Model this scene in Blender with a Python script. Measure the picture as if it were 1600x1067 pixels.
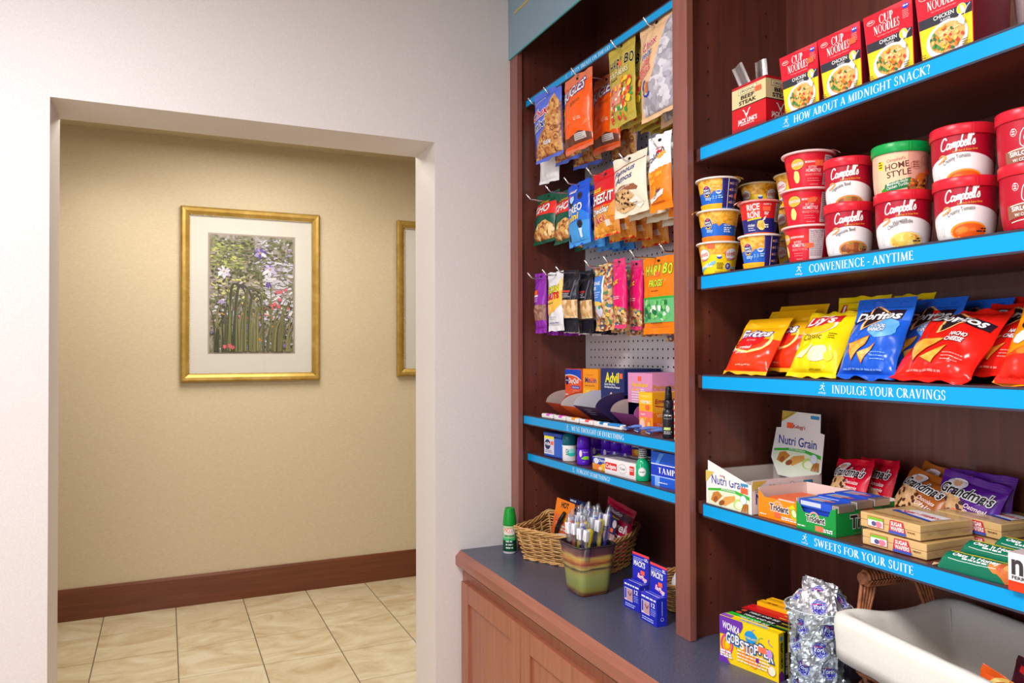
import bpy, bmesh, math, random
from math import sin, cos, pi, radians
from mathutils import Vector, Matrix, noise

for o in list(bpy.data.objects):
    bpy.data.objects.remove(o)
S = bpy.context.scene
COL = S.collection
R = random.Random(7)

# ---------------------------------------------------------------- camera
EYE = 1.685
cam = bpy.data.cameras.new('camera')
cam.sensor_width = 36.0
cam.lens = 36.0 * 1182.036 / 1600.0
cam.clip_start = 0.05
cam_o = bpy.data.objects.new('camera', cam)
COL.objects.link(cam_o)
rt = Vector((0.90909645, -0.41657404, -0.00311695))
up = Vector((-0.00278775, -0.01356539, 0.9999041))
fw = Vector((0.41657637, 0.90900058, 0.01349355))
mw = Matrix.Identity(4)
for i in range(3):
    mw[i][0] = rt[i]; mw[i][1] = up[i]; mw[i][2] = -fw[i]
mw[2][3] = EYE
cam_o.matrix_world = mw
S.camera = cam_o

# ---------------------------------------------------------------- world, lights, exposure
w = bpy.data.worlds.new('World'); S.world = w
w.use_nodes = True
bg = w.node_tree.nodes['Background']
bg.inputs[0].default_value = (0.80, 0.88, 1.0, 1)
bg.inputs[1].default_value = 0.3
S.view_settings.view_transform = 'Standard'
S.view_settings.look = 'None'
S.view_settings.gamma = 1.0
S.view_settings.exposure = 0.0
S.view_settings.use_curve_mapping = False
S.cycles.max_bounces = 7
S.cycles.diffuse_bounces = 4
S.cycles.glossy_bounces = 4
S.cycles.transmission_bounces = 6
S.cycles.transparent_max_bounces = 8
S.cycles.caustics_reflective = False
S.cycles.caustics_refractive = False
S.cycles.sample_clamp_indirect = 4.0
try:
    S.cycles.use_denoising = True
except Exception:
    pass

def area(name, loc, size, power, col, target=None, sy=None, spread=180):
    l = bpy.data.lights.new(name, 'AREA')
    l.energy = power; l.color = col
    l.shape = 'RECTANGLE'; l.size = size; l.size_y = sy or size
    l.spread = radians(spread)
    o = bpy.data.objects.new(name, l); COL.objects.link(o)
    o.location = loc
    d = (Vector(target) - Vector(loc)) if target else Vector((0, 0, -1))
    o.rotation_euler = d.to_track_quat('-Z', 'Y').to_euler()
    return o

def spot(name, loc, target, power, col, ang, blend=0.6, rad=0.05):
    l = bpy.data.lights.new(name, 'SPOT')
    l.energy = power; l.color = col; l.spot_size = radians(ang); l.spot_blend = blend
    l.shadow_soft_size = rad
    o = bpy.data.objects.new(name, l); COL.objects.link(o)
    o.location = loc
    o.rotation_euler = (Vector(target) - Vector(loc)).to_track_quat('-Z', 'Y').to_euler()
    return o

COOL = (0.90, 0.94, 1.0); NEUT = (1.0, 0.95, 0.93); WARM = (1.0, 0.92, 0.80)
area('ceiling_lamp_aisle', (-0.40, 1.05, 3.12), 0.5, 57, NEUT)
area('ceiling_lamp_front', (-0.35, -0.8, 3.12), 0.8, 44, NEUT)
area('ceiling_lamp_wall', (-1.05, 1.75, 3.14), 0.4, 9, (0.70, 0.83, 1.0))
area('window_daylight', (-2.9, 0.1, 1.9), 1.7, 66, (0.78, 0.88, 1.0), target=(1.4, 1.3, 1.7))
area('hall_lamp_main', (0.5, 4.3, 3.08), 1.0, 52, WARM)
spot('hall_downlight', (-0.35, 4.95, 3.09), (-0.35, 5.0, 0), 24, WARM, 140, 1.0, .1)
spot('hall_downlight_far', (1.95, 4.95, 3.09), (1.95, 5.0, 0), 18, WARM, 140, 1.0, .1)

# ---------------------------------------------------------------- materials
def lin(c):
    return tuple(((x / 255.0) / 12.92 if x / 255.0 <= 0.04045 else ((x / 255.0 + 0.055) / 1.055) ** 2.4) for x in c)

MATS = {}
def mat(name, rgb, rough=0.45, metal=0.0, spec=0.5, coat=0.0, trans=0.0, alpha=1.0, bump=0.0, bscale=60.0, emis=None, ior=1.45):
    if name in MATS:
        return MATS[name]
    m = bpy.data.materials.new(name); m.use_nodes = True
    b = m.node_tree.nodes['Principled BSDF']
    c = lin(rgb)
    b.inputs['Base Color'].default_value = (*c, 1)
    b.inputs['Roughness'].default_value = rough
    b.inputs['Metallic'].default_value = metal
    b.inputs['Specular IOR Level'].default_value = spec
    b.inputs['Coat Weight'].default_value = coat
    b.inputs['Transmission Weight'].default_value = trans
    b.inputs['Alpha'].default_value = alpha
    b.inputs['IOR'].default_value = ior
    m.diffuse_color = (*c, 1)
    nt = m.node_tree
    if bump > 0:
        tc = nt.nodes.new('ShaderNodeTexCoord')
        n = nt.nodes.new('ShaderNodeTexNoise'); n.inputs['Scale'].default_value = bscale; n.inputs['Detail'].default_value = 3
        bp = nt.nodes.new('ShaderNodeBump'); bp.inputs['Strength'].default_value = bump; bp.inputs['Distance'].default_value = 0.002
        nt.links.new(tc.outputs['Object'], n.inputs['Vector'])
        nt.links.new(n.outputs['Fac'], bp.inputs['Height'])
        nt.links.new(bp.outputs['Normal'], b.inputs['Normal'])
    MATS[name] = m
    return m

def C(r, g, b, rough=0.38):
    return mat('print_%d_%d_%d_%d' % (r, g, b, int(rough * 100)), (r, g, b), rough, spec=0.4)

def ramp_mat(name, kind, scale, stops, rough=0.4, stretch=(1, 1, 1), coord='Object', detail=4.0, distort=0.0, bump=0.0, coat=0.0, spec=0.5, metal=0.0, rnd=0.6):
    if name in MATS:
        return MATS[name]
    m = bpy.data.materials.new(name); m.use_nodes = True
    nt = m.node_tree; b = nt.nodes['Principled BSDF']
    tc = nt.nodes.new('ShaderNodeTexCoord'); mp = nt.nodes.new('ShaderNodeMapping')
    mp.inputs['Scale'].default_value = stretch
    nt.links.new(tc.outputs[coord], mp.inputs['Vector'])
    if kind == 'noise':
        t = nt.nodes.new('ShaderNodeTexNoise'); t.inputs['Detail'].default_value = detail; t.inputs['Roughness'].default_value = rnd
        t.inputs['Distortion'].default_value = distort; out = t.outputs['Fac']
    elif kind == 'voronoi':
        t = nt.nodes.new('ShaderNodeTexVoronoi'); sep = nt.nodes.new('ShaderNodeSeparateColor')
        nt.links.new(t.outputs['Color'], sep.inputs[0]); out = sep.outputs[0]
    elif kind == 'wave':
        t = nt.nodes.new('ShaderNodeTexWave'); t.inputs['Distortion'].default_value = distort; t.inputs['Detail'].default_value = detail; out = t.outputs['Fac']
    t.inputs['Scale'].default_value = scale
    nt.links.new(mp.outputs[0], t.inputs['Vector'])
    cr = nt.nodes.new('ShaderNodeValToRGB')
    while len(cr.color_ramp.elements) < len(stops):
        cr.color_ramp.elements.new(0.5)
    for e, (p, c) in zip(cr.color_ramp.elements, stops):
        e.position = p; e.color = (*lin(c), 1)
    if kind == 'voronoi':
        cr.color_ramp.interpolation = 'CONSTANT'
    nt.links.new(out, cr.inputs[0]); nt.links.new(cr.outputs[0], b.inputs['Base Color'])
    b.inputs['Roughness'].default_value = rough; b.inputs['Coat Weight'].default_value = coat
    b.inputs['Specular IOR Level'].default_value = spec; b.inputs['Metallic'].default_value = metal
    if bump > 0:
        bp = nt.nodes.new('ShaderNodeBump'); bp.inputs['Strength'].default_value = bump; bp.inputs['Distance'].default_value = 0.003
        nt.links.new(out if kind != 'voronoi' else t.outputs['Distance'], bp.inputs['Height']); nt.links.new(bp.outputs['Normal'], b.inputs['Normal'])
    MATS[name] = m
    return m

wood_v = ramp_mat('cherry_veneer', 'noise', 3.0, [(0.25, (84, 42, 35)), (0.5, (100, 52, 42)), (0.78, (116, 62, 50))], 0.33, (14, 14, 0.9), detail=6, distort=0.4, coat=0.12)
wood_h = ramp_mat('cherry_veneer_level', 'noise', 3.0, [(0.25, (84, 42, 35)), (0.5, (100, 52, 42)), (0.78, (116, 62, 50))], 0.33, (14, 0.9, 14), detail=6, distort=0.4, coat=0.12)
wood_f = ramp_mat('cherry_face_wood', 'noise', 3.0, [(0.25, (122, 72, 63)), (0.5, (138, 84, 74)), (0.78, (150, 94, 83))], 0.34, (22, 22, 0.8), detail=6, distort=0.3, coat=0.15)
wood_d = ramp_mat('cherry_door_wood', 'noise', 3.0, [(0.25, (140, 82, 60)), (0.5, (156, 94, 70)), (0.78, (168, 106, 80))], 0.36, (16, 16, 0.8), detail=6, distort=0.4, coat=0.1)
wood_n = ramp_mat('cherry_nosing_wood', 'noise', 3.0, [(0.25, (132, 76, 62)), (0.5, (148, 88, 72)), (0.8, (162, 100, 84))], 0.3, (20, 0.8, 20), detail=6, distort=0.3, coat=0.2)
wood_b = ramp_mat('mahogany_baseboard', 'noise', 3.0, [(0.25, (88, 42, 24)), (0.5, (106, 54, 30)), (0.8, (124, 66, 38))], 0.28, (0.7, 14, 16), detail=5, distort=0.3, coat=0.25)
laminate = ramp_mat('slate_laminate', 'noise', 160.0, [(0.3, (66, 68, 88)), (0.5, (76, 78, 98)), (0.7, (88, 90, 110))], 0.34, detail=2, spec=0.5)
wallpaper = ramp_mat('pearl_wallpaper', 'noise', 190.0, [(0.3, (214, 207, 206)), (0.5, (219, 212, 211)), (0.7, (224, 218, 217))], 0.5, (1, 1, 1), detail=3, bump=0.10)
hallpaper = ramp_mat('sand_wallpaper', 'noise', 45.0, [(0.3, (202, 188, 160)), (0.5, (207, 194, 167)), (0.7, (212, 200, 174))], 0.6, (1, 1, 3), detail=4, bump=0.06)
ceil_m = mat('ceiling_paint', (236, 234, 230), 0.8)
grout = mat('tile_grout', (120, 108, 92), 0.8)
plastic_blk = mat('black_rail_plastic', (58, 56, 72), 0.3)
rail_blue = mat('cyan_rail_card', (0, 158, 226), 0.3, spec=0.35)
white_ink = mat('white_rail_ink', (238, 246, 250), 0.4)
logo_ink = mat('pale_yellow_logo_ink', (232, 236, 190), 0.4)
steel = mat('chromed_hook_wire', (225, 225, 232), 0.22, metal=1.0)
gold_m = ramp_mat('gilded_frame', 'noise', 14.0, [(0.3, (166, 132, 58)), (0.55, (186, 152, 76)), (0.75, (204, 174, 102))], 0.42, metal=0.5, detail=5)
header_m = mat('slate_blue_header', (134, 158, 176), 0.3)
header_e = mat('header_turquoise_edge', (96, 170, 178), 0.3)

# ---------------------------------------------------------------- mesh builder
class MB:
    def __init__(s):
        s.v = []; s.f = []; s.mi = []; s.sm = []; s.mats = []; s.T = None
    def m(s, material):
        if material not in s.mats:
            s.mats.append(material)
        return s.mats.index(material)
    def av(s, p):
        p = Vector(p)
        if s.T is not None:
            p = s.T @ p
        s.v.append(p); return len(s.v) - 1
    def fi(s, idx, material, smooth=False):
        s.f.append(tuple(idx)); s.mi.append(s.m(material)); s.sm.append(smooth)
    def face(s, pts, material, smooth=False):
        s.fi([s.av(p) for p in pts], material, smooth)
    def box(s, x0, x1, y0, y1, z0, z1, material):
        i = [s.av(p) for p in ((x0, y0, z0), (x1, y0, z0), (x1, y1, z0), (x0, y1, z0), (x0, y0, z1), (x1, y0, z1), (x1, y1, z1), (x0, y1, z1))]
        for q in ((0, 3, 2, 1), (4, 5, 6, 7), (0, 1, 5, 4), (1, 2, 6, 5), (2, 3, 7, 6), (3, 0, 4, 7)):
            s.fi([i[k] for k in q], material)
    def hexa(s, b, t, material):     # bottom 4 points (ccw from above), top 4 points
        i = [s.av(p) for p in b] + [s.av(p) for p in t]
        for q in ((0, 3, 2, 1), (4, 5, 6, 7), (0, 1, 5, 4), (1, 2, 6, 5), (2, 3, 7, 6), (3, 0, 4, 7)):
            s.fi([i[k] for k in q], material)
    def prism(s, prof, y0, y1, material, axis='y', smooth=False):   # extrude a 2d profile (x,z) along y
        f = (lambda a, b, t: (a, t, b)) if axis == 'y' else ((lambda a, b, t: (t, a, b)) if axis == 'x' else (lambda a, b, t: (a, b, t)))
        n = len(prof)
        a = [s.av(f(p[0], p[1], y0)) for p in prof]; b = [s.av(f(p[0], p[1], y1)) for p in prof]
        s.fi(a, material); s.fi(b[::-1], material)
        for k in range(n):
            s.fi((a[k], b[k], b[(k + 1) % n], a[(k + 1) % n]), material, smooth)
    def tube(s, path, r, material, n=6, caps=True, rs=None):
        path = [Vector(p) for p in path]
        rings = []
        for k, p in enumerate(path):
            d = (path[min(k + 1, len(path) - 1)] - path[max(k - 1, 0)])
            d = d.normalized() if d.length > 1e-9 else Vector((0, 0, 1))
            a = Vector((0, 0, 1)) if abs(d.z) < 0.9 else Vector((1, 0, 0))
            u = d.cross(a).normalized(); v = d.cross(u).normalized()
            rr = rs[k] if rs else r
            rings.append([s.av(p + (u * cos(2 * pi * j / n) + v * sin(2 * pi * j / n)) * rr) for j in range(n)])
        for k in range(len(rings) - 1):
            for j in range(n):
                s.fi((rings[k][j], rings[k][(j + 1) % n], rings[k + 1][(j + 1) % n], rings[k + 1][j]), material, True)
        if caps:
            s.fi(rings[0][::-1], material); s.fi(rings[-1], material)
    def lathe(s, prof, material, n=40, cx=0, cy=0, smooth=True, mats=None, sx=1, sy=1, a0=0, a1=2 * pi):
        full = abs(a1 - a0 - 2 * pi) < 1e-6
        cnt = n if full else n + 1
        rings = []
        for (r, z) in prof:
            rings.append([s.av((cx + r * sx * cos(a0 + (a1 - a0) * j / n), cy + r * sy * sin(a0 + (a1 - a0) * j / n), z)) for j in range(cnt)])
        for k in range(len(rings) - 1):
            mm = mats[k] if mats else material
            for j in range(n):
                j2 = (j + 1) % cnt
                s.fi((rings[k][j], rings[k][j2], rings[k + 1][j2], rings[k + 1][j]), mm, smooth)
        if full:
            if prof[0][0] > 1e-5:
                s.fi(rings[0][::-1], mats[0] if mats else material)
            if prof[-1][0] > 1e-5:
                s.fi(rings[-1], mats[-1] if mats else material)
    def grid(s, fn, nu, nv, material, smooth=True, flip=False, matfn=None):
        idx = [[s.av(fn(i / nu, j / nv)) for i in range(nu + 1)] for j in range(nv + 1)]
        for j in range(nv):
            for i in range(nu):
                q = (idx[j][i], idx[j][i + 1], idx[j + 1][i + 1], idx[j + 1][i])
                s.fi(q[::-1] if flip else q, matfn((i + .5) / nu, (j + .5) / nv) if matfn else material, smooth)
    def sphere(s, c, rx, ry, rz, material, n=12, m=7):
        prof = [(max(1e-6, cos(-pi / 2 + pi * k / m)), sin(-pi / 2 + pi * k / m)) for k in range(m + 1)]
        rings = []
        for (r, z) in prof:
            rings.append([s.av((c[0] + rx * r * cos(2 * pi * j / n), c[1] + ry * r * sin(2 * pi * j / n), c[2] + rz * z)) for j in range(n)])
        for k in range(m):
            for j in range(n):
                s.fi((rings[k][j], rings[k][(j + 1) % n], rings[k + 1][(j + 1) % n], rings[k + 1][j]), material, True)
    def build(s, name, parent=None, bev=0, seg=2, **tags):
        me = bpy.data.meshes.new(name)
        me.from_pydata([tuple(p) for p in s.v], [], s.f)
        for m_ in s.mats:
            me.materials.append(m_)
        me.polygons.foreach_set('material_index', s.mi)
        me.polygons.foreach_set('use_smooth', s.sm)
        me.update()
        o = bpy.data.objects.new(name, me); COL.objects.link(o)
        if parent is not None:
            o.parent = parent
        if bev:
            b = o.modifiers.new('edge', 'BEVEL'); b.width = bev; b.segments = seg; b.limit_method = 'ANGLE'; b.angle_limit = radians(40)
        tag(o, **tags)
        return o

def tag(o, label=None, cat=None, group=None, kind=None):
    if label: o['label'] = label
    if cat: o['category'] = cat
    if group: o['group'] = group
    if kind: o['kind'] = kind

def thing(name, label, cat, loc=(0, 0, 0), rz=0.0, group=None, tilt=0.0, roll=0.0):
    o = bpy.data.objects.new(name, None); COL.objects.link(o)
    o.empty_display_size = 0.03
    o.location = loc; o.rotation_euler = (tilt, roll, rz)
    tag(o, label, cat, group)
    return o

def dup(root, label=None, loc=None, rz=None, tilt=None, roll=None, group=None):
    c = root.copy(); COL.objects.link(c)
    def rec(src, dst):
        for ch in list(src.children):
            d = ch.copy(); COL.objects.link(d); d.parent = dst
            rec(ch, d)
    rec(root, c)
    if label: c['label'] = label
    if group: c['group'] = group
    if loc is not None: c.location = loc
    e = list(c.rotation_euler)
    if tilt is not None: e[0] = tilt
    if roll is not None: e[1] = roll
    if rz is not None: e[2] = rz
    c.rotation_euler = e
    return c

# ---------------------------------------------------------------- printed artwork (flat shapes laid on a surface)
TXT = {}
def text_tris(s, bold=0.0, shear=0.0):
    k = (s, bold, shear)
    if k in TXT:
        return TXT[k]
    cu = bpy.data.curves.new('t', 'FONT'); cu.body = s; cu.offset = bold; cu.shear = shear
    cu.resolution_u = 3
    ob = bpy.data.objects.new('t', cu); COL.objects.link(ob)
    dg = bpy.context.evaluated_depsgraph_get()
    me = bpy.data.meshes.new_from_object(ob.evaluated_get(dg))
    me.calc_loop_triangles()
    vs = [(v.co.x, v.co.y) for v in me.vertices]
    tris = [[vs[i] for i in t.vertices] for t in me.loop_triangles]
    bpy.data.objects.remove(ob); bpy.data.curves.remove(cu); bpy.data.meshes.remove(me)
    xs = [p[0] for t in tris for p in t] or [0, 1]
    TXT[k] = (tris, min(xs), max(xs))
    return TXT[k]

TK, TN = 0.15, 0.055
def _ln(x0, y0, x1, y1, w):
    d = math.hypot(x1 - x0, y1 - y0) or 1
    if abs(y1 - y0) > 0.02:                 # keep stroke ends level with the base line
        hx = w / 2 * d / abs(y1 - y0) if abs(y1 - y0) / d > 0.5 else w / 2
        return [[(x0 - hx, y0), (x0 + hx, y0), (x1 + hx, y1), (x1 - hx, y1)]]
    return [[(x0, y0 - w / 2), (x1, y0 - w / 2), (x1, y0 + w / 2), (x0, y0 + w / 2)]]
def _sf(x, y, l=0.13):
    s = 0.04
    return [[(x - l, y if y < .5 else y - s), (x + l, y if y < .5 else y - s), (x + l, y + s if y < .5 else y), (x - l, y + s if y < .5 else y)]]
def _vs(x, y, dy, t=0.045):                 # upright serif at the end of a bar
    return [[(x - t, y), (x, y), (x, y + dy), (x - t * .2, y + dy)]]
def _arc(cx, cy, rx, ry, a0, a1, tk=TK, tn=TN, n=14):
    out = []; pts = []
    for k in range(n + 1):
        a = radians(a0 + (a1 - a0) * k / n)
        wd = tn + (tk - tn) * abs(cos(a)) ** 1.6
        ix = cx + (rx - wd) * cos(a); ox = cx + rx * cos(a)
        iy = cy + (ry - tn) * sin(a); oy = cy + ry * sin(a)
        pts.append(((ix, iy), (ox, oy)))
    for k in range(n):
        out.append([pts[k][0], pts[k][1], pts[k + 1][1], pts[k + 1][0]])
    return out
def _stem(x, y0=0, y1=1): return _ln(x, y0, x, y1, TK) + (_sf(x, 0) if y0 == 0 else []) + (_sf(x, 1) if y1 == 1 else [])
def serif_glyph(c):
    L = _ln; S_ = _sf; st = _stem
    if c == 'A': return .78, L(.1, 0, .38, 1, TN) + L(.66, 0, .38, 1, TK) + L(.2, .33, .56, .33, .05) + S_(.1, 0, .11) + S_(.66, 0, .13)
    if c == 'B': return .62, st(.17) + _arc(.27, .75, .24, .25, -90, 90) + _arc(.27, .265, .29, .265, -90, 90)
    if c == 'C': return .78, _arc(.44, .5, .4, .52, 42, 318) + _vs(.76, .7, .26) + _vs(.76, .3, -.2)
    if c == 'D': return .82, st(.17) + _arc(.3, .5, .46, .5, -90, 90) + L(.17, .975, .32, .975, .05) + L(.17, .025, .32, .025, .05)
    if c == 'E': return .58, st(.17) + L(.17, .975, .52, .975, .05) + L(.17, .52, .45, .52, .05) + L(.17, .025, .54, .025, .05) + _vs(.53, .98, -.2) + _vs(.57, .02, .22) + _vs(.47, .42, .2)
    if c == 'F': return .54, st(.17) + L(.17, .975, .5, .975, .05) + L(.17, .5, .43, .5, .05) + _vs(.52, .98, -.22) + _vs(.45, .4, .2)
    if c == 'G': return .82, _arc(.44, .5, .4, .52, 42, 318) + _vs(.76, .7, .26) + L(.7, .05, .7, .42, TK) + S_(.7, .45, .14)
    if c == 'H': return .86, st(.17) + st(.69) + L(.17, .5, .69, .5, .05)
    if c == 'I': return .34, st(.17)
    if c == 'K': return .78, st(.17) + L(.2, .46, .6, 1, TN) + L(.68, 0, .32, .58, TK) + S_(.62, 1, .12) + S_(.7, 0, .12)
    if c == 'L': return .56, st(.17) + L(.17, .025, .5, .025, .05) + _vs(.54, .02, .24)
    if c == 'M': return .98, L(.15, 0, .2, 1, TN) + L(.2, 1, .49, 0, TK) + L(.49, 0, .78, 1, TN) + L(.83, 0, .8, 1, TK) + S_(.15, 0, .11) + S_(.83, 0, .13) + S_(.16, 1, .09) + S_(.84, 1, .09)
    if c == 'N': return .88, L(.17, 0, .17, 1, TN) + L(.2, 1, .7, 0, TK) + L(.71, 0, .71, 1, TN) + S_(.17, 0, .12) + S_(.13, 1, .1) + S_(.71, 1, .12)
    if c == 'O': return .88, _arc(.44, .5, .4, .52, 0, 360, n=24)
    if c == 'P': return .6, st(.17) + _arc(.27, .72, .27, .28, -90, 90)
    if c == 'R': return .72, st(.17) + _arc(.27, .74, .26, .26, -90, 90) + L(.64, 0, .3, .5, TK) + S_(.66, 0, .1)
    if c == 'S': return .56, _arc(.28, .75, .2, .27, 25, 270, .11) + _arc(.28, .25, .22, .27, -155, 90, .12) + _vs(.48, .72, .24) + _vs(.07, .28, -.24)
    if c == 'T': return .68, st(.34, 0, .99) + L(.04, .975, .64, .975, .05) + _vs(.08, .98, -.2) + _vs(.65, .98, -.2)
    if c == 'U': return .82, L(.16, .35, .16, 1, TK) + _arc(.4, .33, .315, .35, 180, 360, .14) + L(.68, .33, .68, 1, TN) + S_(.16, 1) + S_(.68, 1, .11)
    if c == 'V': return .76, L(.38, 0, .1, 1, TK) + L(.38, 0, .66, 1, TN) + S_(.1, 1, .12) + S_(.66, 1, .11)
    if c == 'W': return 1.04, L(.32, 0, .1, 1, TK) + L(.32, 0, .52, .95, TN) + L(.72, 0, .52, .95, TK) + L(.72, 0, .94, 1, TN) + S_(.1, 1, .12) + S_(.94, 1, .11)
    if c == 'Y': return .72, L(.36, .48, .09, 1, TK) + L(.36, .48, .62, 1, TN) + L(.36, 0, .36, .5, TK) + S_(.09, 1, .11) + S_(.62, 1, .11) + S_(.36, 0)
    if c == '?': return .5, _arc(.22, .76, .2, .26, -70, 160, .12) + L(.27, .25, .27, .52, .06) + _arc(.27, .06, .07, .07, 0, 360, .07, .07, 8)
    if c == "'": return .22, [[(.08, .72), (.1, .72), (.16, 1), (.04, 1)]]
    if c == '-': return .4, L(.06, .38, .34, .38, .07)
    return .34, []

class Art:
    def __init__(s): s.items = []
    def poly(s, pts, material):
        n = len(pts); cx = sum(p[0] for p in pts) / n; cy = sum(p[1] for p in pts) / n
        if n <= 4:
            tr = [[pts[0], pts[1], pts[2]]] + ([[pts[0], pts[2], pts[3]]] if n == 4 else [])
        else:
            tr = [[(cx, cy), pts[k], pts[(k + 1) % n]] for k in range(n)]
        s.items.append((tr, material)); return s
    def rect(s, x0, y0, x1, y1, material): return s.poly([(x0, y0), (x1, y0), (x1, y1), (x0, y1)], material)
    def ell(s, cx, cy, rx, ry, material, n=22, rot=0.0, wob=0.0):
        pts = []
        for k in range(n):
            a = 2 * pi * k / n; q = 1 + wob * R.uniform(-1, 1)
            x, y = rx * cos(a) * q, ry * sin(a) * q
            pts.append((cx + x * cos(rot) - y * sin(rot), cy + x * sin(rot) + y * cos(rot)))
        return s.poly(pts, material)
    def quads(s, qs, material):
        tr = []
        for q in qs: tr += [[q[0], q[1], q[2]], [q[0], q[2], q[3]]]
        s.items.append((tr, material)); return s
    def ring(s, cx, cy, rx, ry, wd, material, a0=0, a1=360, n=28):
        qs = []
        P = lambda a, d: (cx + (rx + d) * cos(a), cy + (ry + d) * sin(a))
        for k in range(n):
            a = radians(a0 + (a1 - a0) * k / n); b = radians(a0 + (a1 - a0) * (k + 1) / n)
            qs.append([P(a, 0), P(a, wd), P(b, wd), P(b, 0)])
        return s.quads(qs, material)
    def stroke(s, pts, wd, material, taper=None):
        # a smooth pen line through the points
        P = [Vector((p[0], p[1])) for p in pts]; dense = []
        for k in range(len(P) - 1):
            p0, p1, p2, p3 = P[max(k - 1, 0)], P[k], P[k + 1], P[min(k + 2, len(P) - 1)]
            for j in range(4):
                t = j / 4
                dense.append(0.5 * ((2 * p1) + (-p0 + p2) * t + (2 * p0 - 5 * p1 + 4 * p2 - p3) * t * t + (-p0 + 3 * p1 - 3 * p2 + p3) * t ** 3))
        dense.append(P[-1]); qs = []; last = None; N = len(dense)
        for k, p in enumerate(dense):
            d = dense[min(k + 1, N - 1)] - dense[max(k - 1, 0)]
            d = d.normalized() if d.length > 1e-9 else Vector((1, 0))
            wv = wd * (taper(k / (N - 1)) if taper else 1) / 2
            n_ = Vector((-d.y, d.x)) * wv
            cur = (tuple(p - n_), tuple(p + n_))
            if last: qs.append([last[0], cur[0], cur[1], last[1]])
            last = cur
        return s.quads(qs, material)
    def text(s, t, x, y, h, material, wd=None, bold=0.0, shear=0.0, al='l', out=None, ow=0.03, rot=0.0, arc=0.0):
        bold = round(bold * .6, 4); ow = round(ow * .62, 4)
        # h = capital height; wd = forced total width
        if out is not None:
            s._text(t, x, y, h, out, wd, bold + ow, shear, al, rot, arc, ref=bold)
        return s._text(t, x, y, h, material, wd, bold, shear, al, rot, arc)
    def _text(s, t, x, y, h, material, wd, bold, shear, al, rot, arc, ref=None):
        tris, a, b = text_tris(t, bold, shear)
        if ref is not None:
            _, a, b = text_tris(t, ref, shear)
        sy = h / 0.7; sx = sy if wd is None else wd / max(b - a, 1e-6)
        tot = (b - a) * sx; ox = {'l': 0, 'c': -tot / 2, 'r': -tot}[al]
        o = []
        for tr in tris:
            q = []
            for p in tr:
                px = (p[0] - a) * sx + ox; py = p[1] * sy
                if arc: py += arc * (1 - (2 * (px - ox) / max(tot, 1e-6) - 1) ** 2)
                q.append((x + px * cos(rot) - py * sin(rot), y + px * sin(rot) + py * cos(rot)))
            o.append(q)
        s.items.append((o, material)); return s
    def serif(s, t, x, y, h, material, wd=None, al='l', bold=1.0, sp=0.03):
        global TK
        keep = TK; TK = 0.15 * bold
        qs = []; px = 0
        for c in t:
            if c == ' ': px += .3; continue
            a, g = serif_glyph(c)
            for q in g: qs.append([(p[0] + px, p[1]) for p in q])
            px += a + sp
        TK = keep
        sx = h if wd is None else wd / px
        ox = {'l': 0, 'c': -px * sx / 2, 'r': -px * sx}[al]
        return s.quads([[(x + ox + p[0] * sx, y + p[1] * h) for p in q] for q in qs], material)
    def lines(s, x0, y0, x1, n, dy, h, material, jag=0.25):   # fine print too small to read
        qs = []
        for k in range(n):
            xe = x1 - (x1 - x0) * R.uniform(0, jag); xx = x0; yy = y0 - k * dy
            while xx < xe:
                l = h * R.uniform(1.2, 4); qs.append([(xx, yy), (min(xx + l, xe), yy), (min(xx + l, xe), yy + h), (xx, yy + h)]); xx += l + h * .6
        if qs: s.quads(qs, material)
        return s
    def emit(s, mb, fn, L=None, h0=0.0005, dh=0.00006):
        for k, (tris, material) in enumerate(s.items):
            h = h0 + k * dh; mi = mb.m(material)
            for tr in tris:
                st = [tr]
                while st:
                    a, b, c = st.pop()
                    if L:
                        ab = (a[0] - b[0]) ** 2 + (a[1] - b[1]) ** 2; bc = (b[0] - c[0]) ** 2 + (b[1] - c[1]) ** 2; ca = (a[0] - c[0]) ** 2 + (a[1] - c[1]) ** 2
                        mx = max(ab, bc, ca)
                        if mx > L * L:
                            if mx == ab: m_ = ((a[0] + b[0]) / 2, (a[1] + b[1]) / 2); st += [[a, m_, c], [m_, b, c]]
                            elif mx == bc: m_ = ((b[0] + c[0]) / 2, (b[1] + c[1]) / 2); st += [[a, b, m_], [a, m_, c]]
                            else: m_ = ((a[0] + c[0]) / 2, (a[1] + c[1]) / 2); st += [[a, b, m_], [m_, b, c]]
                            continue
                    i = [mb.av(fn(p[0], p[1], h)) for p in (a, b, c)]
                    mb.f.append(tuple(i)); mb.mi.append(mi); mb.sm.append(L is not None)

FRONT = lambda y: (lambda u, v, h: (u, y - h, v))              # plane facing local -y
# ================================================================ THE SETTING
WY, WT = 2.78, 3.029            # front and back of the wall with the opening
XL, XR, ZO = -0.3346, 0.9477, 2.4977
mb = MB()
mb.box(-3.0, XL, WY, WT, 0, 3.2, wallpaper); mb.box(XR, 1.75, WY, WT, 0, 3.2, wallpaper); mb.box(XL, XR, WY, WT, ZO, 3.2, wallpaper)
mb.build('wall_back', kind='structure')
mb = MB(); mb.box(1.66, 1.75, -2.6, WY, 0, 3.2, wallpaper); mb.build('wall_right', kind='structure')
mb = MB(); mb.box(-3.1, -3.0, -2.6, WT, 0, 3.2, wallpaper); mb.build('wall_left', kind='structure')
mb = MB(); mb.box(-3.1, 1.75, -2.7, -2.6, 0, 3.2, wallpaper); mb.build('wall_front', kind='structure')
mb = MB(); mb.box(-3.1, 1.75, -2.7, WT, 3.2, 3.28, ceil_m); mb.build('ceiling', kind='structure')
HY = 5.517
mb = MB(); mb.box(-2.6, 3.6, HY, HY + .1, 0, 3.2, hallpaper); mb.build('wall_hall', kind='structure')
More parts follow.
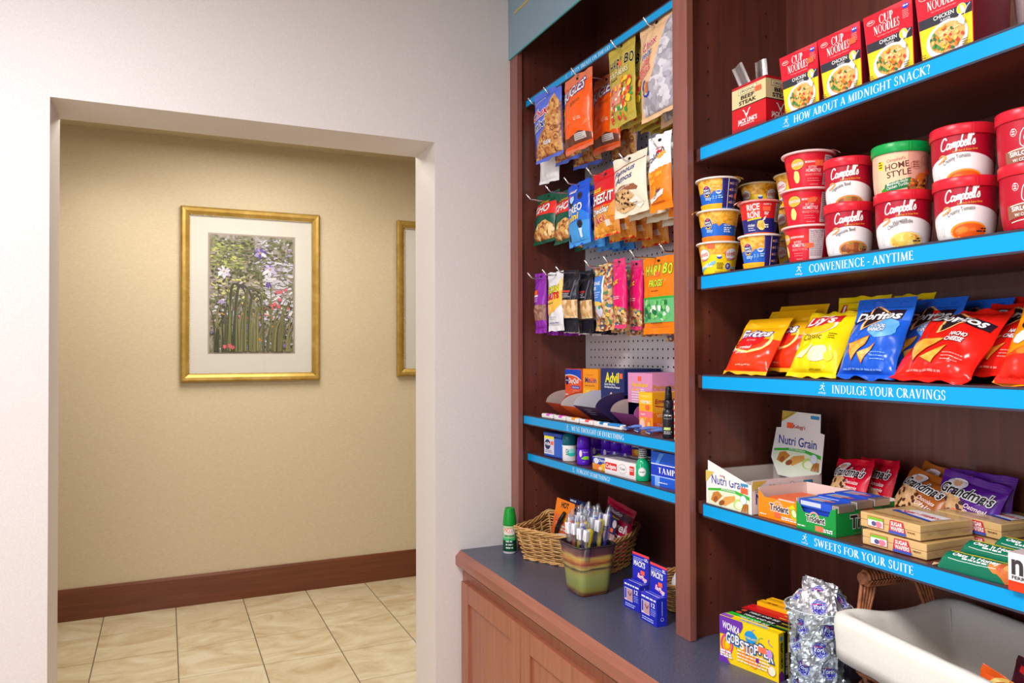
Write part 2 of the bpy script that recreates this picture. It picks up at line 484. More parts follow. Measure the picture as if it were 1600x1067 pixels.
mb = MB(); mb.box(-2.7, -2.6, WT, HY + .1, 0, 3.2, hallpaper); mb.build('wall_hall_left', kind='structure')
mb = MB(); mb.box(3.6, 3.7, WT, HY + .1, 0, 3.2, hallpaper); mb.build('wall_hall_right', kind='structure')
mb = MB(); mb.box(1.75, 3.7, WT - .1, WT, 0, 3.2, hallpaper); mb.build('wall_hall_near', kind='structure')
mb = MB(); mb.box(-2.7, 3.7, WT, HY + .1, 3.13, 3.2, hallpaper); mb.build('ceiling_hall', kind='structure')

# travertine tile floor: one mesh of raised tiles over the grout bed
def tile_mat(k):
    name = 'travertine_tile_%d' % k
    m = bpy.data.materials.new(name); m.use_nodes = True; nt = m.node_tree; b = nt.nodes['Principled BSDF']
    tc = nt.nodes.new('ShaderNodeTexCoord'); mp = nt.nodes.new('ShaderNodeMapping')
    mp.inputs['Location'].default_value = (k * 3.7, k * 1.9, k); mp.inputs['Rotation'].default_value = (0, 0, 0.25 + 0.18 * (k - 2)); mp.inputs['Scale'].default_value = (1.5, 2.6, 1)
    n = nt.nodes.new('ShaderNodeTexNoise'); n.inputs['Scale'].default_value = 1.5; n.inputs['Detail'].default_value = 8; n.inputs['Roughness'].default_value = 0.62; n.inputs['Distortion'].default_value = 2.2
    cr = nt.nodes.new('ShaderNodeValToRGB')
    for _ in range(2): cr.color_ramp.elements.new(.5)
    for e, (p, c) in zip(cr.color_ramp.elements, [(.3, (184, 160, 124)), (.44, (202, 186, 154)), (.56, (212, 200, 172)), (.72, (222, 215, 198))]):
        e.position = p; e.color = (*lin(c), 1)
    nt.links.new(tc.outputs['Object'], mp.inputs[0]); nt.links.new(mp.outputs[0], n.inputs['Vector']); nt.links.new(n.outputs['Fac'], cr.inputs[0]); nt.links.new(cr.outputs[0], b.inputs['Base Color'])
    b.inputs['Roughness'].default_value = 0.3
    return m
TM = [tile_mat(k) for k in range(5)]
mb = MB(); mb.box(-3.0, 3.6, -2.6, HY, -0.08, -0.004, grout)
G = 0.42; x_start = -0.352 - 6 * G; y_start = 5.135 - 19 * G
skip = {(7, 18): 1, (9, 17): 1, (4, 16): 1, (11, 18): 1, (8, 15): 1}
done = set()
for i in range(16):
    x0 = x_start + i * G; x1 = x0 + G
    if x1 > 3.6: continue
    for j in range(21):
        if (i, j) in done: continue
        y0 = y_start + j * G; y1 = min(y0 + G, HY)
        if (i, j) in skip and j < 20:
            y1 = min(y0 + 2 * G, HY); done.add((i, j + 1))
        mb.box(x0 + .0032, x1 - .0032, y0 + .0022, y1 - .0022, -0.004, 0.0, R.choice(TM))
mb.build('floor', kind='structure')

mb = MB(); mb.prism([(HY - .02, 0), (HY - .02, .185), (HY - .012, .198), (HY, .199), (HY, 0)], -2.6, 3.6, wood_b, axis='x')
# profile is (y,z) here
mb.build('baseboard_hall', kind='structure')
for nm, x0, x1 in (('baseboard_back_left', -3.0, XL),):
    mb = MB(); mb.box(x0, x1, WY - .018, WY, 0, .19, wood_b); mb.build(nm, kind='structure', bev=.004)

# ================================================================ FRAMED PRICTURES
print_a = ramp_mat('garden_print_ground', 'noise', 9.0, [(0.28, (66, 70, 60)), (0.42, (98, 106, 70)), (0.52, (148, 140, 120)), (0.62, (176, 168, 186)), (0.75, (206, 206, 214))], 0.4, (1.3, 1, 1), detail=8, distort=1.2, rnd=0.7)
mat_board = mat('ivory_mat_board', (226, 222, 218), 0.5)
mat_edge = mat('mat_bevel_mauve', (176, 158, 156), 0.5)
bead_m = mat('frame_beading', (216, 200, 168), 0.35, metal=0.4)
def film_factor(nt, mx, f0, f1):
    lw = nt.nodes.new('ShaderNodeLayerWeight'); lw.inputs[0].default_value = .5
    pw = nt.nodes.new('ShaderNodeMath'); pw.operation = 'POWER'; pw.inputs[1].default_value = 4.0
    ma = nt.nodes.new('ShaderNodeMath'); ma.operation = 'MULTIPLY_ADD'; ma.inputs[1].default_value = f1; ma.inputs[2].default_value = f0
    nt.links.new(lw.outputs['Facing'], pw.inputs[0]); nt.links.new(pw.outputs[0], ma.inputs[0]); nt.links.new(ma.outputs[0], mx.inputs[0])
def clear_pane(name, tint, ior, rough):
    m = bpy.data.materials.new(name); m.use_nodes = True; nt = m.node_tree; nt.nodes.remove(nt.nodes['Principled BSDF'])
    tr = nt.nodes.new('ShaderNodeBsdfTransparent'); tr.inputs[0].default_value = (*lin(tint), 1)
    gs = nt.nodes.new('ShaderNodeBsdfGlossy'); gs.inputs['Roughness'].default_value = rough
    mx = nt.nodes.new('ShaderNodeMixShader'); film_factor(nt, mx, .045, .55); nt.links.new(tr.outputs[0], mx.inputs[1]); nt.links.new(gs.outputs[0], mx.inputs[2])
    nt.links.new(mx.outputs[0], nt.nodes['Material Output'].inputs[0])
    return m
pic_glass = clear_pane('picture_glass', (250, 252, 252), 1.45, .02)
def picture(label, x0, x1, z0, z1, flowers):
    fr = 0.054; y = HY - .03
    root = thing('framed_picture', label, 'picture', ((x0 + x1) / 2, HY, z0), 0, 'gilt framed prints in the hall')
    w_, h_ = x1 - x0, z1 - z0
    a = w_ / 2
    mb = MB()
    prof = [(0, 0), (0, -.03), (.012, -.042), (.03, -.04), (.046, -.03), (.054, -.024), (.054, 0)]   # (inset from the outer edge, depth)
    def ringpt(d, yy): return [(-a + d, yy, d), (a - d, yy, d), (a - d, yy, h_ - d), (-a + d, yy, h_ - d)]
    rs = [[mb.av(p) for p in ringpt(d, yy)] for d, yy in prof]
    for k in range(len(rs) - 1):
        for j in range(4):
            mb.fi((rs[k][j], rs[k][(j + 1) % 4], rs[k + 1][(j + 1) % 4], rs[k + 1][j]), gold_m)
    mb.build('frame', root)
    mb = MB()      # beading round the sight edge
    n = int((w_ - .11) / .0125)
    for k in range(n + 1):
        xx = -a + fr + .002 + (w_ - 2 * fr - .004) * k / n
        for zz in (fr + .002, h_ - fr - .002): mb.sphere((xx, -.026, zz), .0048, .0048, .0048, bead_m, 6, 4)
    n = int((h_ - .11) / .0125)
    for k in range(n + 1):
        zz = fr + .002 + (h_ - 2 * fr - .004) * k / n
        for xx in (-a + fr + .002, a - fr - .002): mb.sphere((xx, -.026, zz), .0048, .0048, .0048, bead_m, 6, 4)
    mb.build('beading', root)
    mb = MB(); px = w_ * .303; pz0, pz1 = h_ * .168, h_ * .849
    mb.box(-a + fr - .006, a - fr + .006, -.016, -.004, fr - .006, h_ - fr + .006, mat_board)
    art = Art().rect(-px - .01, pz0 - .01, px + .01, pz1 + .01, mat_edge)
    art.emit(mb, FRONT(-.016)); mb.build('mat_board', root)
    mb = MB(); mb.box(-px, px, -.0185, -.0168, pz0, pz1, print_a)
    art = Art(); rr = random.Random(3); H = pz1 - pz0
    dk = [C(60, 66, 48, .5), C(78, 86, 56, .5), C(112, 118, 70, .5), C(96, 88, 70, .5)]
    lg = [C(170, 176, 96, .5), C(196, 198, 120, .5), C(140, 150, 84, .5)]
    vi = [C(122, 104, 170, .5), C(160, 148, 200, .5), C(92, 76, 150, .5)]; wh = [C(232, 232, 240, .5), C(214, 214, 232, .5)]; rd = [C(196, 88, 110, .5), C(206, 112, 124, .5)]
    ye = [C(214, 180, 70, .5), C(190, 140, 60, .5)]
    lv = [C(204, 204, 220, .5), C(190, 190, 214, .5), C(214, 212, 222, .5)]
    def dab(x, y, r1, r2, m_, rot): art.ell(x, y, r1, r2, m_, 8, rot, .25)
    gy = [C(78, 80, 66, .5), C(92, 92, 70, .5), C(108, 104, 78, .5), C(70, 70, 62, .5)]
    if flowers:
        def many(n, x0, x1, z0_, z1_, a0, a1, b0, b1, cols, q=.5):
            for _ in range(n): dab(rr.uniform(x0, x1), pz0 + H * rr.uniform(z0_, z1_), rr.uniform(a0, a1), rr.uniform(b0, b1), rr.choice(cols), rr.uniform(-q, q))
        many(420, -px + .012, px - .012, .02, .98, .006, .014, .003, .007, dk + gy + vi[1:2] + lv, .6)
        many(170, -px + .012, .0, .6, .98, .007, .017, .003, .008, dk + gy[:2] + lg[2:], .5)
        many(110, -px + .012, -.06, .72, .93, .008, .018, .003, .007, lg + dk[2:3], .3)
        many(150, .0, px - .012, .68, .98, .006, .016, .003, .007, vi[1:2] + lv + dk[1:4] + [C(150, 146, 166, .5)], .5)
        many(150, .07, px - .012, .28, .78, .010, .022, .004, .010, lv + lv + [C(186, 184, 206, .5)], .5)
        many(130, -px + .012, .08, .42, .66, .007, .015, .004, .009, [C(176, 170, 150, .5), C(160, 150, 150, .5), lg[1], dk[3]], .8)
        many(260, -px + .012, px - .012, .02, .42, .006, .015, .004, .009, dk + gy + rd[:1] + vi[:1] + ye[1:] + lv[1:2], 1.5)
        for k in range(60):      # sword leaves
            x = -px * .9 + px * 1.8 * rr.random(); top = H * rr.uniform(.22, .5); lean = rr.uniform(-.06, .06)
            if x > px * .3: lean = abs(lean) + .05
            art.stroke([(x, pz0 + .004), (x + lean * .15, pz0 + top * .6), (x + lean, pz0 + top)], rr.uniform(.008, .018), rr.choice(gy + dk[:2] + [C(126, 124, 86, .5)]), lambda t: 1.15 - t)
        for (bx, bt, d) in ((-.13, .58, .09), (-.09, .57, .085), (-.03, .55, .10), (.05, .40, .07), (.0, .5, .06)):
            bz = pz0 + H * bt
            art.stroke([(bx - .02, pz0 + .01), (bx - .02, pz0 + H * .3), (bx - .005, bz - .02), (bx + d * .35, bz), (bx + d * .8, bz - .03), (bx + d, bz - .10)], .022, rr.choice(gy), lambda t: 1.15 - .9 * t)
            art.stroke([(bx - .016, pz0 + .01), (bx - .014, pz0 + H * .3), (bx + .002, bz - .03)], .005, lg[2], lambda t: 1.1 - t)
        def iris(x, y, k, cols, tops):
            for q in range(26):
                a_ = rr.uniform(0, 2 * pi); r_ = k * .024 * rr.random() ** .6
                up_ = sin(a_) > -.1
                art.ell(x + r_ * cos(a_) * 1.1, y + r_ * sin(a_), .011 * k, .006 * k, rr.choice(cols if up_ else tops), 8, a_, .3)
            for q in range(3): a_ = -pi / 2 + (q - 1) * .9; art.ell(x + .026 * k * cos(a_), y + .024 * k * sin(a_), .019 * k, .009 * k, tops[q % len(tops)], 9, a_, .3)
            art.ell(x, y - .002 * k, .005 * k, .006 * k, ye[1], 7)
        for (x0_, y0_, x1_, y1_) in ((.05, .02, .06, .68), (.11, .02, .12, .58), (-.16, .02, -.16, .6), (.19, .02, .2, .4), (.14, .02, .15, .36)):
            art.stroke([(x0_, pz0 + H * y0_), ((x0_ + x1_) / 2 + .01, pz0 + H * .3), (x1_, pz0 + H * y1_)], .006, dk[2])
        w3 = [C(222, 224, 232, .5), C(200, 202, 220, .5), C(186, 178, 214, .5)]
        iris(.05, pz0 + H * .86, 1.15, vi, vi[1:] + w3); iris(.115, pz0 + H * .72, 1.25, vi + w3[2:], w3 + vi[:1]); iris(-.185, pz0 + H * .69, 1.15, w3, w3)
        iris(.105, pz0 + H * .585, .6, vi[2:], vi[2:]); iris(-.2, pz0 + H * .44, .7, w3[1:], vi[1:2])
        for (x, y) in ((.19, .53), (.22, .545), (.165, .525), (.15, .42), (.175, .4), (.13, .41), (-.15, .06), (-.18, .05), (-.13, .045), (.18, .46)): iris(x, pz0 + H * y, .42, rd, rd)
    art.emit(mb, lambda u, v, h: (max(-px + .003, min(px - .003, u)), -.0186 - h, max(pz0 + .003, min(pz1 - .003, v))), None, .0003, .000004); mb.build('print', root)
    mb = MB(); mb.face([(-a + fr - .004, -.0226, fr - .004), (a - fr + .004, -.0226, fr - .004), (a - fr + .004, -.0226, h_ - fr + .004), (-a + fr - .004, -.0226, h_ - fr + .004)], pic_glass)
    mb.build('glass', root)
    return root
picture('gilt framed print of irises in a garden, left of the pair in the hall', .09, 1.004, 1.488, 2.667, True)
picture('gilt framed print half hidden by the right edge of the doorway opening', 1.5735, 2.4875, 1.505, 2.671, True)

# ================================================================ CABINET
XF = 1.268                     # plane of the face frame
cab = thing('display_cabinet', 'tall dark cherry built-in display cabinet with two open bays of shelves', 'cabinet', (0, 0, 0))
ZC, ZT = 0.913, 3.19
def pbox(nm, x0, x1, y0, y1, z0, z1, m_, parent, bev=.0015):
    mb = MB(); mb.box(x0, x1, y0, y1, z0, z1, m_); return mb.build(nm, parent, bev)
pbox('stile', XF, XF + .022, 2.711, 2.7795, ZC, ZT, wood_f, cab)
pbox('stile', XF, XF + .022, 1.638, 1.7007, ZC, ZT, wood_f, cab)
pbox('stile', XF, XF + .022, -.27, -.20, ZC, ZT, wood_f, cab)
pin_m = mat('shelf_pin_hole', (26, 12, 10), 0.8)
def side(y0, y1, faces, name='side_panel'):
    mb = MB(); mb.box(XF + .022, 1.655, y0, y1, ZC, ZT, wood_v)
    art = Art()
    for k in range(34):
        for xx in (1.352, 1.56):
            art.ell(xx, 1.0 + k * .066, .0032, .0032, pin_m, 8)
    if 'n' in faces: art.emit(mb, lambda u, v, h: (u, y0 - h, v), None, .0002)
    if 'f' in faces: art.emit(mb, lambda u, v, h: (u, y1 + h, v), None, .0002)
    return mb.build(name, cab)
side(2.722, 2.7795, 'n'); side(1.656, 1.6855, 'nf', 'divider_panel'); side(-.262, -.232, 'f')
pbox('back_panel', 1.642, 1.659, 1.6855, 2.722, ZC, ZT, wood_v, cab, 0)
pbox('back_panel', 1.6405, 1.659, -.232, 1.656, ZC, ZT, wood_v, cab, 0)
pbox('top_rail', XF, XF + .022, -.20, 2.711, 3.12, ZT, wood_f, cab)

# perforated board
mb = MB(); PX = 1.583
peg_m = mat('white_pegboard_face', (226, 222, 226), 0.45)
mb.box(PX, PX + .006, 1.687, 2.7215, 1.437, 2.64, peg_m)
hole_m = mat('pegboard_hole', (30, 24, 26), 0.9)
art = Art(); qs = []
for i in range(33):
    for j in range(38):
        yy = 2.6765 - .0306 * i; zz = 1.4765 + .0308 * j
        if yy < 1.70: continue
        art.ell(-yy, zz, .0042, .0042, hole_m, 6)
peg_art = Art(); peg_art.items = [([t for it in art.items for t in it[0]], hole_m)]
peg_art.emit(mb, lambda u, v, h: (PX - h, -u, v), None, .0004)
mb.box(PX + .006, 1.642, 1.70, 1.72, 1.437, 2.64, wood_v); mb.box(PX + .006, 1.642, 2.69, 2.71, 1.437, 2.64, wood_v)
mb.build('pegboard', cab)

# header board above the bays
hd = thing('header_board', 'grey-blue header board with a gold line across the top of the cabinet', 'sign', (0, 0, 0))
mb = MB(); mb.box(1.262, XF - .0005, -.27, 2.7795, 2.872, 3.19, header_m); mb.build('board', hd)
mb = MB(); mb.box(1.2615, XF - .0005, -.27, 2.7795, 2.8655, 2.8717, header_e); mb.build('lower_edge', hd)
mb = MB(); mb.box(1.2606, 1.2618, -.2, 2.722, 3.03, 3.0385, mat('gold_leaf_line', (214, 190, 96), 0.35, metal=0.3)); mb.build('gold_line', hd)

# ================================================================ SHELVES WITH PRICE RAILS
def runner(art, x, y, k):
    st = art.stroke
    st([(x + .5 * k, y + .30 * k), (x + .62 * k, y + .62 * k)], .16 * k, logo_ink)
    art.ell(x + .74 * k, y + .86 * k, .09 * k, .1 * k, logo_ink, 10)
    st([(x + .60 * k, y + .62 * k), (x + .34 * k, y + .60 * k), (x + .22 * k, y + .44 * k)], .07 * k, logo_ink)
    st([(x + .62 * k, y + .60 * k), (x + .80 * k, y + .48 * k), (x + .98 * k, y + .56 * k)], .07 * k, logo_ink)
    st([(x + .5 * k, y + .32 * k), (x + .72 * k, y + .20 * k), (x + .78 * k, y - .06 * k), (x + .92 * k, y - .1 * k)], .09 * k, logo_ink)
    st([(x + .5 * k, y + .32 * k), (x + .34 * k, y + .12 * k), (x + .06 * k, y + .02 * k)], .09 * k, logo_ink)

def shelf(label, txt, ty0, ty1, lx, x0, z1, y0, y1, xback, rh, th, ry0=None):
    """board from y0 (near end) to y1 (far end); front of rail at x0; rail top z1"""
    root = thing('shelf', label, 'shelf', (0, 0, 0), 0, 'cherry shelves with cyan price rails')
    mb = MB(); mb.box(x0 + .0065, xback, y0, y1, z1 - rh + .004, z1 - .0015, wood_h)
    mb.build('board', root, .001)
    ry1 = ry0 if ry0 else y1
    r = MB(); f = .0042
    r.box(x0 + .0015, x0 + .006, y0 + .002, ry1, z1 - rh, z1, plastic_blk)
    r.box(x0, x0 + .0015, y0 + .002, ry1, z1 - f, z1, plastic_blk); r.box(x0, x0 + .0015, y0 + .002, ry1, z1 - rh, z1 - rh + f, plastic_blk)
    r.box(x0, x0 + .0015, ry1 - f * .7, ry1, z1 - rh, z1, plastic_blk)
    rail = r.build('price_rail', root)
    mb = MB(); mb.box(x0 + .0007, x0 + .0016, y0 + .003, ry1 - f * .7, z1 - rh + f, z1 - f, rail_blue)
    art = Art(); bh = rh - 2 * f
    ch = bh * .56; zb = z1 - rh + f + bh * .22
    art.serif(txt, -ty0, zb, ch, white_ink, wd=ty0 - ty1)
    runner(art, -lx - .008, zb + bh * .2, bh * .5)
    art.text('to the go', -lx, zb - bh * .06, bh * .16, white_ink, al='c', wd=bh * .62)
    art.emit(mb, lambda u, v, h: (x0 + .0007 - h, -u, v), None, .0002, .00002)
    mb.build('label_strip', rail)
    return root
RB = 1.6395
shelf('topmost shelf of the right bay, its cyan rail asking about a midnight snack', 'HOW ABOUT A MIDNIGHT SNACK?', 1.2905, .951, 1.3135, 1.297, 2.2311, -.23, 1.6545, RB, .0395, .02, 1.6229)
shelf('shelf of the right bay holding cups and soup bowls, cyan rail reading convenience', 'CONVENIENCE - ANYTIME', 1.2490, .991, 1.2785, 1.297, 1.8873, -.23, 1.6545, RB, .0405, .02, 1.6230)
shelf('shelf of the right bay holding bags of chips, cyan rail about cravings', 'INDULGE YOUR CRAVINGS', 1.1885, .9277, 1.2150, 1.297, 1.6230, -.23, 1.6545, RB, .0405, .02, 1.6214)
shelf('lowest shelf of the right bay with cookies and gum, cyan rail about sweets', 'SWEETS FOR YOUR SUITE', 1.2410, .9978, 1.2680, 1.297, 1.2844, -.23, 1.6545, RB, .0385, .02, 1.6209)
shelf('narrow shelf at the top of the left bay above the hanging bags, cyan rail', 'TASTY TREATS ON THE GO', 2.342, 2.082, 2.375, 1.306, 2.687, 1.687, 2.7205, 1.582, .0305, .02, 2.712)
shelf('shelf of the left bay with medicine boxes, cyan rail about everything', "WE'VE THOUGHT OF EVERYTHING", 2.322, 1.9896, 2.352, 1.2915, 1.4358, 1.687, 2.7205, RB, .0375, .02, 2.712)
shelf('lowest shelf of the left bay with toothpaste and deodorant, cyan rail', 'FORGOT SOMETHING?', 2.3165, 2.0967, 2.340, 1.3085, 1.2862, 1.687, 2.7205, RB, .034, .02, 2.712)

# ================================================================ WORKTOP AND BASE CABINET
wt = thing('countertop', 'slate grey laminate countertop with a sloped cherry wood front edge', 'countertop', (0, 0, 0))
mb = MB(); mb.box(1.0496, 1.659, -.27, 2.7795, .872, .9127, laminate); mb.build('surface', wt)
mb = MB(); mb.prism([(1.0494, .9128), (1.0286, .8909), (1.0286, .8592), (1.0605, .832), (1.09, .832), (1.09, .871), (1.0494, .871)], -.27, 2.7795, wood_n)
mb.build('front_edge', wt, .0012)
bc = thing('base_cabinet', 'cherry base cabinet with framed doors under the slate countertop', 'cabinet', (0, 0, 0))
mb = MB(); mb.box(1.0596, 1.655, -.26, 2.7795, .1, .8315, wood_d); mb.box(1.11, 1.64, -.25, 2.77, 0, .1, wood_v); mb.build('carcass', bc)
def door(y0, y1, z0, z1):
    x = 1.039
    mb = MB(); fr = .068
    mb.box(x, x + .0205, y1 - fr, y1, z0, z1, wood_d); mb.box(x, x + .0205, y0, y0 + fr, z0, z1, wood_d)
    mb.box(x, x + .0205, y0 + fr, y1 - fr, z1 - fr, z1, wood_d); mb.box(x, x + .0205, y0 + fr, y1 - fr, z0, z0 + fr, wood_d)
    d = mb.build('door', bc, .0018)
    mb = MB(); mb.box(x + .009, x + .019, y0 + fr - .002, y1 - fr + .002, z0 + fr - .002, z1 - fr + .002, wood_d); mb.build('door_panel', d)
for (y0, y1) in ((2.215, 2.744), (1.682, 2.211), (1.13, 1.66), (.597, 1.126), (.04, .575)):
    door(y0, y1, .13, .803)
# ================================================================ PRODUCT BUILDERS
WHITE = C(240, 240, 240); BLACK = C(24, 22, 24); RED = C(206, 22, 34); DRED = C(168, 16, 40); NAVY = C(26, 34, 92); BLUE = C(28, 74, 196); YEL = C(250, 214, 20)
ORG = C(250, 108, 20); GRN = C(20, 130, 60); CREAM = C(236, 222, 190); GREY = C(150, 146, 148); STK = C(255, 104, 64, .5)
snack_mix = ramp_mat('snack_mix_pieces', 'voronoi', 95.0, [(0, (206, 142, 74)), (.25, (178, 104, 48)), (.45, (226, 176, 104)), (.62, (150, 82, 38)), (.8, (214, 156, 92))], .4)
nuts_m = ramp_mat('peanut_pieces', 'voronoi', 85.0, [(0, (214, 168, 112)), (.3, (232, 194, 140)), (.6, (196, 144, 90)), (.85, (240, 210, 164))], .35, (1, 1, .7))
trail_m = ramp_mat('trail_mix_pieces', 'voronoi', 100.0, [(0, (208, 160, 104)), (.22, (120, 64, 44)), (.36, (226, 200, 150)), (.52, (176, 70, 44)), (.64, (60, 96, 150)), (.72, (190, 150, 90)), (.86, (84, 128, 76)), (.93, (230, 190, 60))], .35)
choc_m = ramp_mat('coated_cereal_pieces', 'voronoi', 62.0, [(0, (176, 172, 184)), (.3, (200, 196, 206)), (.55, (152, 146, 158)), (.8, (216, 212, 220))], .5, bump=.4)
almond_m = ramp_mat('almond_pieces', 'voronoi', 75.0, [(0, (150, 104, 88)), (.35, (176, 130, 112)), (.7, (128, 84, 70))], .4)
cookie_m = ramp_mat('cookie_crumb', 'noise', 60.0, [(.35, (196, 146, 92)), (.5, (224, 178, 124)), (.7, (238, 202, 152))], .7, detail=5)
veg_m = ramp_mat('soup_pieces', 'voronoi', 130.0, [(0, (188, 112, 48)), (.3, (150, 74, 36)), (.5, (214, 150, 70)), (.7, (120, 66, 40)), (.88, (150, 130, 60))], .4)
nood_m = ramp_mat('noodle_pieces', 'voronoi', 130.0, [(0, (238, 206, 90)), (.35, (246, 222, 130)), (.6, (222, 180, 70)), (.9, (226, 140, 60))], .4)
maca_m = ramp_mat('macaroni_pieces', 'noise', 55.0, [(.3, (206, 128, 24)), (.5, (244, 176, 40)), (.7, (252, 206, 96))], .4, detail=2, distort=1.2)
foil = mat('silver_foil', (226, 226, 232), 0.3, metal=0.72, bump=.25, bscale=45)
card_in = mat('raw_cardboard', (176, 164, 158), 0.75)
card_w = mat('white_card', (232, 230, 228), 0.55)
clear_w = bpy.data.materials.new('clear_film'); clear_w.use_nodes = True
def thin_clear(m_, tint, gl, rough, frac=None):
    nt = m_.node_tree; nt.nodes.remove(nt.nodes['Principled BSDF'])
    tr = nt.nodes.new('ShaderNodeBsdfTransparent'); tr.inputs[0].default_value = (*lin(tint), 1)
    gs = nt.nodes.new('ShaderNodeBsdfGlossy'); gs.inputs['Roughness'].default_value = rough; gs.inputs[0].default_value = (1, 1, 1, 1)
    mx = nt.nodes.new('ShaderNodeMixShader')
    film_factor(nt, mx, frac or .05, .5)
    nt.links.new(tr.outputs[0], mx.inputs[1]); nt.links.new(gs.outputs[0], mx.inputs[2])
    nt.links.new(mx.outputs[0], nt.nodes['Material Output'].inputs[0])
    return m_
thin_clear(clear_w, (246, 246, 248), 1.35, .12)
clear_t = thin_clear(mat('brush_wrap_film', (255, 255, 255)), (238, 240, 246), 1.5, .16, .16)
clear_b = thin_clear(mat('frosted_bag_film', (255, 255, 255)), (236, 232, 236), 1.5, .22, .2)

FD = -pi / 2                                     # faces the aisle
def face(x, y, extra=0.0): return -math.atan2(x, y) + radians(extra)

def sticker(parent, x, y, w_, h_, fn, rot=0.0, L=None):
    a = Art(); c, s_ = cos(rot), sin(rot)
    a.poly([(x + c * px - s_ * py, y + s_ * px + c * py) for px, py in ((-w_ / 2, -h_ / 2), (w_ / 2, -h_ / 2), (w_ / 2, h_ / 2), (-w_ / 2, h_ / 2))], STK)
    mb = MB(); a.emit(mb, fn, L, .0024)
    return mb.build('price_sticker', parent)

def bag(name, label, cat, group, w_, h_, d, base, art, loc, rz=FD, tilt=0.0, roll=0.0, s0=.012, s1=.014, belly=.9, seed=0, seal=None, back=None, bands=None, crumple=1.0, pouch='pouch', stick=None, hole=False, sag=0.0):
    root = thing(name, label, cat, loc, rz, group, tilt, roll)
    sd = seed * 7.31 + 1.7
    def xz(u, v):
        vv = min(max((v * h_ - s0) / (h_ - s0 - s1), 0.0), 1.0)
        p = max(0.0, sin(pi * vv ** belly)) ** .55
        x = u * w_ / 2 * (1 - .055 * p) + .004 * noise.noise((v * 3, sd, 0)) * crumple
        z = v * h_ + sag * (u * u - .5) * p
        return x, z, p, vv
    def depth(u, v, sgn):
        x, z, p, vv = xz(u, v)
        cr = max(0.0, 1 - abs(u) ** 2.4) ** .7
        t = d / 2 * p * cr
        e = min(vv, 1 - vv)
        wr = .0066 * (math.sqrt(noise.noise((x * 19 + sd, z * 16, sgn * 3 + sd)) ** 2 + .006) - .19) + .0018 * noise.noise((x * 44 + sd, z * 34, sgn)) - .0022 * max(0, .2 - math.sqrt(noise.noise((x * 14 - z * 15, sd + sgn, z * 6)) ** 2 + .003)) / .2
        wr += .0026 * sin(u * 15 + sd + 3 * noise.noise((u * 2, sd, 0))) * math.exp(-e * 9) * cr
        return x, max(.0002, t + wr * crumple * min(1, p * 1.3) * min(1, cr * 1.4)) , z
    def front(u, v): x, t, z = depth(u, v, -1); return (x, -t, z)
    def bk(u, v): x, t, z = depth(u, v, 1); return (x, t, z)
    v0, v1 = s0 / h_, 1 - s1 / h_
    nu = 44; nv = max(28, int(h_ / .0042))
    mb = MB()
    mf = (lambda a, b: bands((a * 2 - 1), v0 + b * (v1 - v0))) if bands else None
    mb.grid(lambda a, b: front(a * 2 - 1, v0 + b * (v1 - v0)), nu, nv, base, True, False, mf)
    mb.grid(lambda a, b: bk(a * 2 - 1, v0 + b * (v1 - v0)), nu, nv, back or base, True, True)
    fn = lambda ax, ay, h: (lambda q: (q[0], q[1] - h, q[2]))(front(max(-1, min(1, 2 * ax / w_)), ay / h_))
    if art: art.emit(mb, fn, .004, .0011 * max(1, crumple), .00007)
    mb.build(pouch, root)
    sm = seal or base
    for nm, a, b in (('bottom_seal', 0, v0), ('top_seal', v1, 1)):
        mb = MB()
        nn = 10
        def sf(i, j, sg, a=a, b=b):
            u = i * 2 - 1; v = a + (b - a) * j
            x, z, p, vv = xz(u, v)
            end = j if nm == 'bottom_seal' else 1 - j
            return (x, -sg * .0005 + (1 - end) * crumple * (.0022 * sin(u * 9 + sd) + .009 * noise.noise((u * 1.6, sd, 2.0))) + .0004 * sin(j * 40), z + .004 * (1 - end) * crumple * noise.noise((u * 2.2, sd, 7.0)))
        mb.grid(lambda i, j: sf(i, j, 1), 16, nn if b - a > .05 else 4, sm, True)
        mb.grid(lambda i, j: sf(i, j, -1), 16, nn if b - a > .05 else 4, sm, True, True)
        if nm == 'top_seal' and hole:
            ha = Art(); zc = h_ - s1 * .5
            ha.ell(0, zc, .0065, .0045, BLACK, 12)
            ha.emit(mb, lambda u, v, h: (u, sf((u / w_) + .5, (v / h_ - v1) / (1 - v1), 1)[1] - h, v), None, .0012)
        mb.build(nm, root)
    if stick: sticker(root, *stick[:4], fn, stick[4] if len(stick) > 4 else 0, .008)
    return root

def lathe_map(prof):
    def rz_(v):
        for k in range(len(prof) - 1):
            (r0, z0), (r1, z1) = prof[k], prof[k + 1]
            if z1 > z0 and z0 <= v <= z1:
                return r0 + (r1 - r0) * (v - z0) / (z1 - z0)
        return prof[-1][0] if v > prof[-1][1] else prof[0][0]
    rm = max(p[0] for p in prof)
    def fn(u, v, h):
        a = u / rm; r = rz_(v) + h
        return (r * sin(a), -r * cos(a), v)
    return fn

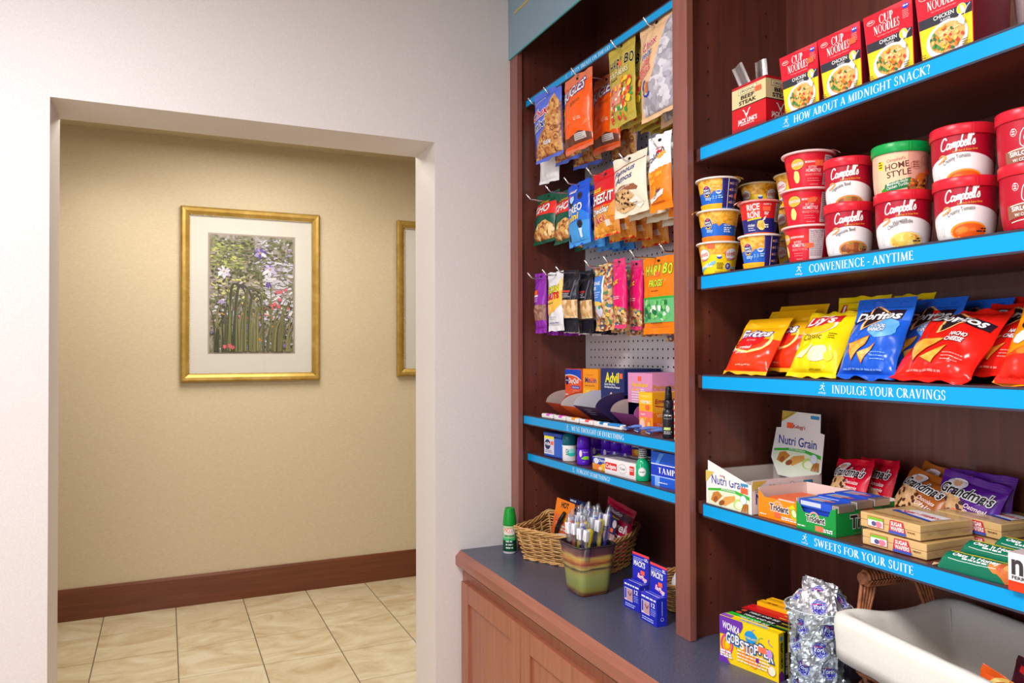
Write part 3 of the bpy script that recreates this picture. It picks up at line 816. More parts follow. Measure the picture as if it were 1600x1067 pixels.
def carton(name, label, cat, group, w_, d, h_, base, loc, rz=FD, front=None, right=None, left=None, top=None, back=None, mats=None, taper=0.0, lean=0.0, stick=None, roll=0.0, tilt=0.0, flaps=True):
    """closed printed box; lean moves the top toward the viewer, taper narrows the bottom"""
    mb = MB(); a = w_ / 2; b = d / 2; t = taper
    mk = mats or {}
    P = [(-a + t, -b, 0), (a - t, -b, 0), (a - t, b, 0), (-a + t, b, 0), (-a, -b - lean, h_), (a, -b - lean, h_), (a, b - lean * 0, h_), (-a, b, h_)]
    i = [mb.av(p) for p in P]
    for q, k in (((0, 3, 2, 1), 'bottom'), ((4, 5, 6, 7), 'top'), ((0, 1, 5, 4), 'front'), ((1, 2, 6, 5), 'right'), ((2, 3, 7, 6), 'back'), ((3, 0, 4, 7), 'left')):
        mb.fi([i[x] for x in q], mk.get(k, base))
    ff = lambda u, v, h: (u * (1 - t / a * (1 - v / h_)), -b - h - lean * v / h_, v)
    if front: front.emit(mb, ff)
    if right: right.emit(mb, lambda u, v, h: (a - t * (1 - v / h_) + h, u, v))
    if left: left.emit(mb, lambda u, v, h: (-a - h, -u, v))
    if top: top.emit(mb, lambda u, v, h: (u, v, h_ + h))
    if flaps:      # tucked flap seam on the top
        mb.box(-a * .96, a * .96, b - .0016, b - .0004, h_, h_ + .0012, mk.get('top', base))
    o = mb.build(name, None, label=label, cat=cat, group=group)
    o.location = loc; o.rotation_euler = (tilt, roll, rz)
    if stick: sticker(o, stick[0], stick[1], stick[2], stick[3], ff, stick[4] if len(stick) > 4 else 0)
    return o

# ---------------------------------------------------------------- microwave cups and soup bowls
CUP = [(.0385, 0), (.0398, .0045), (.0425, .02), (.0462, .045), (.0500, .068), (.0516, .0785)]
def micro_cup(name, label, group, art, base, loc, rz, rim=.0585, lid=WHITE, tab=20, s=1.0, stick=None, tabm=None, hz=.0835):
    root = thing(name, label, 'microwave cup', loc, rz, group)
    pr_ = [(r * s, z) for r, z in CUP]
    mb = MB(); mb.lathe(pr_, base, 40)
    fn = lathe_map(pr_)
    art.emit(mb, fn, .0055, .0004, .00006); mb.build('cup', root)
    mb = MB(); rr = rim * s
    mb.lathe([(rr - .007, hz - .0055), (rr - .001, hz - .006), (rr, hz - .004), (rr - .0006, hz - .0016), (rr - .004, hz - .0004), (.0001, hz)], lid, 40)
    L = mb.build('foil_lid', root)
    if tab is not None:
        mb = MB(); a = radians(tab); c_, s_ = sin(a), -cos(a)
        pts = []
        for k, (o, z) in enumerate(((-.004, -.0008), (.004, -.001), (.009, -.0035), (.0125, -.0085))):
            hw = .013 - .0022 * k
            pts.append([( (rr + o) * c_ - hw * s_ * -1 * -1, 0, 0), None])
            p = Vector(((rr + o) * c_, (rr + o) * s_, hz + z)); t_ = Vector((-s_, c_, 0))
            pts[-1] = [p - t_ * hw, p + t_ * hw]
        for k in range(3):
            mb.face([pts[k][0], pts[k][1], pts[k + 1][1], pts[k + 1][0]], tabm or lid, True)
        mb.build('pull_tab', L)
    if stick: sticker(root, *stick[:4], fn, stick[4] if len(stick) > 4 else 0, .012)
    return root

def velveeta(a):
    Rv = C(214, 30, 40); Y = C(252, 212, 24); O = maca_m
    a.rect(-.2, .058, .2, .0785, O)
    a.poly([(-.2, .05), (.2, .05), (.2, .062), (-.2, .066)], O)
    for dx in (-.048, .036):
        a.ell(dx, .05, .0205, .0155, Rv, 24, .12); a.ell(dx, .05, .0195, .0145, WHITE, 24, .12)
        a.text('Velveeta', dx - .002, .0455, .0125, Rv, .035, .02, .2, 'c', rot=.12)
        a.stroke([(dx - .012, .0395), (dx, .0375), (dx + .015, .0405)], .0016, Rv)
        a.text('shells & cheese', dx - .002, .034, .0034, C(70, 50, 140), .024, .01, 0, 'c', rot=.08)
    a.poly([(-.075, .006), (-.012, .026), (-.012, .034), (-.075, .014)], C(110, 190, 230)); a.lines(-.06, .018, -.02, 1, .004, .0035, WHITE)
    a.text('2% MILK', -.07, .0125, .005, WHITE, .05, .02, 0, rot=.31)
    a.ell(.0, .042, .007, .0045, BLUE, 14); a.ell(.0, .0455, .007, .0028, WHITE, 14)
    a.lines(-.008, .026, .014, 5, .0035, .0018, C(90, 70, 20)); a.text('NET WT 2.39 OZ', -.014, .004, .003, BLACK, .024)
    a.ell(.026, .0185, .0095, .0095, WHITE, 18); a.ell(.026, .0185, .0085, .0085, C(60, 62, 150), 18); a.lines(.022, .02, .031, 2, .004, .0022, WHITE)
    a.rect(.037, .004, .056, .012, RED); a.rect(.037, .012, .056, .018, C(120, 190, 230))
    return a
def easymac(a, side=True):
    B = C(30, 104, 210); NV = C(46, 36, 116); Y = C(252, 180, 24)
    a.poly([(-.09, .050)] + [(-.09 + .1 * k / 16, .047 + .0045 * sin(k * 2.1) + .003 * sin(k * 5)) for k in range(17)] + [(.01, .0785), (-.09, .0785)], maca_m) if side else a.poly([(-.09, .045)] + [(-.09 + .19 * k / 24, .045 + .004 * sin(k * 2.1) + .003 * sin(k * 5)) for k in range(25)] + [(.1, .0785), (-.09, .0785)], maca_m)
    for _ in range(16):
        x = R.uniform(-.06, .0 if side else .05); y = R.uniform(.05, .074); a.ring(x, y, .0055, .004, .0016, C(255, 208, 96), R.uniform(0, 180), R.uniform(200, 360), 8)
    if side:
        a.rect(.012, .006, .1, .0785, NV); a.rect(.0265, .002, .0285, .0785, WHITE)
        for k in range(4):
            a.ell(.042, .066 - k * .016, .0055, .004, C(150, 140, 210), 12); a.ell(.034, .0655 - k * .016, .0028, .0028, Y, 10); a.lines(.05, .068 - k * .016, .064, 2, .004, .0015, C(190, 180, 230))
    else:
        a.lines(.012, .04, .04, 1, .004, .002, WHITE); a.lines(.012, .033, .036, 3, .005, .0032, C(220, 226, 240))
    for k in (-.034,):
        a.ell(k, .046, .0125, .016, WHITE, 24); a.ell(k, .046, .0118, .0153, C(34, 46, 120), 24)
        a.text('MAC', k, .0475, .005, WHITE, .018, .03, 0, 'c'); a.text('CHEESE', k, .0405, .0048, WHITE, .02, .03, 0, 'c')
        a.ring(k, .041, .0055, .006, .0022, YEL, 200, 340, 10); a.ell(k, .057, .005, .0026, C(230, 80, 80), 12)
    if side:
        a.ell(.0, .044, .0075, .0055, WHITE, 16); a.ell(.0, .045, .0062, .003, C(90, 140, 220), 14); a.ring(.0, .052, .004, .005, .001, WHITE, 30, 150, 8)
        a.text('3.5', -.018, .0265, .008, C(150, 214, 250), .014, .01, .1); a.lines(-.001, .033, .012, 2, .005, .0028, C(170, 220, 250))
    a.text('easy', -.04, .0245, .009, C(190, 230, 252), .02, .01, .2)
    a.rect(-.1, 0, .0105 if side else .1, .0145, Y if side else C(250, 130, 30)); a.text('ORIGINAL', -.036, .006, .0026, C(170, 90, 10), .018)
    return a
def rice(a):
    RR = C(224, 34, 40); a.rect(-.2, .038, .2, .0785, RR); a.rect(-.2, .004, .2, .038, C(36, 40, 120)); a.rect(-.2, 0, .2, .004, ORG)
    a.rect(-.036, .036, .002, .0745, C(240, 60, 40))
    a.text('RICE', -.0335, .0575, .0145, WHITE, .034, .03, .05, rot=.05); a.text('RONI', -.0335, .039, .0145, WHITE, .034, .03, .05, rot=.05); a.poly([(-.02, .0545), (-.0165, .0545), (-.0125, .0575), (-.015, .0575)], WHITE)
    a.poly([(-.036, .033), (.004, .037), (.004, .041), (-.036, .036)], YEL)
    a.text('chicken', -.036, .019, .007, WHITE, .022, .02, .15); a.lines(-.036, .014, -.012, 2, .005, .0022, C(190, 190, 230))
    a.ell(.004, .022, .011, .0125, nood_m, 16, .4, .12); a.poly([(.006, .03), (.014, .034), (.018, .044), (.012, .04)], WHITE)
    a.text('COOKS IN', .009, .069, .004, WHITE, .02, .02); a.rect(.008, .055, .028, .0655, STK); a.lines(.012, .05, .026, 2, .004, .0026, WHITE); a.lines(.013, .02, .028, 2, .005, .003, WHITE)
    a.rect(.044, .03, .07, .0745, C(206, 196, 200)); a.lines(.046, .07, .068, 9, .0043, .0014, C(90, 80, 90))
    return a
def mashed(a, turn=0.0):
    RR = C(214, 24, 48); a.rect(-.2, 0, .2, .0785, RR)
    t = turn
    a.rect(-.2, .046, .2, .062, C(232, 44, 42))
    a.ell(-.03 + t, .054, .018, .013, C(60, 44, 20), 20, .1); a.ell(-.03 + t, .054, .0168, .0118, C(222, 176, 60), 20, .1); a.text('IDAHOAN', -.03 + t, .051, .0066, WHITE, .03, .03, .05, 'c', out=RED, ow=.05, rot=.05)
    a.text('MICROWAVABLE', -.01 + t, .0545, .0042, WHITE, .034, .03)
    a.text('BUTTERY', -.002 + t, .0425, .0052, C(250, 214, 214), .02, .01); a.text('HOMESTYLE', -.008 + t, .0345, .0068, C(252, 236, 236), .036, .015)
    a.text('MASHED POTATOES', -.01 + t, .026, .0055, C(244, 150, 150), .042, .01); a.lines(-.006 + t, .019, .026 + t, 2, .005, .0018, C(240, 120, 130)); a.lines(.0 + t, .006, .024 + t, 1, .005, .0018, C(240, 150, 150))
    a.ell(-.034 + t, .026, .0085, .014, C(246, 222, 130), 14, 0, .1)
    a.rect(.036 + t, .006, .072 + t, .072, C(222, 206, 210)); a.text('Nutrition Facts', .038 + t, .0655, .0045, BLACK, .032, .02); a.lines(.038 + t, .062, .07 + t, 12, .0044, .0016, C(110, 92, 100))
    return a
LIDW = C(236, 226, 222, .3)
def stack_cups():
    z0 = 1.8862; p = .0838; G_ = 'microwave cups on the convenience shelf'
    x, y = 1.331, 1.5895
    micro_cup('macaroni_cup', 'yellow macaroni cup, bottom of the stack of three beside the cabinet stile', G_, velveeta(Art()), C(252, 214, 20), (x, y, z0), face(x, y, 2), lid=LIDW, tab=None, stick=(-.022, .071, .02, .011))
    micro_cup('macaroni_cup', 'blue macaroni cup with orange base band in the middle of the left stack', G_, easymac(Art(), False), C(30, 104, 210), (x + .001, y + .001, z0 + p), face(x, y, 4), lid=LIDW, tab=-78, tabm=C(250, 200, 90))
    micro_cup('macaroni_cup', 'blue macaroni cup with navy side panel on top of the left stack', G_, easymac(Art(), True), C(30, 104, 210), (x - .001, y, z0 + 2 * p), face(x, y, 2), lid=LIDW, tab=58, tabm=C(246, 190, 40), stick=(.058, .035, .012, .014))
    x, y = 1.3400, 1.4465; s = .915
    micro_cup('macaroni_cup', 'blue macaroni cup standing under the red rice cup', G_, easymac(Art(), True), C(30, 104, 210), (x, y, z0), face(x, y, 2), lid=LIDW, tab=None, s=s)
    micro_cup('rice_cup', 'red and navy rice cup resting on a blue macaroni cup', G_, rice(Art()), RED, (x + .001, y + .001, z0 + p), face(x, y, 0), lid=C(238, 150, 140, .3), tab=-62, s=s)
    for (x, y, lb) in ((1.470, 1.588, 'yellow macaroni cup at the back behind the rice cup, topmost of its stack'), (1.474, 1.462, 'yellow macaroni cup at the back, half hidden by the red potato cups')):
        t = micro_cup('macaroni_cup', lb, G_, velveeta(Art()), C(252, 214, 20), (x, y, z0 + 2 * p), face(x, y, 4), lid=C(240, 214, 160, .3), tab=None, s=.92)
        for k, wd in ((0, 'lowest'), (1, 'middle')):
            dup(t, lb.split(',')[0] + ', ' + wd + ' of that hidden stack', (x, y, z0 + k * p))
    x, y = 1.3485, 1.299; labs = ('red mashed potato cup with nutrition panel in front, bottom of the red stack', 'red mashed potato cup in the middle of the red stack', 'red mashed potato cup on top of the red stack with its lid tab raised')
    for k in range(3):
        micro_cup('mashed_potato_cup', labs[k], G_, mashed(Art(), -.036 if k == 0 else .0), C(214, 24, 48), (x + (.0, -.002, .001)[k], y + (0, .003, -.001)[k], z0 + k * p), face(x, y, (2, 0, 3)[k]), lid=C(244, 200, 200, .3), tab=(None, None, 62)[k], s=1.02, stick=((.0, .036, .02, .011, .05), (.012, .054, .018, .011, .25), (.022, .053, .019, .012, .0))[k])
stack_cups()

BOWL = [(.0400, 0), (.0435, .003), (.0462, .012), (.0492, .032), (.0508, .06), (.0512, .0945)]
def script(a, word, x, y, h, wd, m_, shear=.18, rot=0.0, pen=.1):
    G_ = {"Campbell's": ([[(.46, .78), (.38, .96), (.24, .98), (.08, .75), (.02, .38), (.1, .06), (.28, 0), (.5, .14)], [(.74, .38), (.62, .46), (.53, .28), (.55, .05), (.65, .02), (.76, .2), (.8, .44)], [(.8, .44), (.77, .12), (.84, 0), (.92, .1)],
        [(.92, .42), (.95, .02)], [(.95, .25), (1.04, .45), (1.09, .36), (1.08, .02)], [(1.08, .25), (1.18, .45), (1.23, .34), (1.21, .06), (1.28, .02)], [(1.33, .44), (1.29, -.34)], [(1.32, .3), (1.41, .46), (1.5, .34), (1.47, .06), (1.34, .02)],
        [(1.66, .98), (1.59, .4), (1.6, .02), (1.71, .0), (1.78, .2), (1.73, .43), (1.62, .36)], [(1.83, .2), (1.94, .26), (1.98, .38), (1.91, .46), (1.84, .3), (1.85, .06), (1.95, .0), (2.03, .1)], [(2.04, .1), (2.15, .7), (2.17, .97), (2.1, .9), (2.07, .4), (2.1, .02), (2.18, .06)],
        [(2.19, .1), (2.3, .7), (2.32, .97), (2.25, .9), (2.22, .4), (2.25, .02), (2.33, .06)], [(2.47, .97), (2.42, .74)], [(2.4, .08), (2.52, .46), (2.57, .3), (2.6, .1), (2.51, .0), (2.42, .06)]], 2.62)}
    st, W_ = G_[word]; sx = wd / W_
    for s_ in st:
        pts = []
        for p in s_:
            px = (p[0] + p[1] * shear) * sx; py = p[1] * h
            pts.append((x + px * cos(rot) - py * sin(rot), y + px * sin(rot) + py * cos(rot)))
        a.stroke(pts, h * pen, m_)
    return a
CAMP = C(176, 14, 44); CAMPW = C(242, 238, 240)
def campbell(kind, turn):
    a = Art(); t = turn
    a.poly([(-.16, .0945), (-.16, .03)] + [(-.085 + .17 * k / 30 + t, .0345 + .0245 * max(0, sin(pi * (.06 + .9 * k / 30))) ** .8) for k in range(31)] + [(.17, .036), (.17, .0945)], CAMP) if False else None
    base = []
    for k in range(40):
        u0 = -.16 + .32 * k / 40; u1 = u0 + .32 / 40
        f = lambda u: .037 + .0245 * max(0, cos((u - t) / .052)) if abs(u - t) < .081 else .036
        base.append([(u0, f(u0)), (u1, f(u1)), (u1, .0945), (u0, .0945)])
    a.quads(base, CAMP)
    script(a, "Campbell's", -.034 + t, .068, .0215, .058, WHITE, .2, .1, .115)
    a.text('Just Heat & Enjoy Soup', -.012 + t, .0622, .0034, C(246, 166, 40), .04, .02, .15, rot=.06)
    a.stroke([(-.037 + t, .056), (-.03 + t, .0595), (-.0235 + t, .0555), (-.031 + t, .050), (-.04 + t, .046)], .0034, C(236, 160, 96), lambda q: .5 + .6 * sin(pi * q))
    dk = C(60, 46, 52)
    if kind == 'tomato':
        a.text('Creamy Tomato', -.028 + t, .041, .0078, dk, .046, .0, .12, rot=.24, arc=.003)
        sm, s2 = C(238, 92, 20), C(250, 150, 30)
    elif kind == 'beef':
        a.text('Vegetable Beef', -.03 + t, .040, .0078, dk, .042, .0, .12, rot=.27, arc=.003); sm, s2 = veg_m, C(214, 140, 60)
    else:
        a.text('Homestyle', -.017 + t, .0475, .0066, dk, .026, .0, .12, rot=.2); a.text('Chicken Noodle', -.027 + t, .0365, .0078, dk, .047, .0, .12, rot=.25, arc=.003); sm, s2 = nood_m, C(244, 214, 120)
    a.ell(.006 + t, .014, .034, .0185, C(226, 220, 224), 30); a.ell(.006 + t, .0135, .0315, .0172, s2, 30); a.ell(.007 + t, .0125, .0285, .015, sm, 30)
    if kind == 'tomato':
        a.ell(-.006 + t, .0155, .011, .006, C(246, 134, 40), 16, .2, .1); a.ell(.012 + t, .016, .007, .003, C(244, 116, 34), 12, 0, .1)
    a.lines(.026 + t, .016, .036 + t, 1, .004, .0024, dk, 0); a.lines(.019 + t, .0115, .036 + t, 1, .004, .0026, dk, 0)
    a.ring(-.041 + t, .016, .0025, .008, .0006, GREY, 0, 360, 14)
    a.rect(.078 + t, .012, .1 + t, .058, C(214, 208, 212)); a.lines(.08 + t, .055, .098 + t, 9, .0045, .0014, GREY)
    return a
def homestyle():
    a = Art(); K = C(232, 196, 160); a.rect(-.16, 0, .16, .0945, C(226, 182, 158)); a.rect(-.047, .012, .012, .09, K); a.rect(.012, .0, .06, .0945, C(222, 160, 142))
    a.rect(-.046, .062, -.034, .079, YEL); a.lines(-.0445, .076, -.036, 3, .005, .003, C(120, 90, 10), .1)
    a.text("Campbell's", -.026, .0745, .006, C(176, 30, 40), .034, .0, .25, rot=.1)
    BR = C(96, 40, 30); a.text('HOME', -.029, .0585, .0118, BR, .044, .02, .05, rot=.12); a.text('STYLE', -.026, .0435, .0118, BR, .045, .02, .05, rot=.12)
    a.poly([(-.036, .014), (.017, .024), (.018, .042), (-.031, .032)], C(20, 120, 60)); a.text('Mexican-Style', -.027, .0275, .0058, WHITE, .04, .01, .1, rot=.19); a.text('Chicken Tortilla', -.028, .0205, .0058, WHITE, .042, .01, .1, rot=.19)
    a.ell(-.034, .017, .0075, .0085, C(60, 150, 40), 12, 0, .15)
    a.ring(.028, .066, .011, .0075, .0006, C(150, 60, 50)); a.lines(.021, .07, .036, 3, .0042, .002, C(150, 60, 50)); a.ring(.047, .076, .008, .008, .0006, C(150, 70, 60))
    a.ell(.034, .024, .023, .0145, C(110, 60, 30), 24); a.ell(.034, .026, .022, .0145, veg_m, 24)
    for _ in range(26): a.ell(.034 + R.uniform(-.018, .018), .026 + R.uniform(-.01, .012), R.uniform(.002, .004), R.uniform(.0018, .003), R.choice([C(226, 130, 40), C(250, 190, 50), C(60, 30, 20), C(196, 60, 30), C(236, 160, 70)]), 8)
    a.ell(.037, .043, .011, .007, C(220, 110, 40), 12, .3, .15); a.text('NET WT', .0, .005, .0026, C(120, 60, 50), .012)
    a.rect(.047, .048, .063, .058, STK)
    return a
def chunky():
    a = Art(); RR = C(186, 18, 44); BR = C(150, 96, 76); a.rect(-.16, 0, .16, .0945, RR)
    a.ring(-.036, .0735, .0045, .006, .0007, WHITE, 0, 360, 12); a.lines(-.0385, .078, -.034, 3, .004, .002, WHITE, 0)
    a.stroke([(-.02, .079), (-.025, .07), (-.026, .053), (-.02, .047)], .0012, WHITE); a.stroke([(-.02, .079), (.01, .083), (.05, .084)], .0012, WHITE)
    script(a, "Campbell's", -.004, .072, .0095, .032, WHITE, .2, .05, .13)
    a.text('CHUNKY', -.021, .0555, .0142, WHITE, .064, .05, .04, out=C(70, 20, 30), ow=.05, rot=.03); a.stroke([(-.021, .051), (.0, .0485), (.05, .052)], .0012, WHITE)
    a.poly([(-.05, .018), (-.05, .042), (-.02, .047), (.05, .05), (.05, .03), (-.02, .025)], BR)
    for y0 in (.043, .016): a.stroke([(-.045, y0 - .002), (-.02, y0 + .002), (.05, y0 + .007)], .0016, C(240, 226, 214))
    a.text('SIRLOIN BURGER', -.042, .0325, .0072, WHITE, .075, .04, 0, rot=.07); a.text('W/ COUNTRY VEGETABLES', -.038, .0235, .005, WHITE, .075, .03, 0, rot=.07)
    a.lines(-.024, .006, .0, 1, .004, .0022, C(236, 150, 160))
    return a
def bowl(label, group, art, lidm, loc, rz, s=1.0, hh=.1135, base=CAMPW, stick=None):
    root = thing('soup_bowl', label, 'soup bowl', loc, rz, group)
    pr_ = [(r * s, z) for r, z in BOWL]
    mb = MB(); mb.lathe(pr_, base, 44); fn = lathe_map(pr_); art.emit(mb, fn, .0055, .0004, .00006); mb.build('bowl', root)
    mb = MB(); o = .0546 * s
    mb.lathe([(.0512 * s, .0938), (o - .0006, .0936), (o, .0945), (o, hh - .002), (o - .0012, hh), (o - .0026, hh), (o - .0036, hh - .002), (o - .0042, hh - .016), (.0001, hh - .0165)], lidm, 44)
    L = mb.build('plastic_lid', root)
    mb = MB()
    for k in range(2):
        a = radians(14 + 5 * k); mb.T = Matrix.Rotation(a, 4, 'Z'); mb.box(-.0006, .0006, -o - .0009, -o + .001, .0955, hh - .002, lidm)
    mb.T = None; mb.build('lid_tab', L)
    if stick: sticker(root, *stick[:4], fn, 0, .012)
    return root
LIDR = C(214, 30, 50, .32); LIDG = C(10, 158, 72, .32)
z0 = 1.8862; zz = z0 + .0965; G_ = 'microwave soup bowls on the convenience shelf'
bowl('red and white vegetable beef soup bowl standing on the shelf beside the potato cups', G_, campbell('beef', .0), LIDR, (1.3455, 1.1820, z0), face(1.3455, 1.182, 4), .94)
bowl('red and white vegetable beef soup bowl stacked on top of its twin', G_, campbell('beef', -.005), LIDR, (1.3440, 1.1815, zz), face(1.345, 1.182, 1), .92)
bowl('red and white chicken noodle soup bowl under the green-lidded bowl', G_, campbell('noodle', -.003), LIDR, (1.3510, 1.0540, z0), face(1.351, 1.054, 2), .99)
bowl('kraft brown chicken tortilla soup bowl with a bright green lid', G_, homestyle(), LIDG, (1.3515, 1.0600, zz), face(1.3515, 1.06, 2), .985, base=C(226, 182, 158))
bowl('red and white creamy tomato soup bowl standing on the shelf', G_, campbell('tomato', -.003), LIDR, (1.3513, .9235, z0), face(1.3513, .9235, 2), 1.0)
bowl('red and white creamy tomato soup bowl stacked on its twin', G_, campbell('tomato', -.005), LIDR, (1.3516, .9282, zz), face(1.3516, .9282, 1), 1.0)
bowl('all red sirloin burger soup bowl standing on the shelf, cut by the photo edge', G_, chunky(), LIDR, (1.347, .8020, z0), face(1.347, .802, 14), .92, base=C(186, 18, 44))
bowl('all red sirloin burger soup bowl stacked on its twin at the photo edge', G_, chunky(), LIDR, (1.3465, .8055, z0 + .092), face(1.3465, .8055, 16), .92, base=C(186, 18, 44))

# ---------------------------------------------------------------- top shelf: noodle cartons, jerky box
def noodle_art():
    a = Art(); RR = C(216, 26, 48); Y = C(246, 216, 40); w2 = .0535
    a.rect(-w2, .076, w2, .131, RR); a.rect(-w2, .058, w2, .0762, C(50, 50, 60)); a.rect(-w2, 0, w2, .058, Y)
    a.poly([(-.01, .131), (w2, .131), (w2, .118), (.02, .122)], C(236, 60, 72))
    for dx, dy in ((.0008, -.0008), (0, 0)):
        m_ = WHITE if dx == 0 else DRED
        a.serif('CUP', -.019 + dx, .1065 + dy, .0165, m_, wd=.033, bold=1.5); a.serif('NOODLES', -.033 + dx, .0885 + dy, .0165, m_, wd=.06, bold=1.5)
    a.ell(-.038, .115, .0095, .0048, C(250, 226, 226), 18); a.ell(-.038, .115, .0085, .0039, RED, 18); a.lines(-.044, .1145, -.033, 1, .003, .002, WHITE, 0)
    a.text('The Original Cup of Noodles', -.026, .0825, .0022, C(250, 200, 200), .05)
    a.ell(.041, .119, .0068, .005, BLUE, 14); a.lines(.036, .119, .046, 1, .004, .0025, WHITE, 0); a.lines(.034, .111, .05, 5, .0035, .0013, C(250, 170, 170))
    a.text('CHICKEN', -.022, .067, .0072, WHITE, .041, .02); a.text('FLAVOR', -.008, .0605, .004, WHITE, .02, .02)
    a.ell(.034, .069, .0095, .0095, YEL, 20); a.ring(.034, .069, .0088, .0088, .0007, WHITE)
    a.ell(.036, .0665, .004, .0055, WHITE, 12); a.ell(.034, .0725, .0028, .003, WHITE, 10)
    a.ell(.002, .026, .044, .034, C(214, 206, 226), 32, .12); a.ell(.002, .0275, .042, .0315, C(244, 242, 248), 32, .12); a.ell(.003, .029, .037, .026, C(232, 176, 104), 30, .12)
    rr = random.Random(11)
    for _ in range(26): a.ring(.012 + rr.uniform(-.02, .016), .036 + rr.uniform(-.01, .012), rr.uniform(.003, .008), rr.uniform(.002, .005), .0014, C(246, 226, 160), rr.uniform(0, 180), rr.uniform(200, 340), 8)
    for _ in range(46):
        an = rr.uniform(0, 2 * pi); q = rr.random() ** .6
        x, y = .003 + .034 * q * cos(an), .028 + .023 * q * sin(an)
        if x > .004 and y > .032 and rr.random() < .6: continue
        a.ell(x, y, rr.uniform(.002, .0044), rr.uniform(.002, .0038), rr.choice([C(240, 190, 60), C(240, 122, 40), C(226, 70, 50), C(236, 200, 110), C(44, 120, 60), C(70, 150, 70)]), 8, rr.uniform(0, 3))
    a.poly([(.026, .052), (.034, .060), (.043, .047), (.040, .038), (.032, .044)], WHITE); a.stroke([(.042, .056), (.047, .066), (.0535, .072)], .002, C(190, 190, 216))
    a.lines(.036, .012, .05, 4, .004, .0018, C(120, 100, 20)); a.lines(-.052, .008, -.04, 2, .004, .0018, C(120, 100, 20))
    return a
zt = 2.2297
lab = ('noodle carton nearest the jerky box, orange sticker by its title', 'second noodle carton from the jerky box', 'third noodle carton from the jerky box', 'noodle carton last in the row, beside the white foam cups')
for k, (y0, y1) in enumerate(((1.3255, 1.2170), (1.2150, 1.1015), (1.0945, .9845), (.9785, .8680))):
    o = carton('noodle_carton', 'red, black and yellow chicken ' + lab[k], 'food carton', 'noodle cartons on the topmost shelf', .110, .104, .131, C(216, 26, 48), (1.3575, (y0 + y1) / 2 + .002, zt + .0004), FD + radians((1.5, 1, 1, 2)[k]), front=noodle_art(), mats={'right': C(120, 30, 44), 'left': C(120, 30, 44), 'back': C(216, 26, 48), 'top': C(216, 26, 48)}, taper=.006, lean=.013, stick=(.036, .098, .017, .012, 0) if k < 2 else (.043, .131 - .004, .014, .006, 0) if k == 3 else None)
    mb = MB(); mb.grid(lambda i, j: (-.028 + .044 * i, -.055 + .004 * j, .1312 + .0045 * sin(pi * i) * (1 - j * .6)), 10, 3, WHITE); mb.build('lifted_flap', o)

JB = Art(); CR = C(226, 204, 152)
def jerky_side(a, w2):
    a.rect(-w2, .113, w2, .12, C(186, 20, 36)); a.rect(-w2, .066, w2, .113, CR); a.rect(-w2, .0635, w2, .066, BLACK); a.rect(-w2, 0, w2, .0635, C(206, 26, 36)); a.rect(-w2, 0, w2, .014, C(176, 24, 40))
    for d_, m_ in ((.0, BLACK), (.0009, C(236, 220, 176))): a.rect(-.036 + d_, .0965 + d_, .029 - d_, .111 - d_, m_)
    a.text('ORIGINAL', -.0035, .1, .007, BLACK, .053, .02, 0, 'c'); a.text('BEEF', -.003, .0835, .0095, BLACK, .047, .05, 0, 'c'); a.text('STEAK', -.003, .0705, .0095, BLACK, .06, .05, 0, 'c')
    a.stroke([(-.02, .056), (-.015, .053), (-.007, .040), (.001, .053), (.006, .057)], .0028, WHITE); a.poly([(-.0105, .046), (-.004, .046), (-.0055, .036), (-.0085, .036)], WHITE)
    a.text("JACK LINK'S", -.004, .0235, .0105, WHITE, .066, .05, 0, 'c'); a.text('PREMIUM CUTS', -.004, .018, .0032, WHITE, .046, .03, 0, 'c')
    return a
jb = carton('jerky_box', 'red and cream beef steak box standing left of the noodle cartons', 'display box', None, .117, .105, .12, C(206, 26, 36), (1.363, 1.4505, zt), FD + radians(1), front=jerky_side(Art(), .0585), right=jerky_side(Art(), .0525), mats={'top': card_in}, stick=(.034, .096, .021, .012), flaps=False)
for k, (dx, dy, tl, rl, lb) in enumerate(((-.054, -.004, .1, -.42, 'clear wrapped beef stick leaning furthest out of the jerky box'), (-.038, .03, .05, -.1, 'clear wrapped beef stick standing upright in the jerky box'))):
    bpy.context.view_layer.update(); p = jb.matrix_world @ Vector((dx, dy, .1207))
    t = thing('beef_stick', lb, 'beef stick', p, FD + radians(18), 'beef sticks in the jerky box', -.05, rl)
    mb = MB(); mb.grid(lambda i, j: (-.016 + .032 * i, .002 * sin(i * 6 + k), .085 * j), 8, 8, clear_b); mb.grid(lambda i, j: (-.016 + .032 * i, .003 + .002 * sin(i * 6 + k), .085 * j), 8, 8, clear_b); mb.build('wrapper', t)
    mb = MB(); mb.tube([(-.004 + .008 * k, .0015, 0), (-.004 + .008 * k, .0015, .012), (-.004 + .008 * k, .0015, .017)], .0055, C(170, 40, 40), 8, True, [.006, .006, .003]); mb.build('stick', t)
bag('jerky_pouch', 'narrow red and black pouch standing behind the first noodle carton', 'pouch', None, .055, .14, .02, C(206, 26, 36), Art().rect(.004, .02, .026, .13, C(40, 24, 28)), (1.50, 1.487, 2.394 - .165), FD + radians(24), -.05, 0, seal=C(230, 222, 224), seed=3).rotation_euler = (-.12, .1, FD + radians(30))
FC = [(.028, 0), (.03, .004), (.046, .16), (.048, .162), (.048, .166), (.045, .166)]
foam = C(238, 216, 218, .5)
def foam_cup(label, x, y, ex, art):
    t = thing('foam_cup', label, 'cup', (x, y, zt), face(x, y, ex), 'white foam cups beside the noodle cartons')
    mb = MB(); mb.lathe(FC, foam, 32); fn = lathe_map(FC)
    art.emit(mb, fn, .0055, .0004, .00006); mb.build('cup', t)
    mb = MB(); mb.lathe([(.0465, .1665), (.0001, .1675)], C(214, 60, 70), 28); mb.build('foil_lid', t)
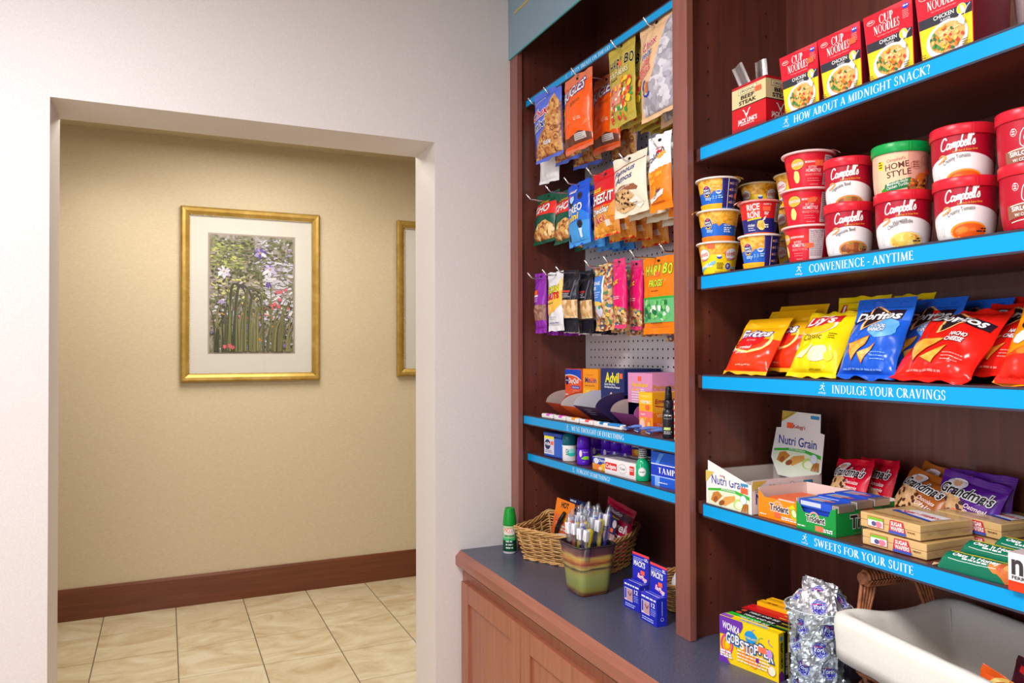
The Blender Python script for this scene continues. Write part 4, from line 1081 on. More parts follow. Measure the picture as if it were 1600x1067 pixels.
fa = Art().text('NOODLES', .0, .052, .026, WHITE, .11, .06, .05, 'c', out=C(206, 40, 52), ow=.1); fa.lines(.045, .09, .06, 4, .01, .004, C(206, 80, 90)); fa.lines(.02, .012, .04, 1, .01, .005, C(180, 150, 60))
foam_cup('white foam noodle cup with a red outlined S right of the noodle cartons', 1.452, .951, -14, fa)
foam_cup('plain sided white foam cup right of the cup with the red letter', 1.462, .852, 0, Art().rect(.07, .02, .1, .15, C(206, 60, 70)))
carton('noodle_carton', 'plain red carton at the right edge of the topmost shelf', 'food carton', None, .09, .10, .15, C(206, 20, 60), (1.392, .765, zt), FD + radians(2), front=Art().rect(-.03, .02, .03, .06, C(230, 200, 60)))
# ================================================================ HOOKS AND HANGING BAGS
HOOK = None
SH = {1: 2.647, 2: 2.2785, 3: 1.9715}
row_word = {1: 'top', 2: 'middle', 3: 'lowest'}
hook_ys = {1: (2.6206, 2.4901, 2.2808, 2.0245, 1.8456), 2: (2.6406, 2.4774, 2.3348, 2.1791, 1.9797, 1.8105), 3: (2.6315, 2.506, 2.3996, 2.1944, 2.0766, 1.9225, 1.773)}
hold = {(1, 0): 'holding the bag that shows its pale back', (1, 1): 'through the blue snack mix bag', (1, 2): 'through the orange corn snack bags', (1, 3): 'through the olive gold gummy bags', (1, 4): 'through the tan bag beside the cabinet stile',
        (2, 0): 'reaching out left of the green snack bags', (2, 1): 'between the two green snack bags', (2, 2): 'through the blue mini cookie bag', (2, 3): 'through the red cracker bag', (2, 4): 'through the cream cookie bag', (2, 5): 'through the white and orange cracker bag',
        (3, 0): 'through the purple almond bag', (3, 1): 'through the white corn nut bag', (3, 2): 'through the black peanut bags', (3, 3): 'through the blue topped trail mix bag', (3, 4): 'through the pink nut bags', (3, 5): 'through the orange and green gummy bag', (3, 6): 'nearest the cabinet stile, mostly hidden'}
mb = MB()
mb.tube([(.309, 0, 0), (.20, 0, 0), (.1, 0, -.001), (.022, 0, -.002), (.016, 0, 0), (0, 0, .0165)], .0028, steel, 8)
mb.sphere((0, 0, .0166), .0034, .0034, .0034, steel, 8, 5)
wire_me = mb.build('wire').data
mb = MB(); mb.box(.3035, .3075, -.012, .012, -.011, .011, steel); plate_me = mb.build('back_plate').data
for nm in ('wire', 'back_plate'): bpy.data.objects.remove(bpy.data.objects[nm])
for r_ in hook_ys:
    for k, y in enumerate(hook_ys[r_]):
        t = thing('peg_hook', 'chrome peg hook of the %s row %s' % (row_word[r_], hold[(r_, k)]), 'hook', (1.275, y, SH[r_]), 0, 'peg hooks on the pegboard')
        for nm, me in (('wire', wire_me), ('back_plate', plate_me)):
            o = bpy.data.objects.new(nm, me); COL.objects.link(o); o.parent = t

def hang(n, root, dx, lab, dz=0.0, dy=0.0, wob=3.0):
    """more of the same bag further back on the hook"""
    ords = ('second', 'third', 'fourth', 'fifth', 'sixth')
    for k in range(n):
        l = root.location
        dup(root, lab % ords[k], (l.x + dx * (k + 1), l.y + dy * (k + 1) + R.uniform(-.004, .004), l.z + dz * (k + 1) + R.uniform(-.004, .004)), root.rotation_euler[2] + radians(R.uniform(-wob, wob)), roll=R.uniform(-.05, .05))

GB = 'hanging snack bags on the pegboard'
def Y_(deg): return FD + radians(deg)

# --- top row
CB = C(92, 116, 226, .3); CWT = C(244, 242, 246, .3)
def chex():
    a = Art(); a.poly([(-.085, .012), (.085, .012), (.085, .19), (.05, .235), (.03, .2), (.035, .155), (.0, .1), (-.05, .05), (-.085, .036)], snack_mix)
    rr = random.Random(5)
    for _ in range(42):
        x = rr.uniform(-.07, .08); y = rr.uniform(.018, .2)
        if y > .06 + (x + .05) * 1.3: continue
        a.ring(x, y, .007, .0055, .003, rr.choice([C(214, 150, 80), C(176, 104, 50), C(232, 182, 112), C(140, 80, 40)]), 0, 360, 10)
    a.text('TRADITIONAL', -.06, .212, .006, WHITE, .07, .01, .15, rot=.2)
    a.text('Chex', -.066, .15, .034, C(204, 34, 60), .102, .045, .2, out=WHITE, ow=.08, rot=.16)
    a.text('mix', -.066, .108, .03, C(36, 50, 140), .084, .05, .2, out=WHITE, ow=.08, rot=.16)
    a.rect(.0, .05, .04, .062, C(230, 230, 234)); a.lines(.002, .058, .038, 2, .005, .002, C(90, 90, 110))
    a.poly([(-.085, .02), (-.07, .02), (-.07, .1), (-.085, .115)], C(110, 60, 150))
    return a
b = bag('snack_mix_bag', 'blue bag of snack mix in front on the second hook of the top row', 'snack bag', GB, .172, .262, .06, CB, chex(), (1.30, 2.493, 2.402), Y_(9), .0, -.05, s1=.02, back=CWT, seed=1, hole=True)
hang(2, b, .07, 'blue bag of snack mix, %s on its hook behind the front one', -.01, -.02)
bag('snack_mix_bag', 'snack mix bag hung backwards so its plain lavender white back shows below', 'snack bag', GB, .13, .262, .05, CWT, Art().lines(-.05, .13, .0, 3, .008, .003, C(100, 90, 170)), (1.362, 2.615, 2.345), Y_(8), 0, .03, s1=.02, seed=2, hole=True)
bag('snack_mix_bag', 'blue snack mix bag deep behind the orange corn snack bags', 'snack bag', GB, .16, .25, .05, CB, chex(), (1.50, 2.30, 2.372), Y_(2), 0, .04, s1=.02, back=CWT, seed=6)

BO = C(250, 96, 24, .25); BP = C(70, 40, 130)
def bugles():
    a = Art(); a.poly([(-.08, .02), (.08, .02), (.08, .045), (.03, .06), (-.03, .045), (-.08, .05)], C(110, 60, 44)); a.rect(.0, .03, .06, .052, C(206, 200, 200)); a.lines(.004, .046, .056, 3, .006, .002, C(80, 60, 60))
    a.text('BUGLES', -.064, .172, .042, WHITE, .125, .03, .1, out=BP, ow=.1, rot=.28)
    a.text('BOLO', -.01, .150, .012, C(170, 90, 20), .05, .04, .1, rot=.26)
    for (x, y, q) in ((-.055, .15, .9), (-.045, .135, 1.4), (-.062, .128, .5)): a.poly([(x - .012 * cos(q), y - .012 * sin(q)), (x + .02 * cos(q + 1.2), y + .02 * sin(q + 1.2)), (x + .02 * cos(q + .5), y + .02 * sin(q + .5))], C(252, 196, 40))
    a.lines(.01, .105, .05, 2, .006, .003, C(255, 220, 200))
    for (x, y, q) in ((-.03, .075, .7), (.02, .085, 1.1), (.05, .07, .4), (-.055, .06, 1.3)): a.poly([(x, y), (x + .032 * cos(q), y + .032 * sin(q)), (x + .03 * cos(q + .6), y + .03 * sin(q + .6))], C(236, 120, 60))
    return a
b = bag('corn_snack_bag', 'orange bag of horn shaped corn snacks in front on its hook', 'snack bag', GB, .165, .268, .062, BO, bugles(), (1.308, 2.286, 2.385), Y_(6), 0, -.02, s1=.034, seed=3, seal=C(226, 120, 84, .3), hole=True)
dup(b, 'orange bag of corn snacks half hidden behind the gold gummy bag', (1.412, 2.276, 2.39), Y_(4), roll=.03)

GO = C(190, 168, 66, .3)
gum = [C(220, 60, 60, .3), C(60, 160, 80, .3), C(246, 200, 50, .3), C(250, 130, 50, .3), C(244, 244, 220, .3), C(206, 40, 70, .3)]
def haribo(gold=True):
    a = Art()
    for k, ch in enumerate('HARIBO'):
        x = -.063 + k * .0235
        a.text(ch, x, .182 + .002 * sin(k * 2.2), .031, BLACK if gold else C(206, 226, 40), .02 if ch != 'I' else .006, .05, 0, out=C(246, 232, 170) if gold else C(40, 130, 60), ow=.05)
    if gold:
        a.rect(-.004, .184, .014, .2, STK); a.text('GOLD-BEARS', -.063, .155, .017, C(246, 236, 190), .112, .03, .05, out=C(120, 96, 30), ow=.05, rot=.02)
        a.poly([(-.062, .062), (.01, .066), (.014, .128), (-.056, .124)], C(220, 140, 120)); a.lines(-.05, .145, .0, 1, .006, .003, BLACK)
        rr = random.Random(8)
        for _ in range(46): a.ell(rr.uniform(-.058, .066), rr.uniform(.012, .12), rr.uniform(.005, .0095), rr.uniform(.004, .0065), rr.choice(gum), 9, rr.uniform(0, 3))
        for _ in range(14): a.ell(rr.uniform(.02, .062), rr.uniform(.05, .135), rr.uniform(.007, .012), rr.uniform(.005, .009), rr.choice(gum[2:4] + gum[2:3] + gum[:1]), 10, rr.uniform(0, 3))
    return a
b = bag('gummy_bag', 'olive gold bag of gummy candy with black lettering in front on its hook', 'candy bag', GB, .152, .266, .028, GO, haribo(), (1.313, 2.018, 2.402), Y_(0), 0, -.02, s0=.02, s1=.03, seed=4, hole=True)
hang(5, b, .036, 'olive gold bag of gummy candy, %s on the hook behind the front one', -.0015, -.006)

TN_ = C(232, 190, 146, .35)
def muddy():
    a = Art(); a.poly([(-.06, .012), (.085, .012), (.085, .275), (.062, .27), (.064, .2), (.03, .15), (.0, .09), (-.03, .06), (-.058, .05)], choc_m)
    rr = random.Random(6)
    for _ in range(30):
        x, y = rr.uniform(-.045, .08), rr.uniform(.02, .24)
        if y > .04 + (x + .05) * 1.7: continue
        a.ell(x, y, rr.uniform(.009, .014), rr.uniform(.007, .011), rr.choice([C(196, 192, 204), C(168, 162, 176), C(216, 212, 220)]), 9, rr.uniform(0, 3), .15)
    a.text('Chex', -.04, .196, .023, C(206, 40, 60), .07, .03, .15, out=WHITE, ow=.05, rot=.24); a.text('mix', -.036, .172, .019, C(36, 50, 140), .05, .04, .2, out=WHITE, ow=.05, rot=.24)
    a.text('muddy', -.066, .132, .021, C(206, 36, 60), .085, .035, .2, out=C(250, 230, 210), ow=.04, rot=.36); a.text('buddies', -.072, .106, .02, C(206, 36, 60), .09, .035, .2, out=C(250, 230, 210), ow=.04, rot=.36)
    a.ring(-.024, .086, .014, .02, .006, C(44, 60, 150), 90, 330, 16); a.ell(-.019, .088, .009, .017, C(206, 110, 60), 14, -.2)
    return a
b = bag('snack_mix_bag', 'tan bag of coated snack mix beside the cabinet stile, top row', 'snack bag', GB, .168, .292, .055, TN_, muddy(), (1.315, 1.833, 2.376), Y_(0), 0, -.02, s1=.026, seed=5, hole=True)
hang(2, b, .06, 'tan bag of coated snack mix, %s on its hook', -.008, -.012)

# --- middle row
GR_ = C(12, 84, 62, .28)
def chester():
    a = Art(); a.poly([(-.075, .108), (.075, .108), (.075, .16), (-.075, .16)], C(238, 50, 40)); a.text('CHO', -.06, .116, .032, WHITE, .1, .05, .1, out=C(150, 20, 30), ow=.05, rot=.06)
    a.text('CHEESE', -.04, .163, .009, YEL, .06, .04, .1); a.poly([(-.05, .012), (.07, .012), (.074, .06), (.03, .085), (-.02, .07), (-.06, .04)], snack_mix)
    rr = random.Random(2)
    for _ in range(18): a.ell(rr.uniform(-.045, .062), rr.uniform(.018, .062), rr.uniform(.008, .013), rr.uniform(.006, .009), rr.choice([C(240, 206, 140), C(226, 176, 100), C(246, 220, 160)]), 8, rr.uniform(0, 3), .2)
    a.poly([(-.075, .03), (-.06, .03), (-.045, .1), (-.075, .1)], C(150, 160, 160)); a.lines(-.07, .092, -.05, 9, .007, .003, C(70, 90, 90))
    return a
b = bag('green_snack_bag', 'dark green and red snack bag, leftmost of the middle row', 'snack bag', GB, .145, .205, .055, GR_, chester(), (1.345, 2.628, 2.108), Y_(8), -.14, -.04, s1=.03, seed=7, hole=True)
dup(b, 'dark green and red snack bag just left of the blue cookie bag', (1.362, 2.485, 2.094), Y_(7), tilt=-.1, roll=-.07)
dup(b, 'dark green and red snack bag deep behind the blue cookie bag', (1.44, 2.468, 2.07), Y_(6), tilt=-.05, roll=-.05)

OB = C(20, 84, 220, .25)
def oreo():
    a = Art(); a.rect(-.07, .0, .07, .085, C(70, 160, 236)); a.poly([(-.07, .08), (.07, .08), (.07, .1), (.0, .15), (-.07, .12)], C(44, 124, 232))
    a.text('OREO', -.054, .108, .026, WHITE, .1, .05, .1, out=C(20, 40, 130), ow=.07, rot=.14); a.text('mini', -.052, .08, .024, YEL, .08, .05, .15, out=C(20, 60, 150), ow=.05, rot=.14)
    a.poly([(-.056, .175), (-.024, .185), (-.05, .158)], C(230, 70, 90)); a.rect(-.05, .19, .0, .202, C(220, 226, 246)); a.lines(-.047, .197, -.003, 1, .005, .004, RED)
    for (x, y, q) in ((.028, .172, .6), (-.028, .148, .3), (.03, .07, 0), (-.05, .032, .2)): a.ell(x, y, .013, .0145, C(34, 28, 40), 14, q); a.ring(x, y, .009, .0105, .0012, C(90, 84, 100), 0, 360, 14)
    a.poly([(.02, .055), (.04, .055), (.036, .025), (.026, .022)], C(226, 240, 252)); a.ell(-.02, .165, .014, .012, C(180, 216, 250), 10, .4, .2)
    return a
b = bag('mini_cookie_bag', 'blue bag of mini sandwich cookies in front on its hook', 'cookie bag', GB, .145, .225, .045, OB, oreo(), (1.338, 2.334, 2.062), Y_(3), 0, -.05, s1=.022, seed=8, hole=True)
hang(3, b, .052, 'blue bag of mini sandwich cookies, %s on its hook', -.006, -.012)

RC = C(222, 24, 36, .25)
def cheez():
    a = Art(); a.rect(-.075, .0, .075, .1, C(224, 150, 60)); a.rect(-.075, .094, .075, .102, ORG)
    a.rect(-.058, .152, -.006, .165, YEL); a.lines(-.054, .161, -.01, 2, .005, .003, RED); a.rect(-.075, .145, .075, .149, C(246, 120, 40))
    a.text('CHEEZ-IT', -.06, .108, .031, WHITE, .122, .05, .05, out=C(120, 20, 30), ow=.06, rot=.05)
    a.text('Cheddar', -.058, .073, .02, WHITE, .105, .04, .05, out=C(90, 40, 30), ow=.08, rot=.06); a.text('Jack', -.048, .046, .022, C(196, 40, 50), .075, .05, .1, out=C(250, 226, 190), ow=.05, rot=.06)
    rr = random.Random(4)
    for _ in range(30):
        x, y, q = rr.uniform(-.065, .066), rr.uniform(.01, .05), rr.uniform(0, 2); s_ = .013
        if x < .03 and y > .04: continue
        a.poly([(x + s_ * cos(q + k * pi / 2), y + s_ * sin(q + k * pi / 2)) for k in range(4)], rr.choice([C(240, 160, 50), C(222, 128, 36), C(250, 184, 80)]))
    a.rect(.02, .03, .045, .05, C(230, 224, 214)); a.poly([(.04, .06), (.075, .06), (.075, .12), (.055, .1)], C(236, 150, 50))
    return a
b = bag('cheese_cracker_bag', 'red bag of cheddar jack crackers in front on its hook', 'cracker bag', GB, .15, .222, .052, RC, cheez(), (1.345, 2.165, 2.070), Y_(3), 0, -.03, s1=.022, seed=9, hole=True)
hang(3, b, .055, 'red bag of cheddar jack crackers, %s on its hook', -.008, -.012)

CM = C(236, 226, 204, .32)
def amos():
    a = Art(); a.poly([(-.08, .145), (.08, .163), (.08, .166), (-.08, .149)], C(150, 60, 40))
    a.text('Famous', -.058, .122, .018, C(34, 56, 130), .105, .02, .25, rot=.14); a.text('Amos', -.05, .098, .02, C(34, 56, 130), .09, .02, .25, rot=.14)
    a.poly([(-.082, .07), (-.02, .09), (.045, .088), (.062, .075), (.055, .068), (-.01, .078), (-.082, .056)], C(150, 92, 62)); a.text('chocolate chip', -.05, .076, .006, CM, .08, .02, 0, rot=.12)
    a.ell(-.018, .045, .055, .034, cookie_m, 22, .12, .06)
    rr = random.Random(3)
    for _ in range(22): a.ell(-.018 + rr.uniform(-.042, .042), .046 + rr.uniform(-.022, .022), .0045, .0032, C(70, 36, 22), 7, rr.uniform(0, 3), .2)
    a.poly([(.01, .04), (.05, .052), (.07, .025), (.05, .012)], C(244, 238, 226)); a.lines(.022, .03, .052, 1, .004, .003, C(120, 100, 90))
    return a
b = bag('chip_cookie_bag', 'cream bag of chocolate chip cookies in front on its hook', 'cookie bag', GB, .17, .19, .05, CM, amos(), (1.312, 1.972, 2.108), Y_(3), 0, -.04, s0=.026, s1=.026, seed=10, hole=True, belly=1.0)
hang(4, b, .05, 'cream bag of chocolate chip cookies, %s on its hook', -.006, -.014)

GF = C(250, 134, 20, .28)
def gold_bands(u, v): return GF if v < .52 + .05 * u else CWT
def goldfish():
    a = Art(); a.text('Goldfish', -.04, .132, .021, C(60, 50, 70), .082, .02, .25, rot=.42); a.rect(-.002, .165, .026, .172, RED); a.lines(-.01, .178, .03, 1, .004, .003, C(200, 60, 60))
    for (x, y, q, s_) in ((.02, .155, .4, 1), (-.03, .105, -.4, 1.1), (.015, .1, .2, .9), (-.02, .08, .3, .9), (-.01, .045, 1.2, 1.2)):
        a.ell(x, y, .014 * s_, .008 * s_, C(252, 170, 50), 12, q); a.poly([(x + .011 * s_ * cos(q), y + .011 * s_ * sin(q)), (x + .021 * s_ * cos(q + .4), y + .021 * s_ * sin(q + .4)), (x + .021 * s_ * cos(q - .4), y + .021 * s_ * sin(q - .4))], C(252, 170, 50))
    a.poly([(-.04, .036), (.036, .055), (.03, .04), (-.04, .024)], C(240, 236, 230)); a.text('cheddar', -.018, .034, .0105, C(70, 50, 90), .05, .03, .15, rot=.4); a.lines(-.04, .021, .03, 1, .004, .0025, C(190, 90, 20))
    return a
b = bag('goldfish_cracker_bag', 'white topped orange bag of fish shaped crackers in front on its hook', 'cracker bag', GB, .108, .222, .042, CWT, goldfish(), (1.303, 1.804, 2.093), Y_(0), 0, -.02, s0=.02, s1=.034, seed=11, seal=CWT, bands=gold_bands, hole=True)
hang(3, b, .055, 'white topped orange cracker bag, %s on its hook', -.012, -.014)
for o in bpy.data.objects:
    if o.name.startswith('bottom_seal') and o.parent and o.parent.name.startswith('goldfish'):
        o.data.materials[0] = GF

# --- lowest row
PU = C(146, 44, 176, .25)
def win(m_, y0, y1, w2): return Art().poly([(-w2, y0), (w2, y0), (w2, y1), (-w2, y1)], m_)
a = win(almond_m, .05, .11, .042); a.rect(-.03, .15, .0, .168, ORG); a.rect(-.034, .142, .006, .149, C(236, 226, 240)); a.lines(-.034, .135, .01, 3, .006, .003, C(200, 150, 220))
b = bag('almond_bag', 'slim purple bag of almonds, leftmost of the lowest hanging row', 'nut bag', GB, .084, .235, .042, PU, a, (1.333, 2.632, 1.756), Y_(4), 0, -.02, s0=.02, s1=.026, seed=12, hole=True)
hang(3, b, .05, 'slim purple bag of almonds, %s on its hook', -.004, -.006)
CW_ = C(232, 232, 238, .3)
def corn(lbl=True):
    a = Art(); a.poly([(-.052, .075), (-.03, .06), (.02, .075), (.052, .1), (.052, .19), (.03, .165), (.0, .12), (-.052, .115)], C(250, 190, 70)); a.poly([(.0, .13), (.05, .15), (.05, .2), (.03, .18)], C(252, 220, 140))
    a.text('CORN', -.04, .14, .023, C(236, 226, 40), .076, .06, .1, out=C(60, 60, 30), ow=.09, rot=.1); a.text('NUTS', -.036, .115, .021, C(226, 34, 44), .076, .07, .1, out=C(110, 10, 20), ow=.05, rot=.1)
    a.text('Original', -.038, .098, .0075, C(70, 110, 60), .045, .02, .15, rot=.12)
    for (x, y) in ((-.035, .08), (-.02, .072), (-.03, .066), (-.04, .07), (-.012, .083)): a.ell(x, y, .009, .0075, C(250, 206, 110), 9, R.uniform(0, 3), .1)
    a.lines(-.02, .05, .02, 2, .007, .002, GREY); a.lines(-.036, .028, .036, 1, .005, .004, C(140, 150, 190))
    return a
b = bag('corn_nut_bag', 'white bag of corn nuts in front on its hook', 'nut bag', GB, .104, .222, .036, CW_, corn(), (1.33, 2.503, 1.762), Y_(5), 0, -.02, s0=.02, s1=.024, seed=13, hole=True)
hang(3, b, .06, 'white bag of corn nuts, %s on its hook', -.006, -.008)
PB = C(36, 34, 44, .22)
def peanut(): 
    a = win(nuts_m, .052, .118, .048); a.rect(-.03, .146, .02, .153, C(206, 60, 60)); a.lines(-.034, .14, .024, 3, .006, .0028, C(190, 190, 200)); a.poly([(.02, .12), (.026, .12), (.04, .19), (.036, .19)], C(96, 94, 104)); return a
b = bag('peanut_bag', 'black bag of peanuts between the corn nuts and the other black bag', 'nut bag', GB, .1, .228, .044, PB, peanut(), (1.352, 2.440, 1.756), Y_(12), 0, .02, s0=.045, s1=.026, seed=14, hole=True)
dup(b, 'black bag of peanuts hanging just left of the trail mix', (1.397, 2.398, 1.752), Y_(5), roll=-.02)
dup(b, 'black bag of peanuts showing only its narrow edge before the trail mix', (1.443, 2.395, 1.750), Y_(8), roll=.02)
dup(b, 'black bag of peanuts deep behind the trail mix', (1.49, 2.39, 1.746), Y_(6), roll=.02)
def trail():
    a = Art(); a.rect(-.05, .095, .012, .185, C(64, 124, 210)); a.poly([(.012, .095), (.02, .095), (.02, .185), (.012, .185)], C(238, 236, 232)); a.text('TRAIL', -.044, .155, .012, WHITE, .048, .03); a.text('MIX', -.044, .138, .012, WHITE, .03, .03); a.lines(-.044, .128, .004, 3, .008, .003, C(180, 206, 240))
    a.poly([(-.05, .085), (.012, .085), (.0, .097), (-.05, .105)], C(250, 200, 90)); a.ell(-.005, .065, .022, .02, C(206, 206, 222), 16, 0, .1); a.ell(.0, .078, .009, .006, C(50, 150, 90), 10); return a
b = bag('trail_mix_bag', 'clear bag of trail mix with a blue label in front on its hook', 'nut bag', GB, .098, .226, .042, trail_m, trail(), (1.348, 2.187, 1.755), Y_(6), 0, -.03, s0=.015, s1=.026, seed=15, hole=True)
hang(3, b, .055, 'clear bag of trail mix with a blue label, %s on its hook', -.006, -.01)
PK = C(226, 26, 110, .22)
def pink(): 
    a = Art(); a.poly([(-.04, .012), (.04, .012), (.04, .06), (.0, .075), (-.04, .05)], trail_m); a.text('nut', -.026, .135, .018, C(246, 190, 60), .04, .04, .25, out=C(160, 10, 60), ow=.05, rot=.3); a.lines(-.02, .1, .02, 2, .006, .003, C(250, 190, 210)); return a
b = bag('nut_bar_bag', 'pink bag of nuts right of the blue topped trail mix', 'nut bag', GB, .072, .226, .036, PK, pink(), (1.336, 2.073, 1.759), Y_(2), 0, -.02, s0=.02, s1=.022, seed=16, seal=C(226, 60, 120, .3), hole=True)
dup(b, 'pink bag of nuts just left of the orange and green gummy bag', (1.392, 2.068, 1.754), Y_(0), roll=.03)
dup(b, 'pink bag of nuts deep behind the orange and green gummy bag', (1.47, 2.06, 1.742), Y_(0), roll=-.03)
FG = C(252, 130, 14, .28); FGR = C(60, 170, 70, .25)
def frogs():
    a = haribo(False); a.rect(-.01, .175, .012, .19, STK)
    a.text('FROGS', -.036, .145, .02, C(206, 226, 40), .072, .05, 0, out=C(40, 130, 60), ow=.05); a.lines(-.02, .13, .02, 1, .005, .003, C(160, 70, 10))
    a.rect(-.082, .035, .082, .112, C(104, 190, 120)); a.rect(-.082, .106, .082, .113, C(40, 170, 60))
    rr = random.Random(9)
    for _ in range(34): a.ell(rr.uniform(-.07, .07), rr.uniform(.045, .1), rr.uniform(.007, .013), rr.uniform(.006, .01), rr.choice([C(50, 160, 80), C(206, 226, 210), C(240, 246, 236), C(30, 120, 70), C(120, 206, 110)]), 10, rr.uniform(0, 3), .15)
    a.lines(-.03, .031, .03, 1, .004, .003, C(120, 60, 10))
    return a
b = bag('gummy_bag', 'orange and green bag of gummy candy in front beside the cabinet stile', 'candy bag', GB, .164, .236, .026, FG, frogs(), (1.372, 1.913, 1.738), Y_(0), 0, .0, s0=.018, s1=.024, seed=17, hole=True)
dup(b, 'orange and green bag of gummy candy, second on its hook', (1.408, 1.90, 1.738), Y_(-2), roll=.03)
b = bag('trail_mix_bag', 'small clear trail mix bag hanging lowest, below the gummy candy bags', 'nut bag', GB, .08, .2, .03, trail_m, None, (1.51, 2.03, 1.716), Y_(0), 0, 0, seed=18)

# ================================================================ CHIP BAGS ON THE CRAVINGS SHELF
GC = 'chip bags on the cravings shelf'
zc = 1.6218
def chips(label, w_, l_, d, base, art, x, y, yaw, tilt, roll, seed, **k):
    return bag('chip_bag', label, 'chip bag', GC, w_, l_, d, base, art, (x, y, zc + .004), Y_(yaw), -radians(tilt), radians(roll), s0=.01, s1=.012, belly=.85, seed=seed, crumple=1.5, **k)
FR = C(250, 60, 24, .22); FYE = C(250, 184, 20, .25)
def fritos():
    a = Art(); a.poly([(-.082, .085), (-.03, .075), (.03, .09), (.082, .1), (.082, .17), (-.082, .17)], FYE); a.ring(-.005, .092, .062, .036, .006, C(252, 226, 130), 180, 400, 26); a.ell(-.008, .096, .05, .028, C(226, 30, 36), 26)
    a.text('Fritos', -.058, .098, .027, WHITE, .11, .05, .15, out=C(50, 40, 130), ow=.09, rot=.04); a.ell(-.062, .09, .014, .008, C(250, 90, 30), 12, .5); a.text('BRAND', -.016, .086, .004, C(250, 200, 190), .032, .02)
    a.text('The Original', -.06, .055, .0085, WHITE, .075, .03, .15, rot=.12); a.text('CORN CHIPS', -.035, .046, .005, WHITE, .03, .02, 0, rot=.06); a.lines(-.03, .018, .03, 1, .005, .003, C(250, 160, 130))
    return a
def behind(src, lab, loc, rz, tilt):
    o = dup(src, lab, loc, rz, tilt); o.scale = (1, .66, 1); return o
f1 = chips('red and yellow corn chip bag standing in front at the far left of the shelf', .155, .15, .05, FR, fritos(), 1.323, 1.492, 0, 34, 0, 21, seal=C(250, 190, 40, .3))
behind(f1, 'red and yellow corn chip bag close behind the front corn chip bag', (1.378, 1.452, zc + .012), Y_(-2), -radians(26))
behind(f1, 'red and yellow corn chip bag third back from the shelf edge', (1.436, 1.45, zc + .02), Y_(3), -radians(20))
LY = C(250, 216, 14, .25)
def lays():
    a = Art(); a.ell(-.012, .125, .05, .03, C(252, 246, 220), 24, .1); a.ell(-.012, .122, .044, .026, C(250, 190, 20), 24, .1); a.poly([(-.064, .122), (-.05, .12), (-.01, .118), (.04, .136), (.04, .158), (-.01, .15), (-.05, .152)], C(206, 24, 40)); a.text("Lay's", -.05, .124, .024, WHITE, .08, .05, .2, rot=.1)
    a.text('Classic', -.04, .082, .0155, C(50, 44, 20), .056, -.01, .2, rot=.04); a.lines(.03, .1, .05, 3, .006, .002, C(110, 90, 10))
    a.ell(.018, .048, .026, .02, C(240, 222, 186), 18, .3, .05); a.poly([(-.045, .04), (-.02, .036), (.0, .066), (-.004, .07), (-.02, .056)], C(242, 226, 180)); a.ell(.046, .044, .011, .011, C(252, 226, 60), 14); a.lines(.0, .012, .04, 1, .005, .0028, C(180, 150, 10))
    return a
l1 = chips('yellow classic potato chip bag standing in front beside the corn chips', .138, .172, .055, LY, lays(), 1.328, 1.280, 2, 30, 0, 22)
behind(l1, 'yellow potato chip bag right behind the front one, crimped top raised', (1.405, 1.235, zc + .012), Y_(-6), -radians(20))
behind(l1, 'yellow potato chip bag deepest of the three, left of the blue bags', (1.47, 1.275, zc + .022), Y_(4), -radians(10))
behind(l1, 'yellow potato chip bag peeking out above the blue chip bag', (1.475, 1.175, zc + .022), Y_(-8), -radians(14))
DB = C(24, 92, 214, .22); DR = C(238, 34, 24, .22)
def doritos(red):
    a = Art(); dk = C(44, 26, 40); w2 = .085 if red else .07; k = w2 / .075
    if not red:
        a.poly([(-w2, .13), (w2, .13), (w2, .19), (-w2, .19)], C(36, 108, 226)); a.ell(.03 * k, .108, .03, .026, C(96, 170, 244), 18, 0, .1)
    a.poly([(-.058 * k, .15), (.066 * k, .118), (.07 * k, .14), (-.05 * k, .176)] if red else [(-.062 * k, .122), (.06 * k, .132), (.062 * k, .157), (-.05 * k, .153)], dk)
    r0 = -.2 if red else .04; cy = .134 if red else .13
    pts = [(-.022 * k, cy + .045), (-.02 * k, cy - .03), (.036 * k, cy + .01)]
    a.poly(pts, C(40, 30, 34)); 
    for m_, wd in ((C(252, 150, 40), .0055), (C(255, 226, 170), .0022)):
        for p, q in ((0, 1), (1, 2), (2, 0)): a.stroke([pts[p], pts[q]], wd, m_, lambda t: .5 + .8 * t)
    a.text('Doritos', (-.056 if red else -.057) * k, .152 if red else .127, .0205, WHITE, .116 * k, .05, .22, out=dk, ow=.09, rot=r0)
    a.text('NACHO' if red else 'COOL', .008 * k, .096 if red else .105, .0082, WHITE, .038 if red else .03, .05, .2, out=C(90, 20, 20) if red else NAVY, ow=.08, rot=r0 * .6); a.text('CHEESE' if red else 'RANCH', .002 * k, .085 if red else .0945, .0082, WHITE, .042 if red else .036, .05, .2, out=C(90, 20, 20) if red else NAVY, ow=.08, rot=r0 * .6)
    ch = ramp_mat('tortilla_chip_print', 'noise', 40.0, [(.3, (222, 130, 36)), (.5, (244, 170, 60)), (.7, (252, 200, 96))], .35)
    for q in (([(-.06, .086), (.004, .09), (-.034, .03)], [(-.022, .04), (.022, .07), (.006, .026)]) if red else ([(-.052, .072), (.012, .086), (-.024, .028)], [(-.01, .046), (.03, .07), (.0, .024)])):
        a.poly([(p[0] * k, p[1]) for p in q], C(160, 70, 20)); c_ = (sum(p[0] for p in q) / 3 * k, sum(p[1] for p in q) / 3); a.poly([(c_[0] + (p[0] * k - c_[0]) * .9, c_[1] + (p[1] - c_[1]) * .9) for p in q], ch)
    a.lines(.02 * k, .05, .055 * k, 3, .007, .002, C(250, 160, 150) if red else C(120, 170, 240)); a.lines(-.05, .014, .05, 1, .005, .0032, C(250, 140, 130) if red else C(120, 160, 240))
    return a
